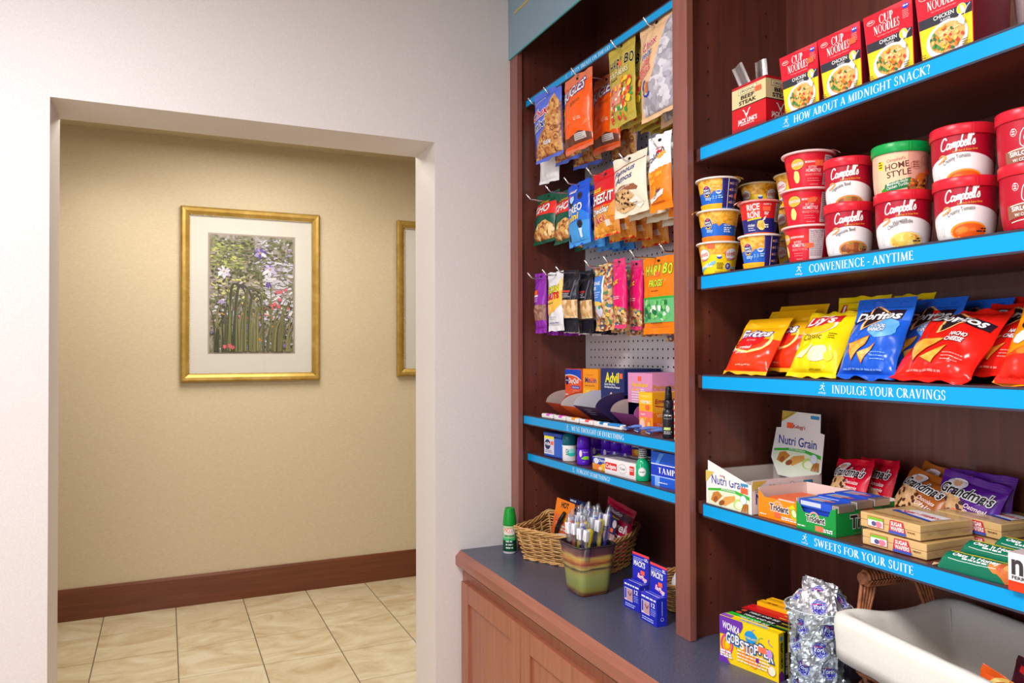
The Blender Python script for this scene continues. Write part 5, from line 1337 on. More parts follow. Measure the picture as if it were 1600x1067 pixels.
c1 = chips('blue ranch tortilla chip bag standing in front beside the yellow bag', .14, .178, .058, DB, doritos(False), 1.332, 1.137, 2, 26, 0, 23)
behind(c1, 'blue ranch tortilla chip bag behind the front blue bag, mostly hidden', (1.395, 1.088, zc + .010), Y_(-8), -radians(31))
behind(c1, 'blue ranch tortilla chip bag deepest, its edge showing above the red bags', (1.468, 1.045, zc + .010), Y_(-8), -radians(33))
n1 = chips('red nacho tortilla chip bag leaning back in front', .168, .192, .056, DR, doritos(True), 1.330, .990, -1, 44, 1, 24)
behind(n1, 'red nacho tortilla chip bag just behind the front red bag, its side showing', (1.395, .925, zc + .014), Y_(-6), -radians(43))
behind(n1, 'red nacho tortilla chip bag third back, top crimp showing', (1.452, .905, zc + .024), Y_(-4), -radians(41))
behind(n1, 'red nacho tortilla chip bag deepest by the right edge', (1.508, .86, zc + .034), Y_(-10), -radians(39))
CHO = C(248, 150, 20, .25)
a = Art(); a.rect(-.09, .0, .09, .05, C(236, 40, 24)); a.poly([(-.09, .05), (.09, .05), (.09, .085), (.0, .07)], C(240, 80, 24)); a.ell(-.02, .125, .035, .03, C(40, 34, 40), 18); a.ell(-.02, .125, .03, .026, C(250, 214, 40), 18); a.ell(-.04, .085, .02, .014, WHITE, 12, .5, .2)
for q in range(6): a.ell(-.03 + .012 * q, .055 + .006 * (q % 3), .013, .006, C(246, 130, 40), 9, q * .7, .15)
chips('orange cheese snack bag at the right edge of the cravings shelf', .15, .175, .055, CHO, a, 1.335, .795, -2, 34, 0, 25)
# ================================================================ MEDICINE SHELF (LEFT BAY)
zm = 1.4346
def dispenser(name, label, y0, y1, xf, dep, h_, base, front, right, tray_in, tray_out, tz=.075, td=.075, ty=None, stick=None, tray_art=None, back_art=None):
    """counter dispenser: printed box, an opening low in front and a torn-out tray curving forward"""
    w_ = y1 - y0; root = thing(name, label, 'medicine box', (xf + dep / 2, (y0 + y1) / 2, zm), FD, 'medicine dispenser boxes on the shelf')
    a, b = w_ / 2, dep / 2
    mb = MB(); mb.box(-a, a, -b, b, tz, h_, base); mb.box(-a, a, b - .004, b, 0, tz, base); mb.box(-a, -a + .002, -b * .3, b, 0, tz, base); mb.box(a - .002, a, -b * .3, b, 0, tz, base); mb.box(-a, a, -b * .5, b, 0, .003, base)
    front.emit(mb, lambda u, v, h: (u, -b - h, v))
    if right: right.emit(mb, lambda u, v, h: (a + h, u, v))
    mb.build('carton_body', root)
    mb = MB(); n = 12
    def prof(t, side):       # a quarter round tray, open to the viewer's top
        ang = t * pi / 2
        return (-b - td * sin(ang) * .98, tz * (1.02 - .98 * sin(ang) ** 2 * .0) * (1 - .35 * t * t))
    # sloping front lip
    lip = [(-b * .5, .002), (-b - td * .25, .004), (-b - td, tz * .62)]
    mb.face([(-a, lip[1][0], lip[1][1]), (a, lip[1][0], lip[1][1]), (a, lip[2][0], lip[2][1]), (-a, lip[2][0], lip[2][1])], tray_out)
    mb.face([(-a, lip[1][0] + .0012, lip[1][1] + .001), (-a, lip[2][0] + .0012, lip[2][1]), (a, lip[2][0] + .0012, lip[2][1]), (a, lip[1][0] + .0012, lip[1][1] + .001)], tray_in)
    mb.face([(-a, lip[0][0], lip[0][1]), (a, lip[0][0], lip[0][1]), (a, lip[1][0], lip[1][1]), (-a, lip[1][0], lip[1][1])], tray_out)
    for sx, out in ((-1, tray_out), (1, tray_out)):      # fan shaped cheeks
        x = sx * a
        fan = [(x, -b * .6, .004)] + [(x, -b - td * sin(pi / 2 * t), tz * .62 + (tz * .5) * cos(pi / 2 * t)) for t in [1 - k / n for k in range(n + 1)]]
        pts = [(x, lip[1][0], lip[1][1])] + [(x, -b - td * sin(pi / 2 * t), tz * .62 + tz * .5 * cos(pi / 2 * t)) for t in [1 - k / n for k in range(n + 1)]] + [(x, -b + .001, .004)]
        mb.face(pts if sx > 0 else pts[::-1], out)
        pin = [(p[0] - sx * .0012, p[1], p[2]) for p in pts]
        mb.face(pin[::-1] if sx > 0 else pin, tray_in)
    if tray_art: tray_art.emit(mb, lambda u, v, h: (u, lip[1][0] + (lip[2][0] - lip[1][0]) * v - h * .8, lip[1][1] + (lip[2][1] - lip[1][1]) * v - h * .6))
    mb.build('torn_tray', root)
    if stick: sticker(root, *stick[:4], lambda u, v, h: (u, -b - h, v))
    return root
OD = C(240, 92, 50)
a = Art(); a.rect(-.062, .078, .062, .182, OD); a.poly([(-.062, .16), (-.062, .182), (.062, .182), (.062, .142), (.03, .156), (-.02, .162)], BLUE); a.stroke([(-.062, .158), (-.02, .161), (.03, .154), (.062, .14)], .0035, WHITE)
a.ell(-.047, .138, .012, .017, NAVY, 16); a.rect(-.056, .136, -.038, .142, C(120, 180, 230)); a.text('DayQuil', -.034, .13, .018, WHITE, .078, .04, .15); a.rect(-.012, .108, .052, .12, C(80, 70, 180)); a.text('COLD & FLU', -.006, .111, .006, WHITE, .052, .03); a.lines(.0, .1, .055, 3, .006, .002, C(250, 170, 150)); a.lines(-.058, .083, -.03, 1, .005, .004, WHITE)
dispenser('medicine_dispenser', 'orange and blue cold medicine dispenser, leftmost of the medicine boxes', 2.475, 2.600, 1.42, .10, .184, OD, a, None, card_in, C(206, 84, 50), .09, .085)
OM = C(252, 158, 24)
a = Art(); a.rect(-.053, .07, .053, .184, OM); a.text('ibuprofen', -.03, .162, .0045, C(200, 60, 30), .05, .02); a.text('Motrin', -.04, .136, .019, C(70, 50, 120), .082, .05, .15); a.rect(.0, .142, .02, .154, STK); a.text('PAIN RELIEVER', -.038, .122, .005, C(110, 70, 20), .07, .02); a.rect(-.053, .07, .0, .115, C(252, 190, 30)); a.ell(-.02, .1, .012, .009, C(250, 214, 90), 12); a.rect(.006, .082, .03, .11, C(236, 220, 210)); a.rect(.008, .084, .022, .108, C(226, 90, 40)); a.ell(.036, .09, .01, .008, C(236, 130, 30), 12)
dispenser('medicine_dispenser', 'yellow orange pain reliever dispenser between the cold medicine and the navy box', 2.353, 2.462, 1.42, .10, .186, OM, a, None, C(200, 196, 204), C(250, 110, 40), .085, .095)
NV2 = C(28, 44, 104)
a = Art(); a.rect(-.074, .08, .074, .188, NV2); a.serif('ADVIL', 0, 0, .001, NV2); a.items.pop()
a.text('Advil', -.046, .142, .034, C(244, 236, 30), .09, .05, .02); a.rect(.048, .156, .066, .174, STK); a.text('Ibuprofen Tablets, 200 mg', -.05, .132, .0068, WHITE, .068, .04); a.text('Pain Reliever/Fever Reducer', -.05, .122, .0068, WHITE, .1, .04); a.poly([(-.03, .083), (.03, .083), (.01, .094), (-.012, .096)], RED); a.ell(-.006, .1, .007, .008, C(236, 190, 150), 12); a.poly([(.012, .092), (.05, .102), (.05, .11), (.012, .1)], C(226, 50, 60)); a.lines(.018, .099, .044, 1, .004, .003, WHITE)
r = Art(); r.text('Advil', -.03, .14, .014, WHITE, .04, .03); r.lines(-.03, .13, .03, 3, .008, .003, WHITE); r.rect(-.07, .084, .07, .088, RED)
ta = Art(); ta.lines(-.03, .75, .03, 3, .14, .045, C(150, 150, 190), .4); ta.rect(-.05, .2, .06, .23, C(150, 150, 60))
dispenser('medicine_dispenser', 'tall navy pain reliever dispenser with big yellow lettering', 2.182, 2.336, 1.42, .15, .190, NV2, a, r, C(206, 206, 216), C(44, 36, 78), .1, .115, tray_art=ta)
PKM = C(226, 150, 196)
a = Art(); a.rect(-.062, .08, .062, .178, PKM); a.rect(-.012, .152, .01, .168, STK); a.text('Pepto-Bismol', -.044, .134, .0135, C(250, 206, 30), .09, .05, .0, out=C(200, 60, 130), ow=.05); a.rect(-.046, .12, .0, .127, C(240, 170, 120)); a.lines(.006, .124, .03, 2, .006, .003, WHITE); a.lines(-.046, .114, .0, 5, .0085, .0032, WHITE); a.ell(.036, .11, .016, .01, C(206, 110, 200), 14)
r = Art(); r.text('Pepto-Bismol', -.075, .128, .0135, C(214, 150, 30), .12, .04); r.rect(-.078, .112, .0, .117, C(196, 130, 60)); r.lines(-.076, .105, .0, 3, .008, .003, C(240, 200, 120))
dispenser('medicine_dispenser', 'pink stomach medicine dispenser right of the navy box', 2.020, 2.160, 1.42, .155, .179, PKM, a, r, card_in, C(170, 86, 160), .08, .07)
YO = C(250, 170, 30)
def vit(a, w2):
    a.rect(-w2, .085, w2, .123, C(252, 190, 30)); a.text('Emergen-C', -w2 * .75, .108, .0085, C(252, 230, 120), w2 * 1.5, .02, .1); a.text('VITAMIN C', -w2 * .75, .088, .0095, WHITE, w2 * 1.5, .04); a.rect(-w2, .045, w2, .064, C(240, 120, 140)); a.text('super', -w2 * .75, .052, .006, WHITE, w2 * .7, .01); a.ell(-w2 * .5, .022, w2 * .35, .02, C(250, 200, 190), 14, 0, .1); a.ell(w2 * .4, .025, w2 * .45, .022, C(246, 130, 70), 14, 0, .1); a.ell(w2 * .45, .022, w2 * .2, .01, C(252, 206, 120), 12, 0, .1); return a
r = Art(); r.rect(-.048, .0, .048, .06, C(246, 120, 20)); r.rect(-.048, .0, .048, .03, C(240, 84, 40)); r.text('Emergen', -.04, .088, .014, C(170, 30, 60), .075, .03, .15, rot=.08); r.stroke([(-.04, .082), (.0, .078), (.03, .086)], .003, C(170, 30, 60)); r.text('1,000', -.034, .067, .008, C(252, 220, 110), .04, .02); r.text('VITAMIN', -.034, .046, .011, C(252, 226, 150), .06, .02); r.text('THE', -.034, .018, .01, C(252, 190, 160), .03, .02)
carton('vitamin_box', 'orange vitamin drink box standing behind the black spray bottle', 'medicine box', None, .072, .098, .123, YO, (1.409, 1.970, zm), FD, front=vit(Art(), .036), right=r, stick=(.01, .077, .018, .014))
carton('vitamin_box', 'purple box half hidden by the cabinet stile on the medicine shelf', 'medicine box', None, .05, .08, .13, C(150, 90, 170), (1.45, 1.815, zm), FD, front=Art().rect(-.02, .02, .02, .06, C(250, 210, 60)))
# tall bottle at the edge
t = thing('striped_box', 'slim red and white striped carton against the cabinet stile', 'box', (1.327, 1.748, zm), FD)
mb = MB(); mb.box(-.017, .017, -.012, .012, 0, .11, WHITE); sa = Art()
for k in range(6): sa.poly([(-.017, .006 + k * .018), (.017, .014 + k * .018), (.017, .022 + k * .018), (-.017, .014 + k * .018)], C(226, 60, 50))
sa.emit(mb, lambda u, v, h: (u, -.012 - h, v)); mb.build('carton_body', t)
# pump spray
BK = C(34, 33, 40, .25)
t = thing('spray_bottle', 'black pump spray bottle standing by the cabinet stile', 'bottle', (1.3215, 1.8000, zm), face(1.32, 1.80, 4))
mb = MB(); pr_ = [(.0165, 0), (.0178, .003), (.0178, .062), (.0172, .074), (.0135, .083), (.0105, .086)]; mb.lathe(pr_, BK, 28)
a = Art(); a.ring(-.002, .062, .0001, .0001, .0001, WHITE); a.items.pop(); a.rect(-.016, .056, .008, .068, C(170, 170, 176)); a.rect(-.0153, .0567, .0073, .0673, BK); a.lines(-.0135, .064, .005, 1, .004, .004, WHITE, 0); a.rect(-.016, .024, .004, .032, C(190, 206, 120)); a.lines(-.016, .018, .008, 2, .005, .0022, C(200, 200, 206)); a.emit(mb, lathe_map(pr_), .006); mb.build('bottle', t)
mb = MB(); mb.lathe([(.0135, .086), (.0138, .088), (.0138, .108), (.012, .110)], BK, 24); mb.build('collar', t)
mb = MB(); mb.lathe([(.0105, .110), (.0098, .126), (.0085, .146), (.0070, .149), (.0001, .1495)], BK, 20); mb.tube([(0, -.006, .137), (0, -.0135, .137)], .0018, BK, 8); mb.build('pump_head', t)
# pill organisers / lip balms lying in a row
capc = [C(232, 96, 206), C(236, 90, 210), C(250, 160, 20), C(246, 90, 90), C(20, 130, 190), C(40, 140, 220)]
lbn = ('pink', 'pink', 'orange', 'coral', 'teal', 'blue'); ll = ('leftmost of the row', 'second from the left')
wp = C(242, 240, 240, .3)
for k in range(6):
    y = (2.533, 2.437, 2.343, 2.250, 2.158, 2.075)[k]; x = 1.314 + .0012 * k
    t = thing('pill_case', 'small white case with a %s flip lid along the rail%s' % (lbn[k], ', ' + ll[k] if k < 2 else ', last before the razors' if k == 5 else ''), 'case', (x, y, zm), Y_(2), 'small white cases along the medicine shelf rail')
    mb = MB(); mb.box(-.041, .041, -.011, .011, 0, .0165, wp); mb.build('case', t, .004, 3)
    mb = MB(); w2 = .036 if k == 5 else .0125; ox = .0 if k == 5 else .008; mb.box(ox - w2, ox + w2, -.0118, .0118, .0085, .0178, capc[k]); mb.build('flip_lid', t, .003, 3)
# razors
RZ = C(50, 84, 170, .25); RZ2 = C(84, 124, 204, .25)
for k, y in enumerate((2.018, 1.955, 1.893)):
    t = thing('razor', 'blue disposable razor lying on the shelf, %s' % ('leftmost of three', 'middle of three', 'nearest the black spray bottle')[k], 'razor', (1.318, y, zm + .001), Y_(-20), 'disposable razors by the rail')
    mb = MB(); mb.box(-.021, .021, -.004, .006, .004, .0125, RZ); mb.box(-.0215, .0215, -.0055, -.002, .003, .0065, C(220, 224, 230, .2)); mb.build('head', t, .0015)
    mb = MB(); mb.tube([(0, .004, .0085), (.004, .03, .0135), (.01, .07, .012), (.014, .10, .009)], .005, RZ2, 8, True, [.004, .006, .0055, .004]); mb.build('handle', t)
    mb = MB(); mb.grid(lambda i, j: (-.026 + .052 * i, -.009 + .034 * j, .001 + .0165 * sin(pi * j) ** .6 * (1 - .4 * abs(2 * i - 1))), 10, 8, clear_w); mb.build('clear_wrap', t)

# ================================================================ TOILETRIES SHELF
zf = 1.2850
def boxy(mb, w_, d, h_, m_, r=.006):
    mb.box(-w_ / 2, w_ / 2, -d / 2, d / 2, 0, h_, m_)
BL2 = C(44, 96, 200, .25)
t = thing('detergent_box', 'blue plastic tub of laundry tabs, leftmost on the toiletries shelf', 'tub', (1.356, 2.535, zf), Y_(6))
mb = MB(); boxy(mb, .125, .06, .078, BL2); mb.build('tub', t, .008, 3)
mb = MB(); mb.box(-.0635, .0635, -.0312, .0312, .0785, .094, C(38, 84, 190, .25)); mb.build('lid', t, .005, 3)
mb = MB(); a = Art(); a.rect(-.055, .012, .012, .08, C(214, 216, 236)); a.rect(-.055, .07, .012, .08, C(240, 226, 60)); a.ell(-.032, .048, .02, .019, NAVY, 18); a.text('ride', -.05, .045, .013, WHITE, .036, .04, .2); a.rect(-.01, .048, .008, .062, STK); a.lines(-.05, .024, .006, 2, .006, .003, C(120, 120, 160)); a.emit(mb, lambda u, v, h: (u, -.0302 - h, v), None, .0002); mb.build('label', t)
t = thing('deodorant', 'white deodorant stick with a teal cap beside the blue tub', 'deodorant', (1.346, 2.435, zf), face(1.346, 2.435, 6))
TE = C(16, 104, 122, .25)
mb = MB(); pr_ = [(.024, 0), (.0258, .003), (.0262, .054), (.0275, .058)]; mb.lathe(pr_, WHITE, 32, sy=.72)
fn0 = lathe_map(pr_); fn = lambda u, v, h: (lambda q: (q[0], q[1] * .72 - .0004, q[2]))(fn0(u, v, h))
a = Art(); a.ell(.006, .032, .018, .013, C(40, 200, 190), 16, 0, .1); a.ell(.006, .038, .015, .008, C(140, 226, 220), 16); a.lines(-.017, .042, -.004, 4, .006, .003, C(90, 100, 110)); a.emit(mb, fn, .006); mb.build('stick', t)
mb = MB(); mb.lathe([(.0248, .0585), (.0245, .085), (.021, .097), (.013, .1015), (.0001, .103)], TE, 32, sy=.72); mb.build('cap', t)
VP = C(92, 34, 206, .22)
def violet(label, x, y, front):
    t = thing('deodorant', label, 'deodorant', (x, y, zf), face(x, y, 8), 'violet deodorant sticks on the toiletries shelf')
    mb = MB(); pr_ = [(.0215, 0), (.0235, .004), (.024, .05), (.0225, .056)]; mb.lathe(pr_, VP, 32, sy=.7)
    fn0 = lathe_map(pr_); fn = lambda u, v, h: (lambda q: (q[0], q[1] * .7 - .0004, q[2]))(fn0(u, v, h))
    a = Art(); a.ell(-.013, .041, .0055, .012, C(226, 220, 240), 14); a.poly([(-.012, .024), (.002, .032), (.018, .031), (.018, .02), (.0, .02)], C(150, 226, 40)); a.text('degree', -.006, .044, .005, C(200, 190, 240), .02, .01); a.lines(-.006, .012, .006, 1, .004, .002, C(180, 160, 240)); a.emit(mb, fn, .006); mb.build('stick', t)
    mb = MB(); mb.lathe([(.0225, .0565), (.0228, .08), (.0205, .095), (.013, .102), (.0001, .1035)], VP, 32, sy=.7); mb.build('cap', t)
    return t
v0_ = violet('violet deodorant stick standing in front beside the teal capped one', 1.345, 2.331, True)
for k, (x, y) in enumerate(((1.424, 2.372), (1.432, 2.312), (1.436, 2.255), (1.442, 2.196))):
    dup(v0_, 'violet deodorant stick in the back row, %s' % ('leftmost there', 'second from left there', 'third from left there', 'rightmost there')[k], (x, y, zf), face(x, y, 10))
a = Art(); a.rect(-.043, .0, .043, .042, C(236, 150, 60)); a.poly([(-.043, .022), (.0, .018), (.043, .03), (.043, .042), (-.043, .042)], C(30, 70, 170)); a.ell(-.022, .03, .014, .01, C(220, 226, 240), 14); a.text('Dots', -.008, .029, .009, WHITE, .034, .03, .1); a.ell(-.012, .01, .014, .009, C(250, 130, 60), 12, 0, .1); a.ell(.02, .013, .016, .012, C(250, 190, 40), 12, 0, .1); a.ell(.0, .006, .01, .006, C(250, 220, 180), 10)
carton('fruit_snack_box', 'small fruit printed white topped box lying before the violet sticks', 'box', None, .086, .12, .043, C(224, 220, 224), (1.392, 2.203, zf), Y_(6), front=a, right=Art().rect(-.058, .004, .058, .04, C(40, 30, 100)), mats={'right': C(40, 30, 100)})
a = Art(); a.rect(-.028, .0, .028, .048, C(30, 40, 110)); a.rect(-.028, .0, .028, .022, C(240, 120, 30)); a.ell(.006, .014, .012, .01, C(250, 190, 60), 12); a.text('juice', -.02, .03, .009, WHITE, .036, .02)
carton('fruit_snack_box', 'small navy carton with an orange fruit, standing behind the toothpaste', 'box', None, .056, .05, .05, C(34, 40, 104), (1.475, 2.165, zf + .0444), Y_(8), front=a)
carton('fruit_snack_box', 'plain white carton under the small navy carton behind the toothpaste', 'box', None, .08, .07, .0435, C(206, 200, 206), (1.478, 2.155, zf), Y_(8))
def tooth(): 
    a = Art(); a.rect(-.085, .006, .085, .05, C(240, 236, 240)); a.rect(-.083, .014, -.018, .037, C(222, 44, 50)); a.text('Colgate', -.079, .0195, .0125, WHITE, .056, .05, .05); a.ring(.012, .025, .021, .014, .0011, C(120, 120, 130)); a.text('Total', -.002, .022, .0075, C(70, 70, 80), .028, .03, .1); a.rect(.05, .012, .074, .04, C(226, 50, 44)); a.lines(.052, .03, .07, 2, .006, .003, WHITE); return a
tb = carton('toothpaste_box', 'white toothpaste box with red label, in front of the others', 'toothpaste', 'toothpaste boxes on the toiletries shelf', .172, .042, .05, C(232, 228, 232), (1.345, 2.062, zf), Y_(3), front=tooth(), top=Art().lines(-.07, .0, .07, 2, .012, .004, C(120, 120, 150)))
dup(tb, 'white toothpaste box right behind the front one', (1.391, 2.05, zf), Y_(3)); dup(tb, 'white toothpaste box furthest from the rail', (1.437, 2.04, zf), Y_(3))
carton('toothpaste_box', 'navy sided toothpaste box standing between fruit box and white box', 'toothpaste', None, .03, .10, .044, C(36, 30, 110), (1.40, 2.1535 - .001, zf), Y_(3)).hide_render = False
bpy.data.objects.remove(bpy.data.objects['toothpaste_box.003'])
MW = thin_clear(mat('mint_mouthwash_bottle', (20, 190, 130)), (40, 214, 150), 1.4, .06)
mwc = mat('mint_liquid', (16, 176, 120), .15, spec=.6)
def mouth(label, x, y):
    t = thing('mouthwash_bottle', label, 'mouthwash', (x, y, zf), face(x, y, 6), 'small green mouthwash bottles')
    mb = MB(); pr_ = [(.0195, 0), (.0212, .003), (.0214, .02), (.0205, .034), (.0212, .048), (.0188, .060), (.0125, .068), (.0095, .07)]; mb.lathe(pr_, mwc, 30, sy=.8)
    fn0 = lathe_map(pr_); fn = lambda u, v, h: (lambda q: (q[0], q[1] * .8 - .0004, q[2]))(fn0(u, v, h))
    a = Art(); a.ell(-.004, .03, .0125, .014, WHITE, 20); a.ring(-.004, .03, .0105, .012, .0008, C(30, 110, 90)); a.text('scope', -.0125, .028, .005, C(20, 80, 70), .017, .04); a.emit(mb, fn, .006); mb.build('bottle', t)
    mb = MB(); mb.lathe([(.0098, .0702), (.0135, .072), (.0138, .096), (.012, .1), (.0001, .1005)], C(200, 206, 206, .3), 22); ca = Art(); ca.lines(-.03, .094, .03, 4, .006, .0028, C(60, 66, 70)); ca.emit(mb, lathe_map([(.0138, .07), (.0138, .1)]), .005); mb.build('cap', t)
mouth('small green mouthwash bottle in front beside the blue tampon box', 1.341, 1.9605); mouth('small green mouthwash bottle behind and right of the other one', 1.386, 1.955)
TB = C(30, 96, 222)
a = Art(); a.rect(-.07, .03, .07, .064, C(24, 60, 196)); a.rect(-.07, .063, .07, .066, C(230, 236, 250)); a.rect(-.07, .0275, .07, .0305, C(170, 200, 250)); a.serif('TAMPAX', -.038, .0385, .017, WHITE, wd=.105, bold=1.3)
a.poly([(-.05, .066), (-.035, .066), (-.01, .098), (-.03, .098)], C(90, 150, 240)); a.rect(-.052, .0, -.03, .0275, C(130, 180, 250)); a.lines(-.035, .01, .01, 1, .004, .003, WHITE)
carton('tampon_box', 'blue tampon box half hidden by the cabinet stile', 'box', None, .14, .09, .101, TB, (1.379, 1.832, zf), Y_(4), front=a)
# ================================================================ SWEETS SHELF
zs = 1.2832
# cereal bar tray
CWH = C(238, 234, 232)
t = thing('cereal_bar_tray', 'open white cereal bar display tray at the left end of the sweets shelf', 'display box', (1.304, 1.527, zs), FD)
W2, D2, H2 = .0855, .232, .0875
def nutri(a, k, x0, y0):
    dk = C(40, 56, 150)
    a.rect(x0 - .082 * k, y0 + .046 * k, x0 + .082 * k, y0 + .12 * k, CWH)
    a.poly([(x0 - .082 * k, y0 + .042 * k), (x0 - .03 * k, y0 + .05 * k), (x0 + .03 * k, y0 + .052 * k), (x0 + .082 * k, y0 + .044 * k), (x0 + .082 * k, y0 + .03 * k), (x0 - .082 * k, y0 + .03 * k)], C(60, 180, 50))
    a.poly([(x0 - .082 * k, y0), (x0 + .082 * k, y0), (x0 + .082 * k, y0 + .034 * k), (x0 + .03 * k, y0 + .044 * k), (x0 - .03 * k, y0 + .043 * k), (x0 - .082 * k, y0 + .036 * k)], C(226, 232, 206))
    a.text('APPLE CINNAMON', x0 - .028 * k, y0 + .0455 * k, .0045 * k, WHITE, .056 * k, .02)
    a.text('Nutri Grain', x0, y0 + .0585 * k, .0235 * k, dk, .132 * k, .015, 0, 'c')
    br = C(200, 128, 56); b2 = C(222, 160, 84)
    a.poly([(x0 - .07 * k, y0 + .012 * k), (x0 - .05 * k, y0 + .006 * k), (x0 - .022 * k, y0 + .03 * k), (x0 - .04 * k, y0 + .04 * k), (x0 - .06 * k, y0 + .034 * k)], br); a.poly([(x0 - .035 * k, y0 + .012 * k), (x0 - .012 * k, y0 + .004 * k), (x0 + .03 * k, y0 + .026 * k), (x0 + .026 * k, y0 + .038 * k), (x0 - .01 * k, y0 + .03 * k)], b2); a.ell(x0 - .025 * k, y0 + .011 * k, .013 * k, .007 * k, C(150, 80, 40), 12, .4); a.ell(x0 - .05 * k, y0 + .017 * k, .01 * k, .007 * k, C(160, 90, 44), 12, .6)
    a.ell(x0 + .04 * k, y0 + .018 * k, .02 * k, .014 * k, C(190, 216, 120), 16, .3); a.ell(x0 + .042 * k, y0 + .016 * k, .014 * k, .01 * k, C(240, 240, 214), 14, .3)
    for q in range(5): a.poly([(x0 + (.05 + .006 * q) * k, y0 + .001 * k), (x0 + (.054 + .006 * q) * k, y0 + .001 * k), (x0 + (.066 + .003 * q) * k, y0 + .024 * k), (x0 + (.062 + .003 * q) * k, y0 + .025 * k)], C(190, 120, 50) if q % 2 else C(160, 96, 40))
    a.ell(x0 + .06 * k, y0 + .033 * k, .012 * k, .012 * k, C(220, 230, 240), 16); a.ring(x0 + .06 * k, y0 + .033 * k, .011 * k, .011 * k, .0008, C(120, 150, 190))
def gold_corner(a, x, y, s_): a.poly([(x, y), (x + .05 * s_, y), (x, y - .034 * s_)], C(206, 172, 70)); a.text('whole grain', x + .003, y - .022 * s_, .0045, C(90, 70, 20), .03, .01, 0, rot=.55)
mb = MB(); th = .0012
notch = [(-W2, H2), (-W2 + .034, H2 - .001), (-W2 + .05, H2 - .02), (-W2 + .058, H2 - .027), (-W2 + .068, H2 - .02), (-W2 + .075, H2 - .013), (W2 - .03, H2 - .018), (W2, H2 - .014)]
prof = [(-W2, 0), (W2, 0)] + notch[::-1]
ff = [mb.av((p[0], 0, p[1])) for p in prof]; mb.fi(ff, CWH); bb = [mb.av((p[0], th, p[1])) for p in prof]; mb.fi(bb[::-1], card_in)
mb.box(-W2, W2, 0, D2, 0, th, card_in)
for x0, x1, oi in ((-W2, -W2 + th, -1), (W2 - th, W2, 1)):
    m_o = C(226, 214, 214)
    mb.box(x0, x1, th, D2, 0, H2 - (.0 if oi < 0 else .004), m_o if oi > 0 else card_in)
mb.box(-W2, W2, D2 - th, D2, 0, H2, card_in)
a = Art(); nutri(a, .95, .0, .001); a.items.insert(0, a.items.pop()); a.rect(.05, .05, .073, .062, STK); a.rect(.048, .066, .072, .073, C(60, 140, 190)); 
a2 = Art(); nutri(a2, .95, .0, .001)
a2.poly([(-W2, H2 - .001), (-W2 + .033, H2 - .001), (-W2, H2 - .03)], C(216, 190, 90)); a2.text("Kellogg's", -.03, .078, .005, C(196, 30, 60), .026, .01, .25); a2.rect(.048, .0665, .074, .0735, C(60, 140, 190)); a2.rect(.048, .048, .073, .062, STK)
# keep the print inside the die cut edge
def clipfn(u, v, h): return (u, -h, min(v, H2 - .0145) if u > -.012 else v)
a2.items = [it for it in a2.items]
a2.emit(mb, clipfn)
r_ = Art(); r_.poly([(0.002, H2 - .006), (.05, H2 - .006), (.002, H2 - .03)], C(210, 178, 80)); r_.text("Kellogg's", .055, .062, .01, C(186, 36, 70), .04, .0, .25); r_.text('Nutri Grain', .012, .026, .026, C(60, 50, 130), .15, .02); r_.rect(.168, .064, .2, .074, C(60, 130, 170)); r_.ring(.13, .066, .008, .008, .0008, C(120, 110, 130)); r_.lines(.01, .06, .04, 2, .005, .002, C(120, 90, 40))
r_.emit(mb, lambda u, v, h: (W2 + h, u, v))
for k in range(40):     # torn perforation teeth
    y = .004 + k * (D2 - .008) / 39
    mb.face([(W2 - .0006, y - .0015, H2 - .004), (W2 - .0006, y + .0015, H2 - .004), (W2 - .0006, y, H2 - .0012)], C(226, 214, 214)); mb.face([(-W2 + .0006, y - .0015, H2), (-W2 + .0006, y + .0015, H2), (-W2 + .0006, y, H2 + .0028)], card_in)
mb.build('tray', t)
fl = MB(); a = Art()      # raised back lid with the die cut crown
FX = [(-.060, 0), (.055, 0), (.088, .030), (.092, .128), (.078, .130), (.076, .178), (-.056, .176), (-.058, .130), (-.075, .128), (-.089, .045)]
i0 = [fl.av((p[0], 0, p[1])) for p in FX]; i1 = [fl.av((p[0], .0012, p[1])) for p in FX]; fl.fi(i0, CWH); fl.fi(i1[::-1], card_in)
for k in range(len(FX)): fl.fi((i0[k], i1[k], i1[(k + 1) % len(FX)], i0[(k + 1) % len(FX)]), card_in)
a.poly([(-.083, .05), (-.06, .012), (-.05, .002), (.05, .002), (.08, .03), (.083, .06), (.0, .07)], C(226, 232, 214)); nutri(a, 1.0, .003, .028)
a.items = a.items[:1] + [it for it in a.items[2:]]
a.text("Kellogg's", -.014, .133, .0095, C(196, 30, 60), .042, .01, .25); a.rect(-.036, .131, -.014, .146, STK); a.rect(.045, .163, .073, .172, C(60, 140, 190)); a.poly([(-.0555, .1755), (-.004, .1755), (-.0555, .146)], C(206, 172, 70)); a.text('Good source of fiber', -.054, .15, .0045, C(90, 70, 20), .045, .01, 0, rot=.5)
a.emit(fl, FRONT(0)); lid = fl.build('display_lid', t); lid.location = (.004, D2 - .012, .062); lid.rotation_euler = (-.06, .03, 0)
mb = MB()
for k in range(3): mb.T = Matrix.Translation((-.045 + .04 * k, .1 + .03 * k, .03)) @ Matrix.Rotation(.2 * k, 4, 'Z'); mb.box(-.02, .02, -.06, .06, 0, .02, C(236, 232, 226)); mb.T = None
mb.build('wrapped_bars', t)

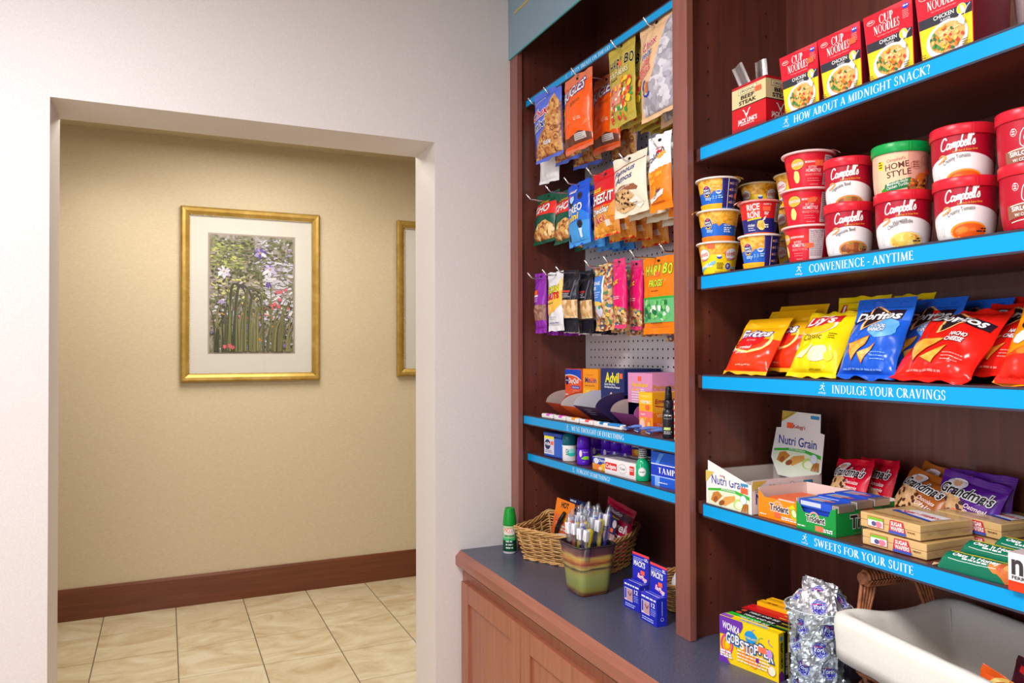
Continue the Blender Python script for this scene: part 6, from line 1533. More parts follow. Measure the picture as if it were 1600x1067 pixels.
def gum_art(a, w2, h_, k=1.0, g=True, col=WHITE, dark=C(60, 40, 40)):
    if g:
        for q in range(3): a.ring(w2 * .55 + .01 * q, h_ * .5 - .004 * q, .016, .018, .0006, C(10, 110, 50), 200, 330, 14)
    a.ring(-.004 * k, h_ * .5, .013 * k, .0125 * k, .0042 * k, C(240, 190, 170) if g else C(250, 206, 160), 15, 165, 18); a.ring(-.004 * k, h_ * .5, .0145 * k, .014 * k, .0012 * k, C(206, 70, 60), 15, 165, 18)
    a.text('Trident', -.031 * k, h_ * .36, .0165 * k, dark, .062 * k, .05, .05, out=WHITE, ow=.1)
    a.lines(-w2 + .004, h_ * .12, -w2 + .03, 1, .004, .0028, C(220, 236, 220)); a.lines(.008 * k, h_ * .16, w2 - .004, 2, .0045, .0028, WHITE, .1)
def gum_box(label, w_, d, h_, m_, x, y, rz, front, right, notch_d):
    t = thing('gum_box', label, 'gum box', (x, y, zs), rz, 'open gum display boxes')
    a_, th = w_ / 2, .001
    mb = MB(); pr = [(-a_, 0), (a_, 0), (a_, h_ - .002), (a_ - .012, h_ - .004), (a_ - .02, h_ - notch_d), (-a_ + .02, h_ - notch_d), (-a_ + .010, h_ - .006), (-a_, h_)]
    i0 = [mb.av((p[0], 0, p[1])) for p in pr]; i1 = [mb.av((p[0], th, p[1])) for p in pr]; mb.fi(i0, m_); mb.fi(i1[::-1], card_in)
    mb.box(-a_, -a_ + th, th, d, 0, h_ + .006, C(236, 214, 206)); mb.box(a_ - th, a_, th, d, 0, h_, m_); mb.box(-a_, a_, d - th, d, 0, h_ + .006, C(236, 214, 206)); mb.box(-a_, a_, 0, d, 0, th, m_)
    front.emit(mb, FRONT(0), None, .0004)
    if right: right.emit(mb, lambda u, v, h: (a_ + h, u, v))
    mb.build('box', t)
    return t
GO_ = C(252, 140, 20); a = Art(); gum_art(a, .065, .062, .94, False); a.poly([(.028, .036), (.042, .046), (.05, .038), (.04, .033)], YEL); a.ell(.05, .02, .013, .012, C(250, 190, 40), 14); a.ell(.045, .026, .009, .012, C(140, 190, 50), 12, .5); a.ell(.046, .026, .006, .009, C(230, 240, 190), 12, .5); a.rect(-.014, .008, .004, .02, C(250, 110, 70))
gb = gum_box('orange fruit gum display box beside the white cereal bar tray', .132, .165, .064, GO_, 1.318, 1.366, FD + radians(2), a, None, .014)
def gum_pack(label, parent_loc, off, rz, m_, tiltx=0.0):
    t = thing('gum_pack', label, 'gum pack', parent_loc, rz, 'blue gum packs lying in the green box', tiltx)
    mb = MB(); mb.box(-.044, .044, -.026, .026, 0, .0165, m_); a = Art(); a.rect(-.03, -.018, .012, .016, C(150, 190, 240)); a.poly([(-.02, -.012), (.03, -.004), (.03, .006), (-.02, .0)], C(246, 120, 90)); a.emit(mb, lambda u, v, h: (u, v, .0165 + h)); b_ = Art(); b_.rect(-.04, .004, .016, .0135, C(200, 206, 226)); b_.emit(mb, FRONT(-.026)); mb.build('sleeve', t)
    mb = MB(); mb.box(.0442, .062, -.0255, .0255, .0003, .0162, mat('gum_foil', (200, 190, 186), .35, metal=.8)); mb.build('foil_end', t, .001)
GG = C(14, 150, 64); a = Art(); gum_art(a, .054, .062, .84); a.rect(.0, .004, .022, .016, C(240, 120, 84))
r_ = Art(); r_.ring(.10, .026, .028, .026, .006, C(206, 90, 60), 10, 170, 20); r_.text('Trident', .045, .016, .027, BLACK, .112, .05, .02, out=C(226, 220, 216), ow=.08)
for q in range(7): r_.ell(.163 + .008 * (q % 3), .02 + .01 * (q // 2), .014, .012, C(10, 120 - 6 * q, 50), 12, q, .1)
gx, gy, grz = 1.307, 1.2455, FD + radians(2)
gum_box('green spearmint gum display box in the middle of the shelf', .108, .19, .062, GG, gx, gy, grz, a, r_, .022)
M_ = Matrix.Rotation(grz, 4, 'Z')
for k, (dx, dy, dz, lb) in enumerate(((-.006, .032, .0505, 'in front'), (-.004, .087, .0545, 'in the middle'), (-.002, .141, .0565, 'furthest back'))):
    p = Vector((gx, gy, zs)) + M_ @ Vector((dx, dy, dz)); gum_pack('blue gum pack lying on the green gum box, %s' % lb, p, 0, grz, C(36, 84, 206))
p = Vector((1.318, 1.366, zs)) + Matrix.Rotation(FD + radians(2), 4, 'Z') @ Vector((.0, .07, .0012))
t = thing('gum_pack', 'orange gum packs standing inside the orange gum box', 'gum pack', p, FD + radians(2)); mb = MB(); mb.box(-.05, .05, -.05, .06, 0, .048, C(246, 110, 50)); mb.box(-.02, .03, -.052, -.0505, .02, .047, WHITE); mb.build('packs', t, .004)
for q in range(3):
    p = Vector((gx, gy, zs)) + M_ @ Vector((0, .035 + .054 * q, .0012)); t = thing('gum_pack', 'blue gum pack upright inside the green gum box, under the %s lying pack' % ('front', 'middle', 'rear')[q], 'gum pack', p, grz); mb = MB(); mb.box(-.05, .05, -.024, .024, 0, .0495, C(30, 70, 190)); mb.build('sleeve', t)

# cookie pouches
GK = 'round cookie pouches at the back of the sweets shelf'
def cookies(bg, sub, chips_, raisin=False):
    a = Art(); w2 = .07
    a.ell(-.034, .048, .045, .042, cookie_m, 26, 0, .02); a.ell(.01, .028, .042, .034, cookie_m, 24, 0, .03)
    rr = random.Random(hash(sub) % 99 if False else len(sub))
    for _ in range(18): a.ell(-.034 + rr.uniform(-.034, .034), .048 + rr.uniform(-.03, .03), .0055, .004, chips_, 7, rr.uniform(0, 3), .2)
    for _ in range(12): a.ell(.01 + rr.uniform(-.03, .03), .026 + rr.uniform(-.016, .02), .0055, .004, chips_, 7, rr.uniform(0, 3), .2)
    a.ell(-.03, .112, .024, .013, C(236, 226, 236), 16, .1, .06); a.ell(-.03, .114, .01, .008, C(226, 170, 130), 10)
    a.text("Grandma's", -.062, .088, .022, BLACK, .124, .04, .28, out=WHITE, ow=.1, rot=-.02)
    for k, s_ in enumerate(sub): a.text(s_, .006, .068 - k * .013, .0095, C(250, 226, 226), .05, .02, .25, rot=-.05)
    return a
def cookie(label, bg, art, x, y, yaw, tilt, roll, seed, dz=.0, sd2=None):
    return bag('cookie_pouch', label, 'cookie pouch', GK, .148, .136, .034, bg, art, (x, y, zs + .003 + dz), Y_(yaw), -radians(tilt), radians(roll), s0=.012, s1=.016, seed=seed, crumple=1.2)
CR_ = C(214, 20, 50, .25); CBR = C(176, 96, 34, .28); CPU = C(92, 30, 150, .25)
k1 = cookie('red pouch of chocolate brownie cookies behind the green gum box', CR_, cookies(CR_, ('Chocolate', 'Brownie'), C(80, 44, 34)), 1.50, 1.350, -14, 24, -6, 31, .006)
dup(k1, 'red pouch of brownie cookies leaning behind the other red pouch', (1.548, 1.315, zs + .008), Y_(-14), -radians(20), radians(-4))
k2 = cookie('brown pouch of chocolate chip cookies between the red and purple pouches', CBR, cookies(CBR, ('Chocolate', 'Chip'), C(90, 44, 26)), 1.508, 1.182, -14, 32, 8, 32, .004)
dup(k2, 'brown pouch of chip cookies standing behind the front brown pouch', (1.578, 1.172, zs + .004), Y_(-14), -radians(16), radians(6))
k3 = cookie('purple pouch of oatmeal raisin cookies leaning in front', CPU, cookies(CPU, ('Oatmeal', 'Raisin'), C(70, 44, 60)), 1.525, 1.073, -2, 18, 8, 33, .0)
sticker(k3, -.002, .052, .026, .014, lambda u, v, h: (u, -.019 - h, v))
dup(k3, 'purple pouch of raisin cookies standing upright against the back', (1.580, 1.063, zs + .004), Y_(-2), -radians(6), radians(1))

# sugar wafers
wf = ramp_mat('sugar_wafer', 'wave', 120.0, [(.3, (236, 190, 116)), (.7, (246, 208, 142))], .55, distort=.6, bump=.12)
def wafer(label, x, y, z, rz):
    t = thing('wafer_pack', label, 'wafer pack', (x, y, z), rz, 'sugar wafer packs on the sweets shelf')
    mb = MB()
    for k in range(2): mb.box(-.072, .072, -.072, .072, .0012 + .0152 * k, .0160 + .0154 * k, wf)
    mb.build('wafers', t, .0014)
    mb = MB(); e = .0735
    a = Art(); a.rect(-.052, .006, -.012, .027, C(206, 60, 50)); a.rect(-.051, .007, -.013, .026, WHITE); a.rect(-.051, .02, -.013, .026, C(130, 190, 60)); a.ell(-.024, .013, .009, .006, C(240, 130, 150), 12); a.ell(-.036, .013, .006, .005, C(90, 90, 140), 10)
    a.poly([(.0, .003), (.042, .003), (.034, .029), (.004, .029)], C(206, 50, 60)); a.text('SUGAR', .006, .019, .0075, WHITE, .027, .05); a.text('WAFERS', .005, .0095, .0075, WHITE, .032, .05); a.poly([(.001, .003), (.042, .003), (.041, .008), (.001, .008)], C(60, 90, 190)); a.lines(.045, .012, .066, 1, .004, .002, C(110, 70, 30))
    a.emit(mb, FRONT(-e), None, .0004)
    b_ = Art(); b_.poly([(-.05, .0), (.055, -.024), (.06, .03), (-.03, .04)], C(240, 236, 240)); b_.text('Sugar Wafers', -.042, .006, .017, C(206, 40, 60), .096, .05, .2, out=C(250, 220, 226), ow=.05, rot=-.1); b_.poly([(-.05, -.004), (.058, -.032), (.056, -.022), (-.05, .006)], C(50, 84, 190)); b_.ell(-.045, .0, .008, .008, C(40, 90, 200), 12); b_.lines(-.06, -.05, .06, 2, .006, .002, C(150, 100, 50))
    b_.emit(mb, lambda u, v, h: (u, v, .0322 + h), None, .0004)
    mb.build('print', t)
    mb = MB()
    fr = lambda i, j: (-e + 2 * e * i, -e - .0003, .0 + .033 * j)
    mb.face([(-e, -e, .0), (e, -e, .0), (e, -e, .0322), (-e, -e, .0322)], clear_w); mb.face([(-e, -e, .0322), (e, -e, .0322), (e, e, .0322), (-e, e, .0322)], clear_w)
    for sx in (-1, 1):
        mb.face([(sx * e, -e, 0), (sx * e, e, 0), (sx * e, e, .0322), (sx * e, -e, .0322)], clear_w)
        mb.grid(lambda i, j: (sx * (e + .02 * j), -e + 2 * e * i * (1) , .0161 + .0161 * (1 - j) * (.3) + .004 * sin(i * 17) * j), 14, 3, clear_w)
    mb.build('clear_wrap', t)
wafer('pack of sugar wafers lying at the bottom of the stack by the rail', 1.392, 1.061, zs + .0002, Y_(1))
wafer('pack of sugar wafers lying on top of another wafer pack', 1.398, 1.070, zs + .0332, Y_(-3))
wafer('pack of sugar wafers lying behind the stack of two', 1.556 - .004, 1.04 - .03, zs + .0002, Y_(-3))
dup(bpy.data.objects['wafer_pack.002'], 'pack of sugar wafers on top of the rear one, below the purple pouches', (1.548, 1.006, zs + .0332), Y_(-5))

# oat bars
OG = C(10, 112, 84, .25)
def oat(label, x, y, z, rz, roll=0.0):
    t = thing('oat_bar', label, 'oat bar', (x, y, z), rz, 'green oat and honey bars by the rail', 0, roll)
    w2 = .078; mb = MB()
    def sfc(i, j):
        u = i * 2 - 1; a = j * pi
        e = 1 - max(0, (abs(u) - .86) / .14) ** 2 * .75
        return (u * w2, -.0215 * cos(a) * (1 if abs(u) < .9 else 1.05), .031 * max(0, sin(a)) ** .5 * e + .0006 * noise.noise((u * 9, j * 4, 1)))
    mb.grid(sfc, 30, 14, OG, True)
    fn = lambda u, v, h: (lambda q: (q[0], q[1] - h * cos(v * pi), q[2] + h * max(.3, sin(v * pi))))(sfc((u / w2 + 1) / 2, v))
    a = Art(); a.rect(-w2 * .84, .47, w2 * .84, .60, C(236, 214, 30)); a.rect(-w2 * .84, .60, w2 * .84, .82, C(130, 180, 50)); a.rect(-w2 * .84, .60, w2 * .84, .608, BLACK)
    cs = nood_m; ob = C(222, 122, 56)
    a.poly([(.03 + .02 * cos(q * .7) , .22 + .17 * sin(q * .7)) for q in range(9)], ob)
    a.emit(mb, fn, .006, .0004)
    tx = Art(); tx.text("Oats 'n Honey", -.056, -.001, .0082, WHITE, .084, .05, .15); tx.lines(-.036, -.006, .01, 1, .004, .003, WHITE); tx.stroke([(-.06, -.009), (-.02, -.010), (.03, -.008)], .0009, C(200, 230, 220))
    tx.ell(.045, -.006, .021, .015, C(206, 112, 52), 18, 0, .1)
    for q in range(9): tx.ell(.045 + R.uniform(-.014, .014), -.006 + R.uniform(-.009, .009), .006, .0042, R.choice([C(236, 150, 80), C(190, 90, 50), C(246, 180, 110)]), 8, R.uniform(0, 3), .15)
    tx.emit(mb, lambda u, v, h: fn(u, .30 + v * 15.5, h), .006, .0007)
    mb.build('wrapper', t)
    for sx in (-1, 1):
        mb = MB(); mb.grid(lambda i, j: (sx * (w2 * .985 + .013 * j), (-.021 + .042 * i) * 1.02, .004 + .0025 * sin(i * 14 + sx) * j + .003 * (1 - j)), 12, 4, C(200, 170, 140, .3)); mb.build('crimped_end', t)
    return t
oat('green oat bar in front along the rail, cut by the white hazelnut box', 1.3275, .874, zs + .0002, Y_(3))
oat('green oat bar lying behind the front one, a little higher', 1.372, .866, zs + .016, Y_(-1))
oat('green oat bar third from the rail', 1.418, .836, zs + .024, Y_(-3))
oat('green oat bar furthest back by the cabinet back', 1.470, .795, zs + .026, Y_(-6))
a = Art(); a.rect(-.055, .0, .055, .0165, C(250, 60, 24)); a.text('n', -.0495, .0285, .0345, C(60, 56, 62), .019, .05); a.text('utella', -.028, .0285, .0345, C(226, 30, 30), .075, .05); a.text('FERRERO', -.049, .0195, .0055, C(60, 56, 62), .04, .04)
carton('hazelnut_spread_box', 'white box with a dark letter and red base, overhanging the rail at the right edge', 'box', None, .11, .075, .063, C(240, 236, 236), (1.3235, .7565, 1.2845), FD, front=a, mats={'top': C(214, 196, 200)})
# ================================================================ COUNTER, LEFT BAY
zk = 0.9127
# insect spray
t = thing('spray_can', 'green capped insect spray can standing against the wall end of the countertop', 'spray can', (1.206, 2.6585, zk), face(1.206, 2.6585, 5))
mb = MB(); pr_ = [(.0235, 0), (.0255, .003), (.0258, .012), (.0258, .100), (.0245, .107)]
mb.lathe(pr_, C(140, 200, 140), 32, mats=[C(206, 206, 206, .3), C(206, 206, 206, .3), C(140, 200, 140), C(170, 200, 150)])
a = Art(); a.rect(-.06, .01, .06, .052, C(14, 70, 50)); a.rect(-.06, .052, .06, .06, C(60, 190, 110)); a.lines(-.018, .046, .012, 3, .012, .005, C(210, 226, 214)); a.rect(-.06, .078, .06, .1, C(190, 206, 170))
a.ell(-.006, .092, .017, .008, C(250, 110, 40), 18); a.rect(-.026, .074, .018, .086, C(236, 230, 226)); a.text('OFF!', -.02, .083, .013, WHITE, .03, .08, .1, out=C(250, 90, 30), ow=.1); a.text('DEEP WOODS', -.022, .067, .0045, C(20, 80, 50), .038, .03); a.ell(-.002, .056, .002, .002, BLACK, 8)
a.emit(mb, lathe_map(pr_), .006); mb.build('can', t)
mb = MB(); CG = C(20, 150, 50, .3); mb.lathe([(.0255, .1075), (.026, .112), (.0245, .135), (.021, .158), (.0185, .170), (.017, .1725), (.0125, .1725), (.0120, .166), (.0001, .166)], CG, 32); mb.box(-.004, .004, -.022, -.012, .162, .1735, CG); mb.build('cap', t)

# ---- woven basket builder
cane = ramp_mat('pale_willow', 'noise', 60.0, [(.3, (176, 124, 66)), (.5, (206, 156, 94)), (.7, (226, 186, 128))], .55)
cane_d = ramp_mat('brown_rattan', 'noise', 60.0, [(.3, (92, 50, 30)), (.5, (128, 74, 44)), (.7, (156, 98, 62))], .5)
def rrect(a, b, r, n):
    pts = []; per = 4 * (a + b) - 8 * r + 2 * pi * r
    for k in range(n):
        s = per * k / n
        segs = [(2 * a - 2 * r, (-a + r, -b), (1, 0)), (pi * r / 2, (a - r, -b + r), -pi / 2), (2 * b - 2 * r, (a, -b + r), (0, 1)), (pi * r / 2, (a - r, b - r), 0), (2 * a - 2 * r, (a - r, b), (-1, 0)), (pi * r / 2, (-a + r, b - r), pi / 2), (2 * b - 2 * r, (-a, b - r), (0, -1)), (pi * r / 2, (-a + r, -b + r), pi)]
        for (l, p, d) in segs:
            if s <= l + 1e-9:
                if isinstance(d, tuple):
                    pts.append((p[0] + d[0] * s, p[1] + d[1] * s, (d[1], -d[0])))
                else:
                    an = d + s / r; pts.append((p[0] + r * cos(an), p[1] + r * sin(an), (cos(an), sin(an))))
                break
            s -= l
        else: pts.append((-a + r, -b, (0, -1)))
    return pts
def weave(t, a0, b0, a1, b1, h_, r, rows, stakes, m_, rad, amp, rise=None, rim=True, name='weave'):
    """woven walls flaring from a0,b0 (base) to a1,b1 (rim)"""
    mb = MB(); n = stakes * 4
    for q in range(rows):
        v = (q + .5) / rows; a = a0 + (a1 - a0) * v; b = b0 + (b1 - b0) * v
        P = rrect(a, b, r, n); path = []
        for k, (x, y, nn) in enumerate(P):
            o = amp * sin(2 * pi * k / 8 + (pi if q % 2 else 0)); zz = h_ * v + (rise(x / a1, y / b1) * v if rise else 0)
            path.append((x + nn[0] * o, y + nn[1] * o, zz + .0006 * sin(k * .7 + q)))
        path.append(path[0]); mb.tube(path, rad, m_, 5, False)
    mb.build(name, t)
    mb = MB(); P0 = rrect(a0, b0, r, stakes); P1 = rrect(a1, b1, r, stakes)
    for k in range(stakes):
        x0, y0, _ = P0[k]; x1, y1, _ = P1[k]
        mb.tube([(x0, y0, 0.004), (x1, y1, h_ + (rise(x1 / a1, y1 / b1) if rise else 0))], rad * 1.1, m_, 5)
    mb.build('stakes', t)
    if rim:
        mb = MB(); n2 = 120; P = rrect(a1, b1, r, n2)
        for s_ in range(4):
            path = []
            for k in range(n2 + 1):
                x, y, nn = P[k % n2]; an = 2 * pi * k / 15 + s_ * pi / 2
                path.append((x + nn[0] * rad * 1.9 * cos(an), y + nn[1] * rad * 1.9 * cos(an), h_ + rad + rad * 1.9 * sin(an) + (rise(x / a1, y / b1) if rise else 0)))
            mb.tube(path, rad * 1.25, m_, 5, False)
        mb.build('braided_rim', t)
        mb = MB(); P = rrect(a0, b0, r, n2)
        for s_ in range(2):
            path = [(P[k % n2][0] + P[k % n2][2][0] * rad * (1 + cos(2 * pi * k / 10 + s_ * pi)), P[k % n2][1] + P[k % n2][2][1] * rad * (1 + cos(2 * pi * k / 10 + s_ * pi)), rad * 1.8 + rad * sin(2 * pi * k / 10 + s_ * pi)) for k in range(n2 + 1)]
            mb.tube(path, rad * 1.2, m_, 5, False)
        mb.box(-a0 + .002, a0 - .002, -b0 + .002, b0 - .002, .001, .005, m_)
        mb.build('base', t)

wb = thing('wicker_basket', 'pale wicker basket of toiletries behind the striped ceramic pot', 'basket', (1.3775, 2.444, zk), radians(-61))
weave(wb, .178, .088, .205, .112, .108, .02, 15, 26, cane, .0031, .0034, rise=lambda x, y: .026 * max(0, y) ** 2 + .006 * x * x)
# things in the basket
MB_ = Matrix.Translation((1.3775, 2.444, zk)) @ Matrix.Rotation(radians(-61), 4, 'Z')
def inb(x, y, z): return MB_ @ Vector((x, y, z))
NVR = C(28, 40, 92)
def razor_card(label, p, rz, tilt, roll, handle, hand2=None, orange=False):
    t = thing('razor_pack', label, 'razor pack', p, rz, 'hanging card packs in the wicker basket', tilt, roll)
    base = C(246, 130, 30) if orange else NVR
    mb = MB(); mb.box(-.05, .05, -.0008, .0008, .0, .15, C(190, 150, 150)); mb.box(-.05, .05, -.0012, .0012, .092, .15, base)
    a = Art()
    if orange:
        a.rect(-.05, .0, .05, .092, C(250, 110, 40)); a.text('HOT', .0, .122, .02, BLACK, .04, .06, 0, 'c'); a.text('HANDS', -.02, .072, .016, YEL, .055, .06); a.rect(-.04, .066, .02, .069, RED); a.lines(-.03, .05, .03, 2, .012, .006, WHITE)
    else:
        a.text('MENS', -.044, .138, .007, WHITE, .03, .04); a.text('Lady', -.044, .115, .012, C(200, 214, 250), .034, .03, .2); a.ell(.006, .128, .018, .0045, C(196, 120, 60), 14); a.ell(.04, .13, .01, .015, C(214, 206, 214), 12); a.rect(.022, .098, .038, .112, STK); a.lines(-.02, .1, .02, 1, .005, .003, C(160, 170, 210))
    a.emit(mb, FRONT(-.0012)); mb.build('card', t)
    if handle:
        mb = MB(); mb.tube([(-.02, -.006, .0), (-.012, -.012, .04), (.002, -.014, .08), (.012, -.01, .11)], .008, handle, 8, True, [.006, .0085, .009, .006]); mb.build('razor_handle', t)
    mb = MB(); mb.grid(lambda i, j: (-.044 + .088 * i, -.003 - .02 * sin(pi * i) ** .4 * sin(pi * min(1, j + .1)) ** .4, .004 + .086 * j), 10, 8, clear_w); mb.build('blister', t)
    return t
razor_card('orange hand warmer packet standing at the back of the wicker basket', inb(-.085, .02, .062), Y_(14), -.12, .12, BLACK, None, True)
razor_card('navy razor card with a blue razor handle, tallest card in the wicker basket', inb(-.04, .05, .062), Y_(18), -.1, .1, C(30, 120, 226, .25))
razor_card('navy razor card in the middle of the wicker basket behind the toothbrushes', inb(.035, .035, .04), Y_(14), -.1, .14, BLACK)
razor_card('navy razor card rightmost in the wicker basket, in front of the crimson pouch', inb(.09, .02, .032), Y_(12), -.12, .16, None)
CRM = C(178, 14, 64, .25)
a = Art(); a.poly([(-.07, .145), (.07, .145), (.07, .17), (-.07, .17)], C(70, 20, 50)); a.text('Studio', -.045, .155, .012, C(206, 190, 206), .07, .02, .2); a.rect(-.02, .14, .02, .145, C(230, 180, 60)); a.text('Travel', -.062, .106, .03, WHITE, .125, .04, .1); a.text('Basics', -.05, .076, .025, WHITE, .1, .04, .1); a.stroke([(.06, .13), (.068, .09), (.06, .05)], .005, C(246, 190, 210))
bag('travel_pouch', 'crimson travel kit pouch standing tall behind the razor cards', 'pouch', None, .15, .195, .045, CRM, a, inb(.105, .055, .03), Y_(10), -.14, .24, seed=41)
t = thing('folded_cloth_pack', 'small white and blue wrapped item lying at the near end of the wicker basket', 'packet', inb(-.03, -.06, .095), radians(-40), None)
mb = MB(); mb.sphere((0, 0, 0), .045, .022, .014, C(226, 226, 236), 14, 8); mb.build('wrap', t); mb = MB(); mb.box(-.03, .05, -.012, .012, -.004, .004, C(80, 80, 190)); mb.build('strip', t, .003)
t = thing('toiletry_fill', 'dark packets filling the bottom of the wicker basket', 'packets', inb(0, 0, .006), radians(-61)); mb = MB()
for k in range(6): mb.T = Matrix.Translation((-.12 + .048 * k, .02 * (-1) ** k, .0)) @ Matrix.Rotation(.3 * k, 4, 'Z'); mb.box(-.03, .03, -.03, .03, 0, .03 + .006 * (k % 3), C(40, 40, 52)); mb.T = None
t2 = mb.build('packets', t, .004); t['kind'] = 'stuff'

# ---- ceramic pot of toothbrushes
def glaze():
    m = bpy.data.materials.new('striped_glaze'); m.use_nodes = True; nt = m.node_tree; b = nt.nodes['Principled BSDF']
    tc = nt.nodes.new('ShaderNodeTexCoord'); sp = nt.nodes.new('ShaderNodeSeparateXYZ'); nz = nt.nodes.new('ShaderNodeTexNoise'); nz.inputs['Scale'].default_value = 9; nz.inputs['Detail'].default_value = 3
    mp = nt.nodes.new('ShaderNodeMapping'); mp.inputs['Scale'].default_value = (1, 1, 7); ad = nt.nodes.new('ShaderNodeMath'); ad.operation = 'MULTIPLY_ADD'; ad.inputs[1].default_value = .028; mr = nt.nodes.new('ShaderNodeMath'); mr.operation = 'DIVIDE'; mr.inputs[1].default_value = .157
    cr = nt.nodes.new('ShaderNodeValToRGB'); st = [(0, (150, 70, 30)), (.07, (190, 120, 40)), (.13, (110, 40, 40)), (.2, (150, 140, 60)), (.3, (140, 150, 80)), (.48, (156, 160, 92)), (.58, (170, 150, 80)), (.64, (60, 56, 60)), (.67, (190, 170, 90)), (.74, (150, 70, 50)), (.8, (200, 140, 70)), (.86, (196, 170, 90)), (.93, (120, 60, 70)), (1, (90, 60, 70))]
    while len(cr.color_ramp.elements) < len(st): cr.color_ramp.elements.new(.5)
    for e, (p, c) in zip(cr.color_ramp.elements, st): e.position = p; e.color = (*lin(c), 1)
    L = nt.links.new; L(tc.outputs['Object'], sp.inputs[0]); L(tc.outputs['Object'], mp.inputs[0]); L(mp.outputs[0], nz.inputs['Vector']); L(nz.outputs['Fac'], ad.inputs[0]); L(sp.outputs['Z'], ad.inputs[2]); L(ad.outputs[0], mr.inputs[0]); L(mr.outputs[0], cr.inputs[0]); L(cr.outputs[0], b.inputs['Base Color'])
    b.inputs['Roughness'].default_value = .12; b.inputs['Coat Weight'].default_value = .5
    return m
gz = glaze(); rimm = mat('dark_glazed_rim', (52, 40, 44), .2)
pot = thing('ceramic_pot', 'square striped ceramic pot full of wrapped toothbrushes', 'pot', (1.2395, 2.1275, zk), radians(-90 + 1))
def sq(s, z, bulge=.0):
    pts = []
    for k in range(32):
        an = 2 * pi * k / 32; c_, s_ = cos(an), sin(an); q = (abs(c_) ** 7 + abs(s_) ** 7) ** (-1 / 7); pts.append((s * q * c_, s * q * s_, z))
    return pts
mb = MB(); prof = [(.050, 0), (.0535, .004), (.0565, .03), (.060, .07), (.0645, .105), (.069, .14), (.0725, .154)]
rings = [[mb.av(p) for p in sq(s, z)] for s, z in prof]
for k in range(len(rings) - 1):
    for j in range(32): mb.fi((rings[k][j], rings[k][(j + 1) % 32], rings[k + 1][(j + 1) % 32], rings[k + 1][j]), gz, True)
mb.fi(rings[0][::-1], gz); mb.build('body', pot)
mb = MB(); rr_ = [[mb.av(p) for p in sq(s, z)] for s, z in ((.0726, .1542), (.0745, .157), (.0735, .160), (.0695, .160), (.0675, .150), (.055, .03), (.001, .028))]
for k in range(len(rr_) - 1):
    for j in range(32): mb.fi((rr_[k][j], rr_[k][(j + 1) % 32], rr_[k + 1][(j + 1) % 32], rr_[k + 1][j]), rimm, True)
mb.build('rim', pot)
# toothbrushes: one built per colour, the rest copied
bristle = C(240, 240, 246)
tb_cols = [('violet', C(92, 84, 190, .25)), ('coral', C(236, 90, 100, .25)), ('yellow', C(246, 216, 30, .25)), ('teal', C(60, 190, 190, .25)), ('blue', C(60, 110, 220, .25)), ('orange', C(246, 160, 60, .25))]
protos = []
for nm, m_ in tb_cols:
    t = thing('toothbrush', 'wrapped toothbrush', 'toothbrush', (0, 0, 0), 0, 'wrapped toothbrushes in the ceramic pot')
    mb = MB(); mb.tube([(0, 0, 0), (0, -.001, .05), (0, .001, .10), (0, .002, .118), (0, .001, .128), (0, 0, .155), (0, 0, .159)], .004, m_, 8, True, [.004, .0055, .0045, .0034, .0082, .0082, .004]); mb.build('handle', t)
    mb = MB(); mb.box(-.0072, .0072, -.0165, -.004, .127, .157, bristle); mb.build('bristles', t, .002)
    mb = MB(); mb.grid(lambda i, j: (.0118 * cos(2 * pi * i) * (1 - .5 * j ** 6), -.005 + .0125 * sin(2 * pi * i) * (1 - .6 * j ** 6), .07 + .108 * j + .002 * sin(9 * i + 5 * j)), 12, 6, clear_t); mb.build('clear_wrap', t)
    protos.append(t)
PM = Matrix.Translation((1.2395, 2.1275, zk)) @ Matrix.Rotation(radians(-89), 4, 'Z')
rr = random.Random(12); cnt = 0; used = {}
for gy in range(4):
    for gx in range(7):
        ci = [[0, 1, 1, 2, 2, 0, 2], [0, 1, 5, 1, 2, 3, 0], [3, 0, 3, 2, 4, 3, 2], [0, 3, 5, 3, 4, 0, 3]][gy][gx]
        src = protos[ci]; bx = -.042 + .014 * gx + rr.uniform(-.003, .003); by = -.036 + .024 * gy + rr.uniform(-.003, .003)
        p = PM @ Vector((bx * .8, by * .9, .031)); dx = bx * 1.5 + rr.uniform(-.05, .05); dy = by * .7 + rr.uniform(-.05, .04)
        k = used.get(ci, 0); used[ci] = k + 1
        o = src if k == 0 else dup(src)
        o.location = p + Vector((0, 0, .010 * gy + rr.uniform(-.004, .006))); o.rotation_euler = (-dy, dx * 2.2, radians(-89) + rr.choice((0, 0, pi, pi * .9, .3, -.4)))
        rowt = ('front row', 'second row', 'third row', 'back row')[gy]; colt = ('far left', 'left', 'centre left', 'centre', 'centre right', 'right', 'far right')[gx]; o.scale = (1.25, 1.25, 1.2)
        o['label'] = 'wrapped %s toothbrush, %s %s of the ceramic pot' % (tb_cols[ci][0], rowt, colt)

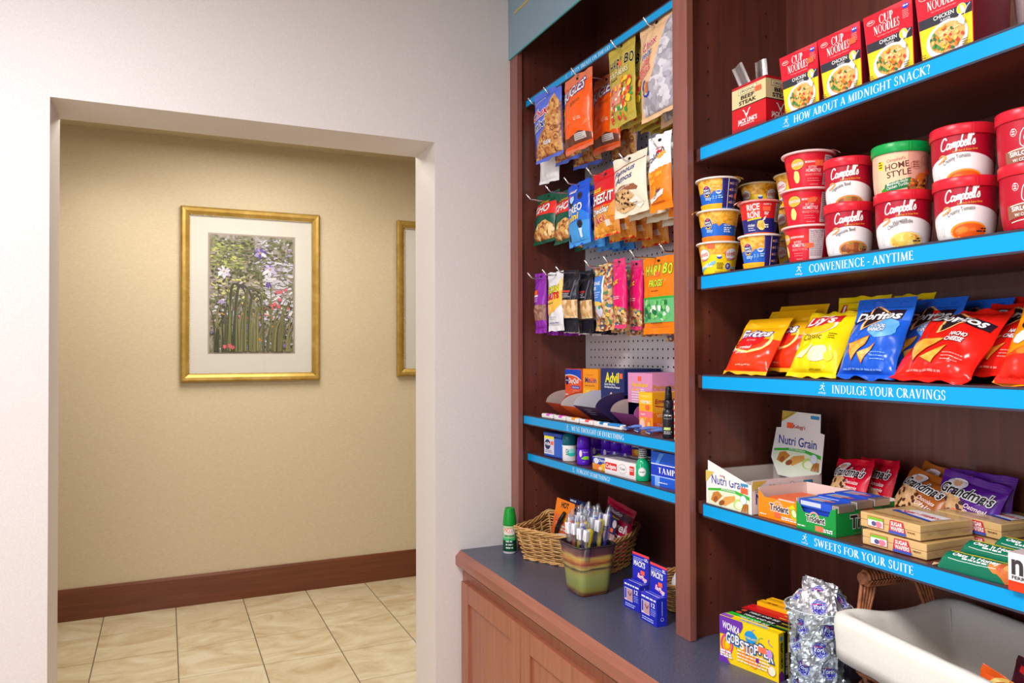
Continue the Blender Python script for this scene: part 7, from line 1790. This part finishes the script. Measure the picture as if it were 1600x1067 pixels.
# ---- ear plug boxes with hang cards
EB = C(36, 44, 190)
def plug(label, x, y, rz):
    t = thing('earplug_box', label, 'ear plug box', (x, y, zk), rz, 'blue ear plug boxes on the countertop')
    mb = MB(); mb.box(-.040, .040, -.018, .018, 0, .079, EB); a = Art(); a.lines(-.034, .068, .036, 1, .004, .005, WHITE, 0); a.rect(-.034, .022, .006, .06, C(226, 214, 226)); a.rect(-.022, .024, .006, .058, C(206, 160, 170)); a.stroke([(-.016, .05), (-.006, .04), (.0, .05)], .004, C(120, 70, 60)); a.rect(-.032, .028, -.024, .058, C(60, 60, 190)); a.text('12', .014, .05, .012, WHITE, .018, .04); a.lines(.012, .042, .036, 4, .005, .0025, C(150, 160, 240)); a.lines(-.03, .012, .03, 2, .006, .003, C(190, 200, 250)); a.emit(mb, FRONT(-.018))
    r = Art(); r.rect(-.001, .03, .001, .07, C(190, 200, 250)); r.ring(.0, .02, .004, .004, .0012, C(200, 210, 250)); r.emit(mb, lambda u, v, h: (.04 + h, u, v))
    tp = Art(); tp.rect(-.03, -.008, .036, -.004, C(190, 200, 250)); tp.rect(-.03, .004, .036, .006, C(150, 160, 230)); tp.emit(mb, lambda u, v, h: (u, v, .079 + h)); mb.build('box', t, .0006, 1)
    mb = MB(); mb.box(-.040, .040, .0165, .0178, .0795, .160, EB); mb.box(-.0402, .0402, .0164, .0179, .154, .1605, C(240, 70, 80)); c_ = Art(); c_.text("MACK'S", -.034, .122, .016, WHITE, .056, .06, .05, rot=-.02); c_.lines(-.034, .145, .02, 2, .005, .002, C(190, 200, 250)); c_.lines(.02, .148, .036, 2, .005, .003, WHITE); c_.rect(.0, .1, .02, .112, STK); c_.text('EarPlugs', -.014, .09, .012, WHITE, .044, .05, .1, out=C(246, 90, 120), ow=.14, rot=-.2); c_.emit(mb, FRONT(.0165)); mb.build('hang_card', t)
plug('blue ear plug box with a hang card, nearer the cabinet stile', 1.2685, 1.8035, Y_(0)); plug('blue ear plug box with a hang card, nearer the ceramic pot', 1.289, 1.9215, Y_(3))
# ---- small round basket behind the stile
sbk = thing('wicker_bowl', 'small round wicker basket half hidden behind the cabinet stile', 'basket', (1.435, 1.862, zk), 0)
mb = MB()
for q in range(11):
    v = q / 10; r0 = .072 + .028 * v; n = 64
    path = [((r0 + .0028 * sin(2 * pi * k / 8 + (pi if q % 2 else 0))) * cos(2 * pi * k / n), (r0 + .0028 * sin(2 * pi * k / 8 + (pi if q % 2 else 0))) * sin(2 * pi * k / n), .006 + .075 * v) for k in range(n + 1)]
    mb.tube(path, .0036, cane, 5, False)
mb.lathe([(.0001, .004), (.072, .004)], cane, 24); mb.build('weave', sbk)
mb = MB()
for s_ in range(3): mb.tube([((.101 + .004 * cos(2 * pi * k / 10 + s_ * 2.1)) * cos(2 * pi * k / 90), (.101 + .004 * cos(2 * pi * k / 10 + s_ * 2.1)) * sin(2 * pi * k / 90), .086 + .004 * sin(2 * pi * k / 10 + s_ * 2.1)) for k in range(91)], .0036, cane, 5, False)
mb.build('rim', sbk)
t = thing('wrapped_soap', 'white wrapped bundle with a small red mark resting in the round wicker basket', 'bundle', (1.438, 1.848, zk + .007), face(1.438, 1.848, 10))
mb = MB(); mb.sphere((0, 0, .06), .062, .05, .062, C(232, 232, 236), 18, 10); sa = Art(); sa.stroke([(-.03, -.004), (.0, -.012), (.03, -.008)], .004, C(226, 90, 100)); sa.ell(-.004, .014, .009, .007, C(206, 160, 60), 10); sa.emit(mb, lambda u, v, h: (u, -.0505 - h + .3 * (u * u + v * v) / .062 * 1.3, .062 + v), .005, .0012); mb.build('wrap', t)
# ================================================================ COUNTER, RIGHT BAY
GBX = C(250, 212, 20)
grz = FD + radians(11.5); gd = Vector((cos(grz), sin(grz), 0)); gn = Vector((-sin(grz), cos(grz), 0))   # box right, box back
g0 = Vector((1.2660, 1.5165, zk))
def theatre(label, t_, thick, h_, m_, front=None, right=None, top=None, mats=None, w_=.168, dz=0, sh=0.0, sub=None):
    c_ = g0 + gd * (w_ / 2 + sh) + gn * (t_ + thick / 2)
    return carton('candy_box', label, 'candy box', 'theatre candy boxes on the countertop', w_, thick, h_, m_, (c_.x, c_.y, zk), grz, front=front, right=right, top=top, mats=mats)
a = Art(); rr = random.Random(5); w2, h_ = .084, .112
for _ in range(22): a.ring(rr.uniform(-.07, .07), rr.uniform(.012, .1), rr.uniform(.004, .012), rr.uniform(.004, .012), .0018, rr.choice([C(250, 120, 40), C(240, 80, 140), C(120, 200, 80), C(170, 120, 210), C(90, 190, 230)]), rr.uniform(0, 200), rr.uniform(220, 360), 12)
a.poly([(-w2, .068), (-.05, .07), (-.022, .085), (-.014, .1), (-.016, h_), (-w2, h_)], C(110, 50, 170)); a.text('WONKA', -.076, .084, .017, WHITE, .052, .04, 0, rot=-.12)
a.ring(-.062, .046, .014, .019, .005, C(236, 70, 140)); a.ring(-.062, .046, .007, .011, .004, C(250, 160, 40)); a.poly([(-.03, .03), (.02, .01), (.03, .02), (.012, .05), (-.002, .07), (-.012, .05)], C(252, 150, 30)); a.ell(.008, .083, .017, .015, C(30, 150, 220), 18); a.text('EVERLASTING', -.008, .077, .005, YEL, .045, .03)
xs = -.064
for k, ch in enumerate('GOBSTOPPER'):
    hh = (.026, .02, .021, .02, .024, .02, .021, .022, .018, .023)[k]; a.text(ch, xs, .05 + .006 * sin(k * 1.1) - k * .0006, hh, WHITE, .0125, .05, .0, out=C(26, 80, 140), ow=.16); xs += .0138
a.rect(.03, .056, .054, .07, C(250, 120, 80)); a.lines(-.03, .04, .07, 4, .0078, .0032, C(250, 240, 220)); a.ell(.068, .022, .01, .011, C(246, 240, 214), 14); a.ell(.062, .06, .008, .01, C(200, 150, 220), 14); a.ell(.028, .034, .005, .006, C(120, 40, 150), 10); a.poly([(-w2, .0), (-.05, .0), (-.06, .012), (-w2, .02)], C(110, 50, 170)); a.lines(-.08, .026, -.045, 3, .006, .0045, C(240, 236, 250))
r = Art()
for it in Art().text('GOBSTOPPER', .006, .03, .009, BLACK, .062, .08, 0, rot=pi / 2).items: r.items.append(it)
r.poly([(-.01, .0), (.01, .0), (.01, .016), (.0, .026), (-.01, .018)], C(130, 40, 150)); r.ell(.0, .1, .006, .006, C(90, 160, 220), 10)
tp = Art(); tp.poly([(-.084, -.01), (-.05, -.01), (-.055, .01), (-.084, .01)], C(150, 90, 200)); tp.text('GOBSTOPPER', -.03, -.004, .008, C(120, 170, 220), .08, .08, 0, out=WHITE, ow=.1)
theatre('yellow jawbreaker candy box in front of the row on the countertop', 0, .0205, .1125, GBX, a, r, tp)
GRN2 = C(40, 190, 50); BK2 = C(34, 30, 34)
def mi(a, c2): a.text('MIKE AND IKE', -.05, -.005, .0095, WHITE, .085, .06, .1, out=c2, ow=.05); a.rect(.045, -.008, .084, -.004, YEL); return a
th = .0212
def side_txt(): 
    q = Art(); q.rect(-.0106, .0, .0106, .112, BK2); q.rect(.001, .0, .0106, .112, C(20, 90, 30)); q.text('MIKE AND IKE', .003, .012, .008, WHITE, .05, .06, 0, rot=pi / 2); q.rect(.003, .07, .006, .1, C(190, 190, 60)); return q
theatre('green topped chewy candy box directly behind the yellow jawbreaker box', .0215, th, .111, GRN2, None, side_txt(), mi(Art().rect(.01, -.0106, .084, .0106, BK2), C(20, 120, 40)))
theatre('black chewy candy box with a red fruit, third in the row', .0437, th, .111, BK2, None, side_txt(), mi(Art().ell(-.068, .0, .008, .007, C(230, 90, 50), 10), BK2))
theatre('black chewy candy box, fourth in the row', .0659, th, .111, BK2, None, None, mi(Art().ell(-.068, .0, .008, .007, C(230, 90, 50), 10), BK2))
theatre('plain red candy box, fifth in the row', .0881, .021, .112, C(222, 30, 36), None, None, Art().lines(.02, -.004, .07, 1, .004, .006, C(250, 200, 60)))
theatre('plain red candy box, sixth in the row', .110, .021, .112, C(222, 30, 36), None, None, Art().lines(.02, -.004, .07, 1, .004, .006, C(250, 200, 60)))
theatre('yellow candy box, taller and next to last in the row', .135, .022, .122, C(252, 186, 20), None, None, Art().lines(-.06, -.003, -.03, 1, .004, .006, C(150, 70, 20)), sh=.012)
theatre('yellow candy box at the very back of the row', .163, .022, .124, C(252, 186, 20), None, None, Art().lines(-.02, -.003, .05, 1, .004, .006, C(226, 120, 20)), sh=.02)

# glass jar with mint patties
jx, jy, jr = 1.326, 1.2575, .071
glass = clear_pane('jar_glass', (236, 244, 246), 1.45, .03)
jar = thing('glass_jar', 'round glass jar heaped with silver wrapped mint patties', 'jar', (jx, jy, zk), 0)
mb = MB(); mb.lathe([(.0001, .002), (.052, .0005), (.060, .004), (.064, .03), (.0662, .08), (.0645, .14), (.0655, .18), (.0705, .2035)], glass, 48); mb.build('bowl', jar)
mb = MB(); n = 56; mb.tube([(.0712 * cos(2 * pi * k / n), .0712 * sin(2 * pi * k / n), .2045) for k in range(n + 1)], .0015, mat('jar_rim_glass', (200, 206, 210), .08, spec=.8), 8, False); mb.build('rim', jar)
mint_b = C(52, 48, 176, .3)
def patty_mesh(seed):
    mb = MB(); q = 16; s_ = seed * 3.7
    def f(i, j, sg):
        u, v = i * 2 - 1, j * 2 - 1
        r_ = max(abs(u), abs(v)); rad = math.hypot(u, v)
        dome = .0085 * max(0, 1 - (rad / .95) ** 4) ** .5 if rad < .95 else 0
        x = u * .0355 * (1 + .04 * noise.noise((v * 3, s_, 0))); y = v * .0355 * (1 + .04 * noise.noise((u * 3, s_, 4)))
        z = sg * dome + (.007 * noise.noise((u * 2.6 + s_, v * 2.6, sg)) + .0055 * abs(noise.noise((u * 4.5, v * 4.5, s_))) - .0015) * min(1, r_ * 1.6 + .1) + .006 * max(0, rad - .95) * sin(s_ + 5 * math.atan2(v, u))
        return (x, y, z)
    mb.grid(lambda i, j: f(i, j, 1), q, q, foil, False); mb.grid(lambda i, j: f(i, j, -1), q, q, foil, False, True)
    me = mb.build('wrapper').data
    m2 = MB(); a = Art(); a.ell(0, 0, .0182, .0182, C(226, 226, 240), 28); a.ell(0, 0, .0172, .0172, mint_b, 28); a.ring(0, 0, .0152, .0152, .0007, C(226, 226, 240)); a.rect(-.012, .0048, .005, .0072, C(200, 60, 100)); a.text('York', -.0115, -.0045, .0095, WHITE, .023, .03, .3)
    a.emit(m2, lambda u, v, h: (lambda p: (p[0], p[1], p[2] + h))(f(u / .071 + .5, v / .071 + .5, 1)), .004, .0006)
    lme = m2.build('round_seal').data
    for o in [o for o in bpy.data.objects if o.data in (me, lme)]: bpy.data.objects.remove(o)
    return me, lme
PMs = [patty_mesh(k) for k in range(4)]
def patty(label, p, nrm, spin, k):
    t = thing('mint_patty', label, 'mint patty', p, 0, 'silver mint patties in the glass jar')
    q = Vector(nrm).normalized().to_track_quat('Z', 'Y'); t.rotation_mode = 'XYZ'
    t.rotation_euler = (q.to_matrix() @ Matrix.Rotation(spin, 3, 'Z')).to_euler()
    for nm, me in zip(('wrapper', 'round_seal'), PMs[k % 4]):
        o = bpy.data.objects.new(nm, me); COL.objects.link(o); o.parent = t
rr = random.Random(21); tier = ('bottom', 'second', 'third', 'fourth', 'fifth')
cd = Vector((-jx, -jy, 0)).normalized(); base_a = math.atan2(cd.y, cd.x); pos_w = ('front', 'front right', 'right side', 'back right', 'back', 'back left', 'left side', 'front left')
for lv in range(4):
    n_ = 6
    for k in range(n_):
        an = base_a + 2 * pi * k / n_ + (.45 if lv % 2 else 0) + rr.uniform(-.1, .1)
        rad = .0435; z = .032 + .045 * lv
        d = Vector((cos(an), sin(an), rr.uniform(-.15, .3)))
        w8 = pos_w[int(round(((an - base_a) % (2 * pi)) / (pi / 4))) % 8]
        patty('silver mint patty in the %s layer of the jar, %s' % (tier[lv], w8), (jx + rad * cos(an), jy + rad * sin(an), zk + z), d, rr.uniform(-.6, .6) + (pi if rr.random() < .3 else 0), rr.randrange(4))
for k, (dx, dy, z, nx, ny, nz, sp) in enumerate(((-.030, -.030, .212, -.6, -.7, .5, .1), (-.012, .036, .212, -.5, .3, .8, .7), (.034, -.024, .214, .3, -.8, .7, 1.2), (.030, .034, .210, .4, .5, .8, .3), (-.008, -.008, .232, -.5, -.6, .75, -.3), (.016, .014, .234, .1, -.3, 1, .5))):
    patty('silver mint patty heaped above the jar rim, %s' % ('toward the viewer', 'on the side of the candy boxes', 'on the side of the cloth lined basket', 'at the back', 'on top in front', 'topmost of the heap')[k], (jx + dx, jy + dy, zk + z), (nx, ny, nz), sp, k)

# linen lined rattan basket
cane_l = ramp_mat('honey_rattan', 'noise', 60.0, [(.3, (120, 66, 38)), (.5, (156, 92, 56)), (.7, (184, 118, 76))], .45)
lb_rz = radians(-98.7)
ax = Vector((cos(lb_rz), sin(lb_rz), 0)); ay = Vector((-sin(lb_rz), cos(lb_rz), 0))
LW, LD = .56, .315                         # length along the rail, depth
corner = Vector((1.276, 1.168, 0)); ctr = corner + ax * (LW / 2) + ay * (LD / 2)
lbk = thing('linen_basket', 'large brown rattan basket lined with off white linen at the right edge', 'basket', (ctr.x, ctr.y, zk), lb_rz)
ha, hb, HH = LW / 2, LD / 2, .222
weave(lbk, ha - .05, hb - .035, ha - .012, hb - .012, .205, .035, 17, 34, cane_d, .0052, .005, name='weave', rim=False)
mb = MB(); mb.box(-ha + .055, ha - .055, -hb + .04, hb - .04, .002, .01, cane_d); mb.build('base', lbk)
linen = ramp_mat('off_white_linen', 'noise', 500.0, [(.35, (220, 216, 208)), (.5, (225, 222, 215)), (.65, (230, 227, 221))], .85, detail=2)
def scoop(x, y):        # the liner dips at the handle ends
    return -.013 * math.exp(-((y / (hb * .48)) ** 4)) if abs(x) > ha * .93 else 0
mb = MB(); NP = 150
rows_ = []
sect = [(.006, -.088), (.008, -.062), (.009, -.035), (.010, -.012), (.007, .001), (-.003, .007), (-.016, .005), (-.025, -.008), (-.036, -.06), (-.047, -.12), (-.060, -.19), (-.070, -.206)]
for s_, (o, dz) in enumerate(sect):
    row = []; PP = rrect(ha + o, hb + o, max(.014, .03 + o * .25), NP)
    for k, (x, y, nn) in enumerate(PP):
        wv = .003 * noise.noise((k * .16, s_ * .5, 2)) + .0016 * noise.noise((k * .5, s_ * .8, 5))
        hem = .012 * noise.noise((k * .1, 3, 1)) if s_ == 0 else 0
        sc = scoop(x * ha / (ha + o), y) * (1 if 0 < s_ < 8 else .6 if s_ in (0, 8) else 0)
        row.append(mb.av((x + nn[0] * wv, y + nn[1] * wv, HH + dz + hem + sc)))
    rows_.append(row)
for s_ in range(len(rows_) - 1):
    for k in range(NP): mb.fi((rows_[s_][k], rows_[s_][(k + 1) % NP], rows_[s_ + 1][(k + 1) % NP], rows_[s_ + 1][k]), linen, True)
mb.box(-ha + .07, ha - .07, -hb + .06, hb - .06, .012, .02, linen)
ln = mb.build('linen_liner', lbk); sol = ln.modifiers.new('cloth', 'SOLIDIFY'); sol.thickness = .0016
for sgn in (-1, 1):      # seams at the corners
    for yy in (-hb + .03, hb - .03):
        mb = MB(); mb.tube([(sgn * (ha - .026), yy * .93, HH - .008), (sgn * (ha - .0365), yy * .86, HH - .06), (sgn * (ha - .061), yy * .72, HH - .19)], .0022, linen, 6); mb.build('liner_seam', ln)
for sgn, nm in ((-1, 'handle'), (1, 'handle')):
    mb = MB(); hx = sgn * (ha - .004); hz = HH + .068
    y0, y1 = -.092, .092
    mb.tube([(hx, y0, hz), (hx, y1, hz)], .0125, cane_d, 12)
    for k in range(22):     # cane wound round the bar
        yy = y0 + .010 + (y1 - y0 - .020) * k / 21
        mb.tube([(hx + .0155 * cos(q * pi / 5), yy + .004 * q / 10, hz + .0155 * sin(q * pi / 5)) for q in range(11)], .0037, cane_l, 6, False)
    for yy, d_ in ((y0 + .014, -1), (y1 - .014, 1)):
        for k in range(5):
            mb.tube([(hx - .013, yy - d_ * .009 * k, hz + .006), (hx - .004, yy - d_ * .008 * k + d_ * .012, hz - .03), (hx + .002, yy - d_ * .004 * k + d_ * .03, HH - .05), (hx, yy + d_ * .02, HH - .12)], .0046, cane_l, 6)
    mb.build(nm, lbk)
LM = Matrix.Translation((ctr.x, ctr.y, zk)) @ Matrix.Rotation(lb_rz, 4, 'Z')
# packs in the basket
RO = C(236, 96, 30, .28); DKC = C(70, 14, 34, .28)
def pk(name, label, base, art, p, rz, tilt, roll, w_, l_, seed, grp):
    return bag(name, label, 'candy pack', grp, w_, l_, .022, base, art, LM @ Vector(p), rz, tilt, roll, s0=.012, s1=.012, seed=seed)
a = Art(); a.ring(-.0, .085, .034, .032, .007, C(240, 206, 110)); a.ell(.0, .085, .033, .031, C(240, 70, 24), 24); a.ell(.006, .076, .014, .016, C(60, 30, 20), 14); a.ell(.008, .074, .009, .011, YEL, 12); a.rect(.03, .05, .06, .1, C(250, 80, 30))
o1 = pk('peanut_cup_pack', 'orange peanut butter cup pack poking up at the basket front', RO, a, (-.035, -.004, .050), FD + radians(6), -.05, .22, .11, .125, 51, 'candy packs in the linen lined basket')
dup(o1, 'orange peanut butter cup pack right of the other orange pack', LM @ Vector((.075, -.02, .045)), FD + radians(-4), -.08, .22)
a = Art(); a.poly([(-.05, .12), (.02, .12), (.03, .10), (.02, .108), (-.05, .108)], C(206, 24, 30)); a.rect(-.01, .02, .06, .085, C(206, 206, 226)); 
for q in range(3): a.rect(-.01, .035 + q * .02, .06, .039 + q * .02, DKC)
d1 = pk('chocolate_bar_pack', 'dark maroon chocolate bar pack behind the orange pack in the basket', DKC, a, (.000, .036, .066), FD + radians(4), -.06, .25, .12, .135, 52, 'candy packs in the linen lined basket')
for k in range(3):
    dup(d1, 'dark maroon chocolate bar pack, %s behind the front maroon one' % ('first', 'second', 'third')[k], LM @ Vector((.008 + .008 * k, .062 + .024 * k, .068 + .003 * k)), FD + radians(3), -.04, .24)
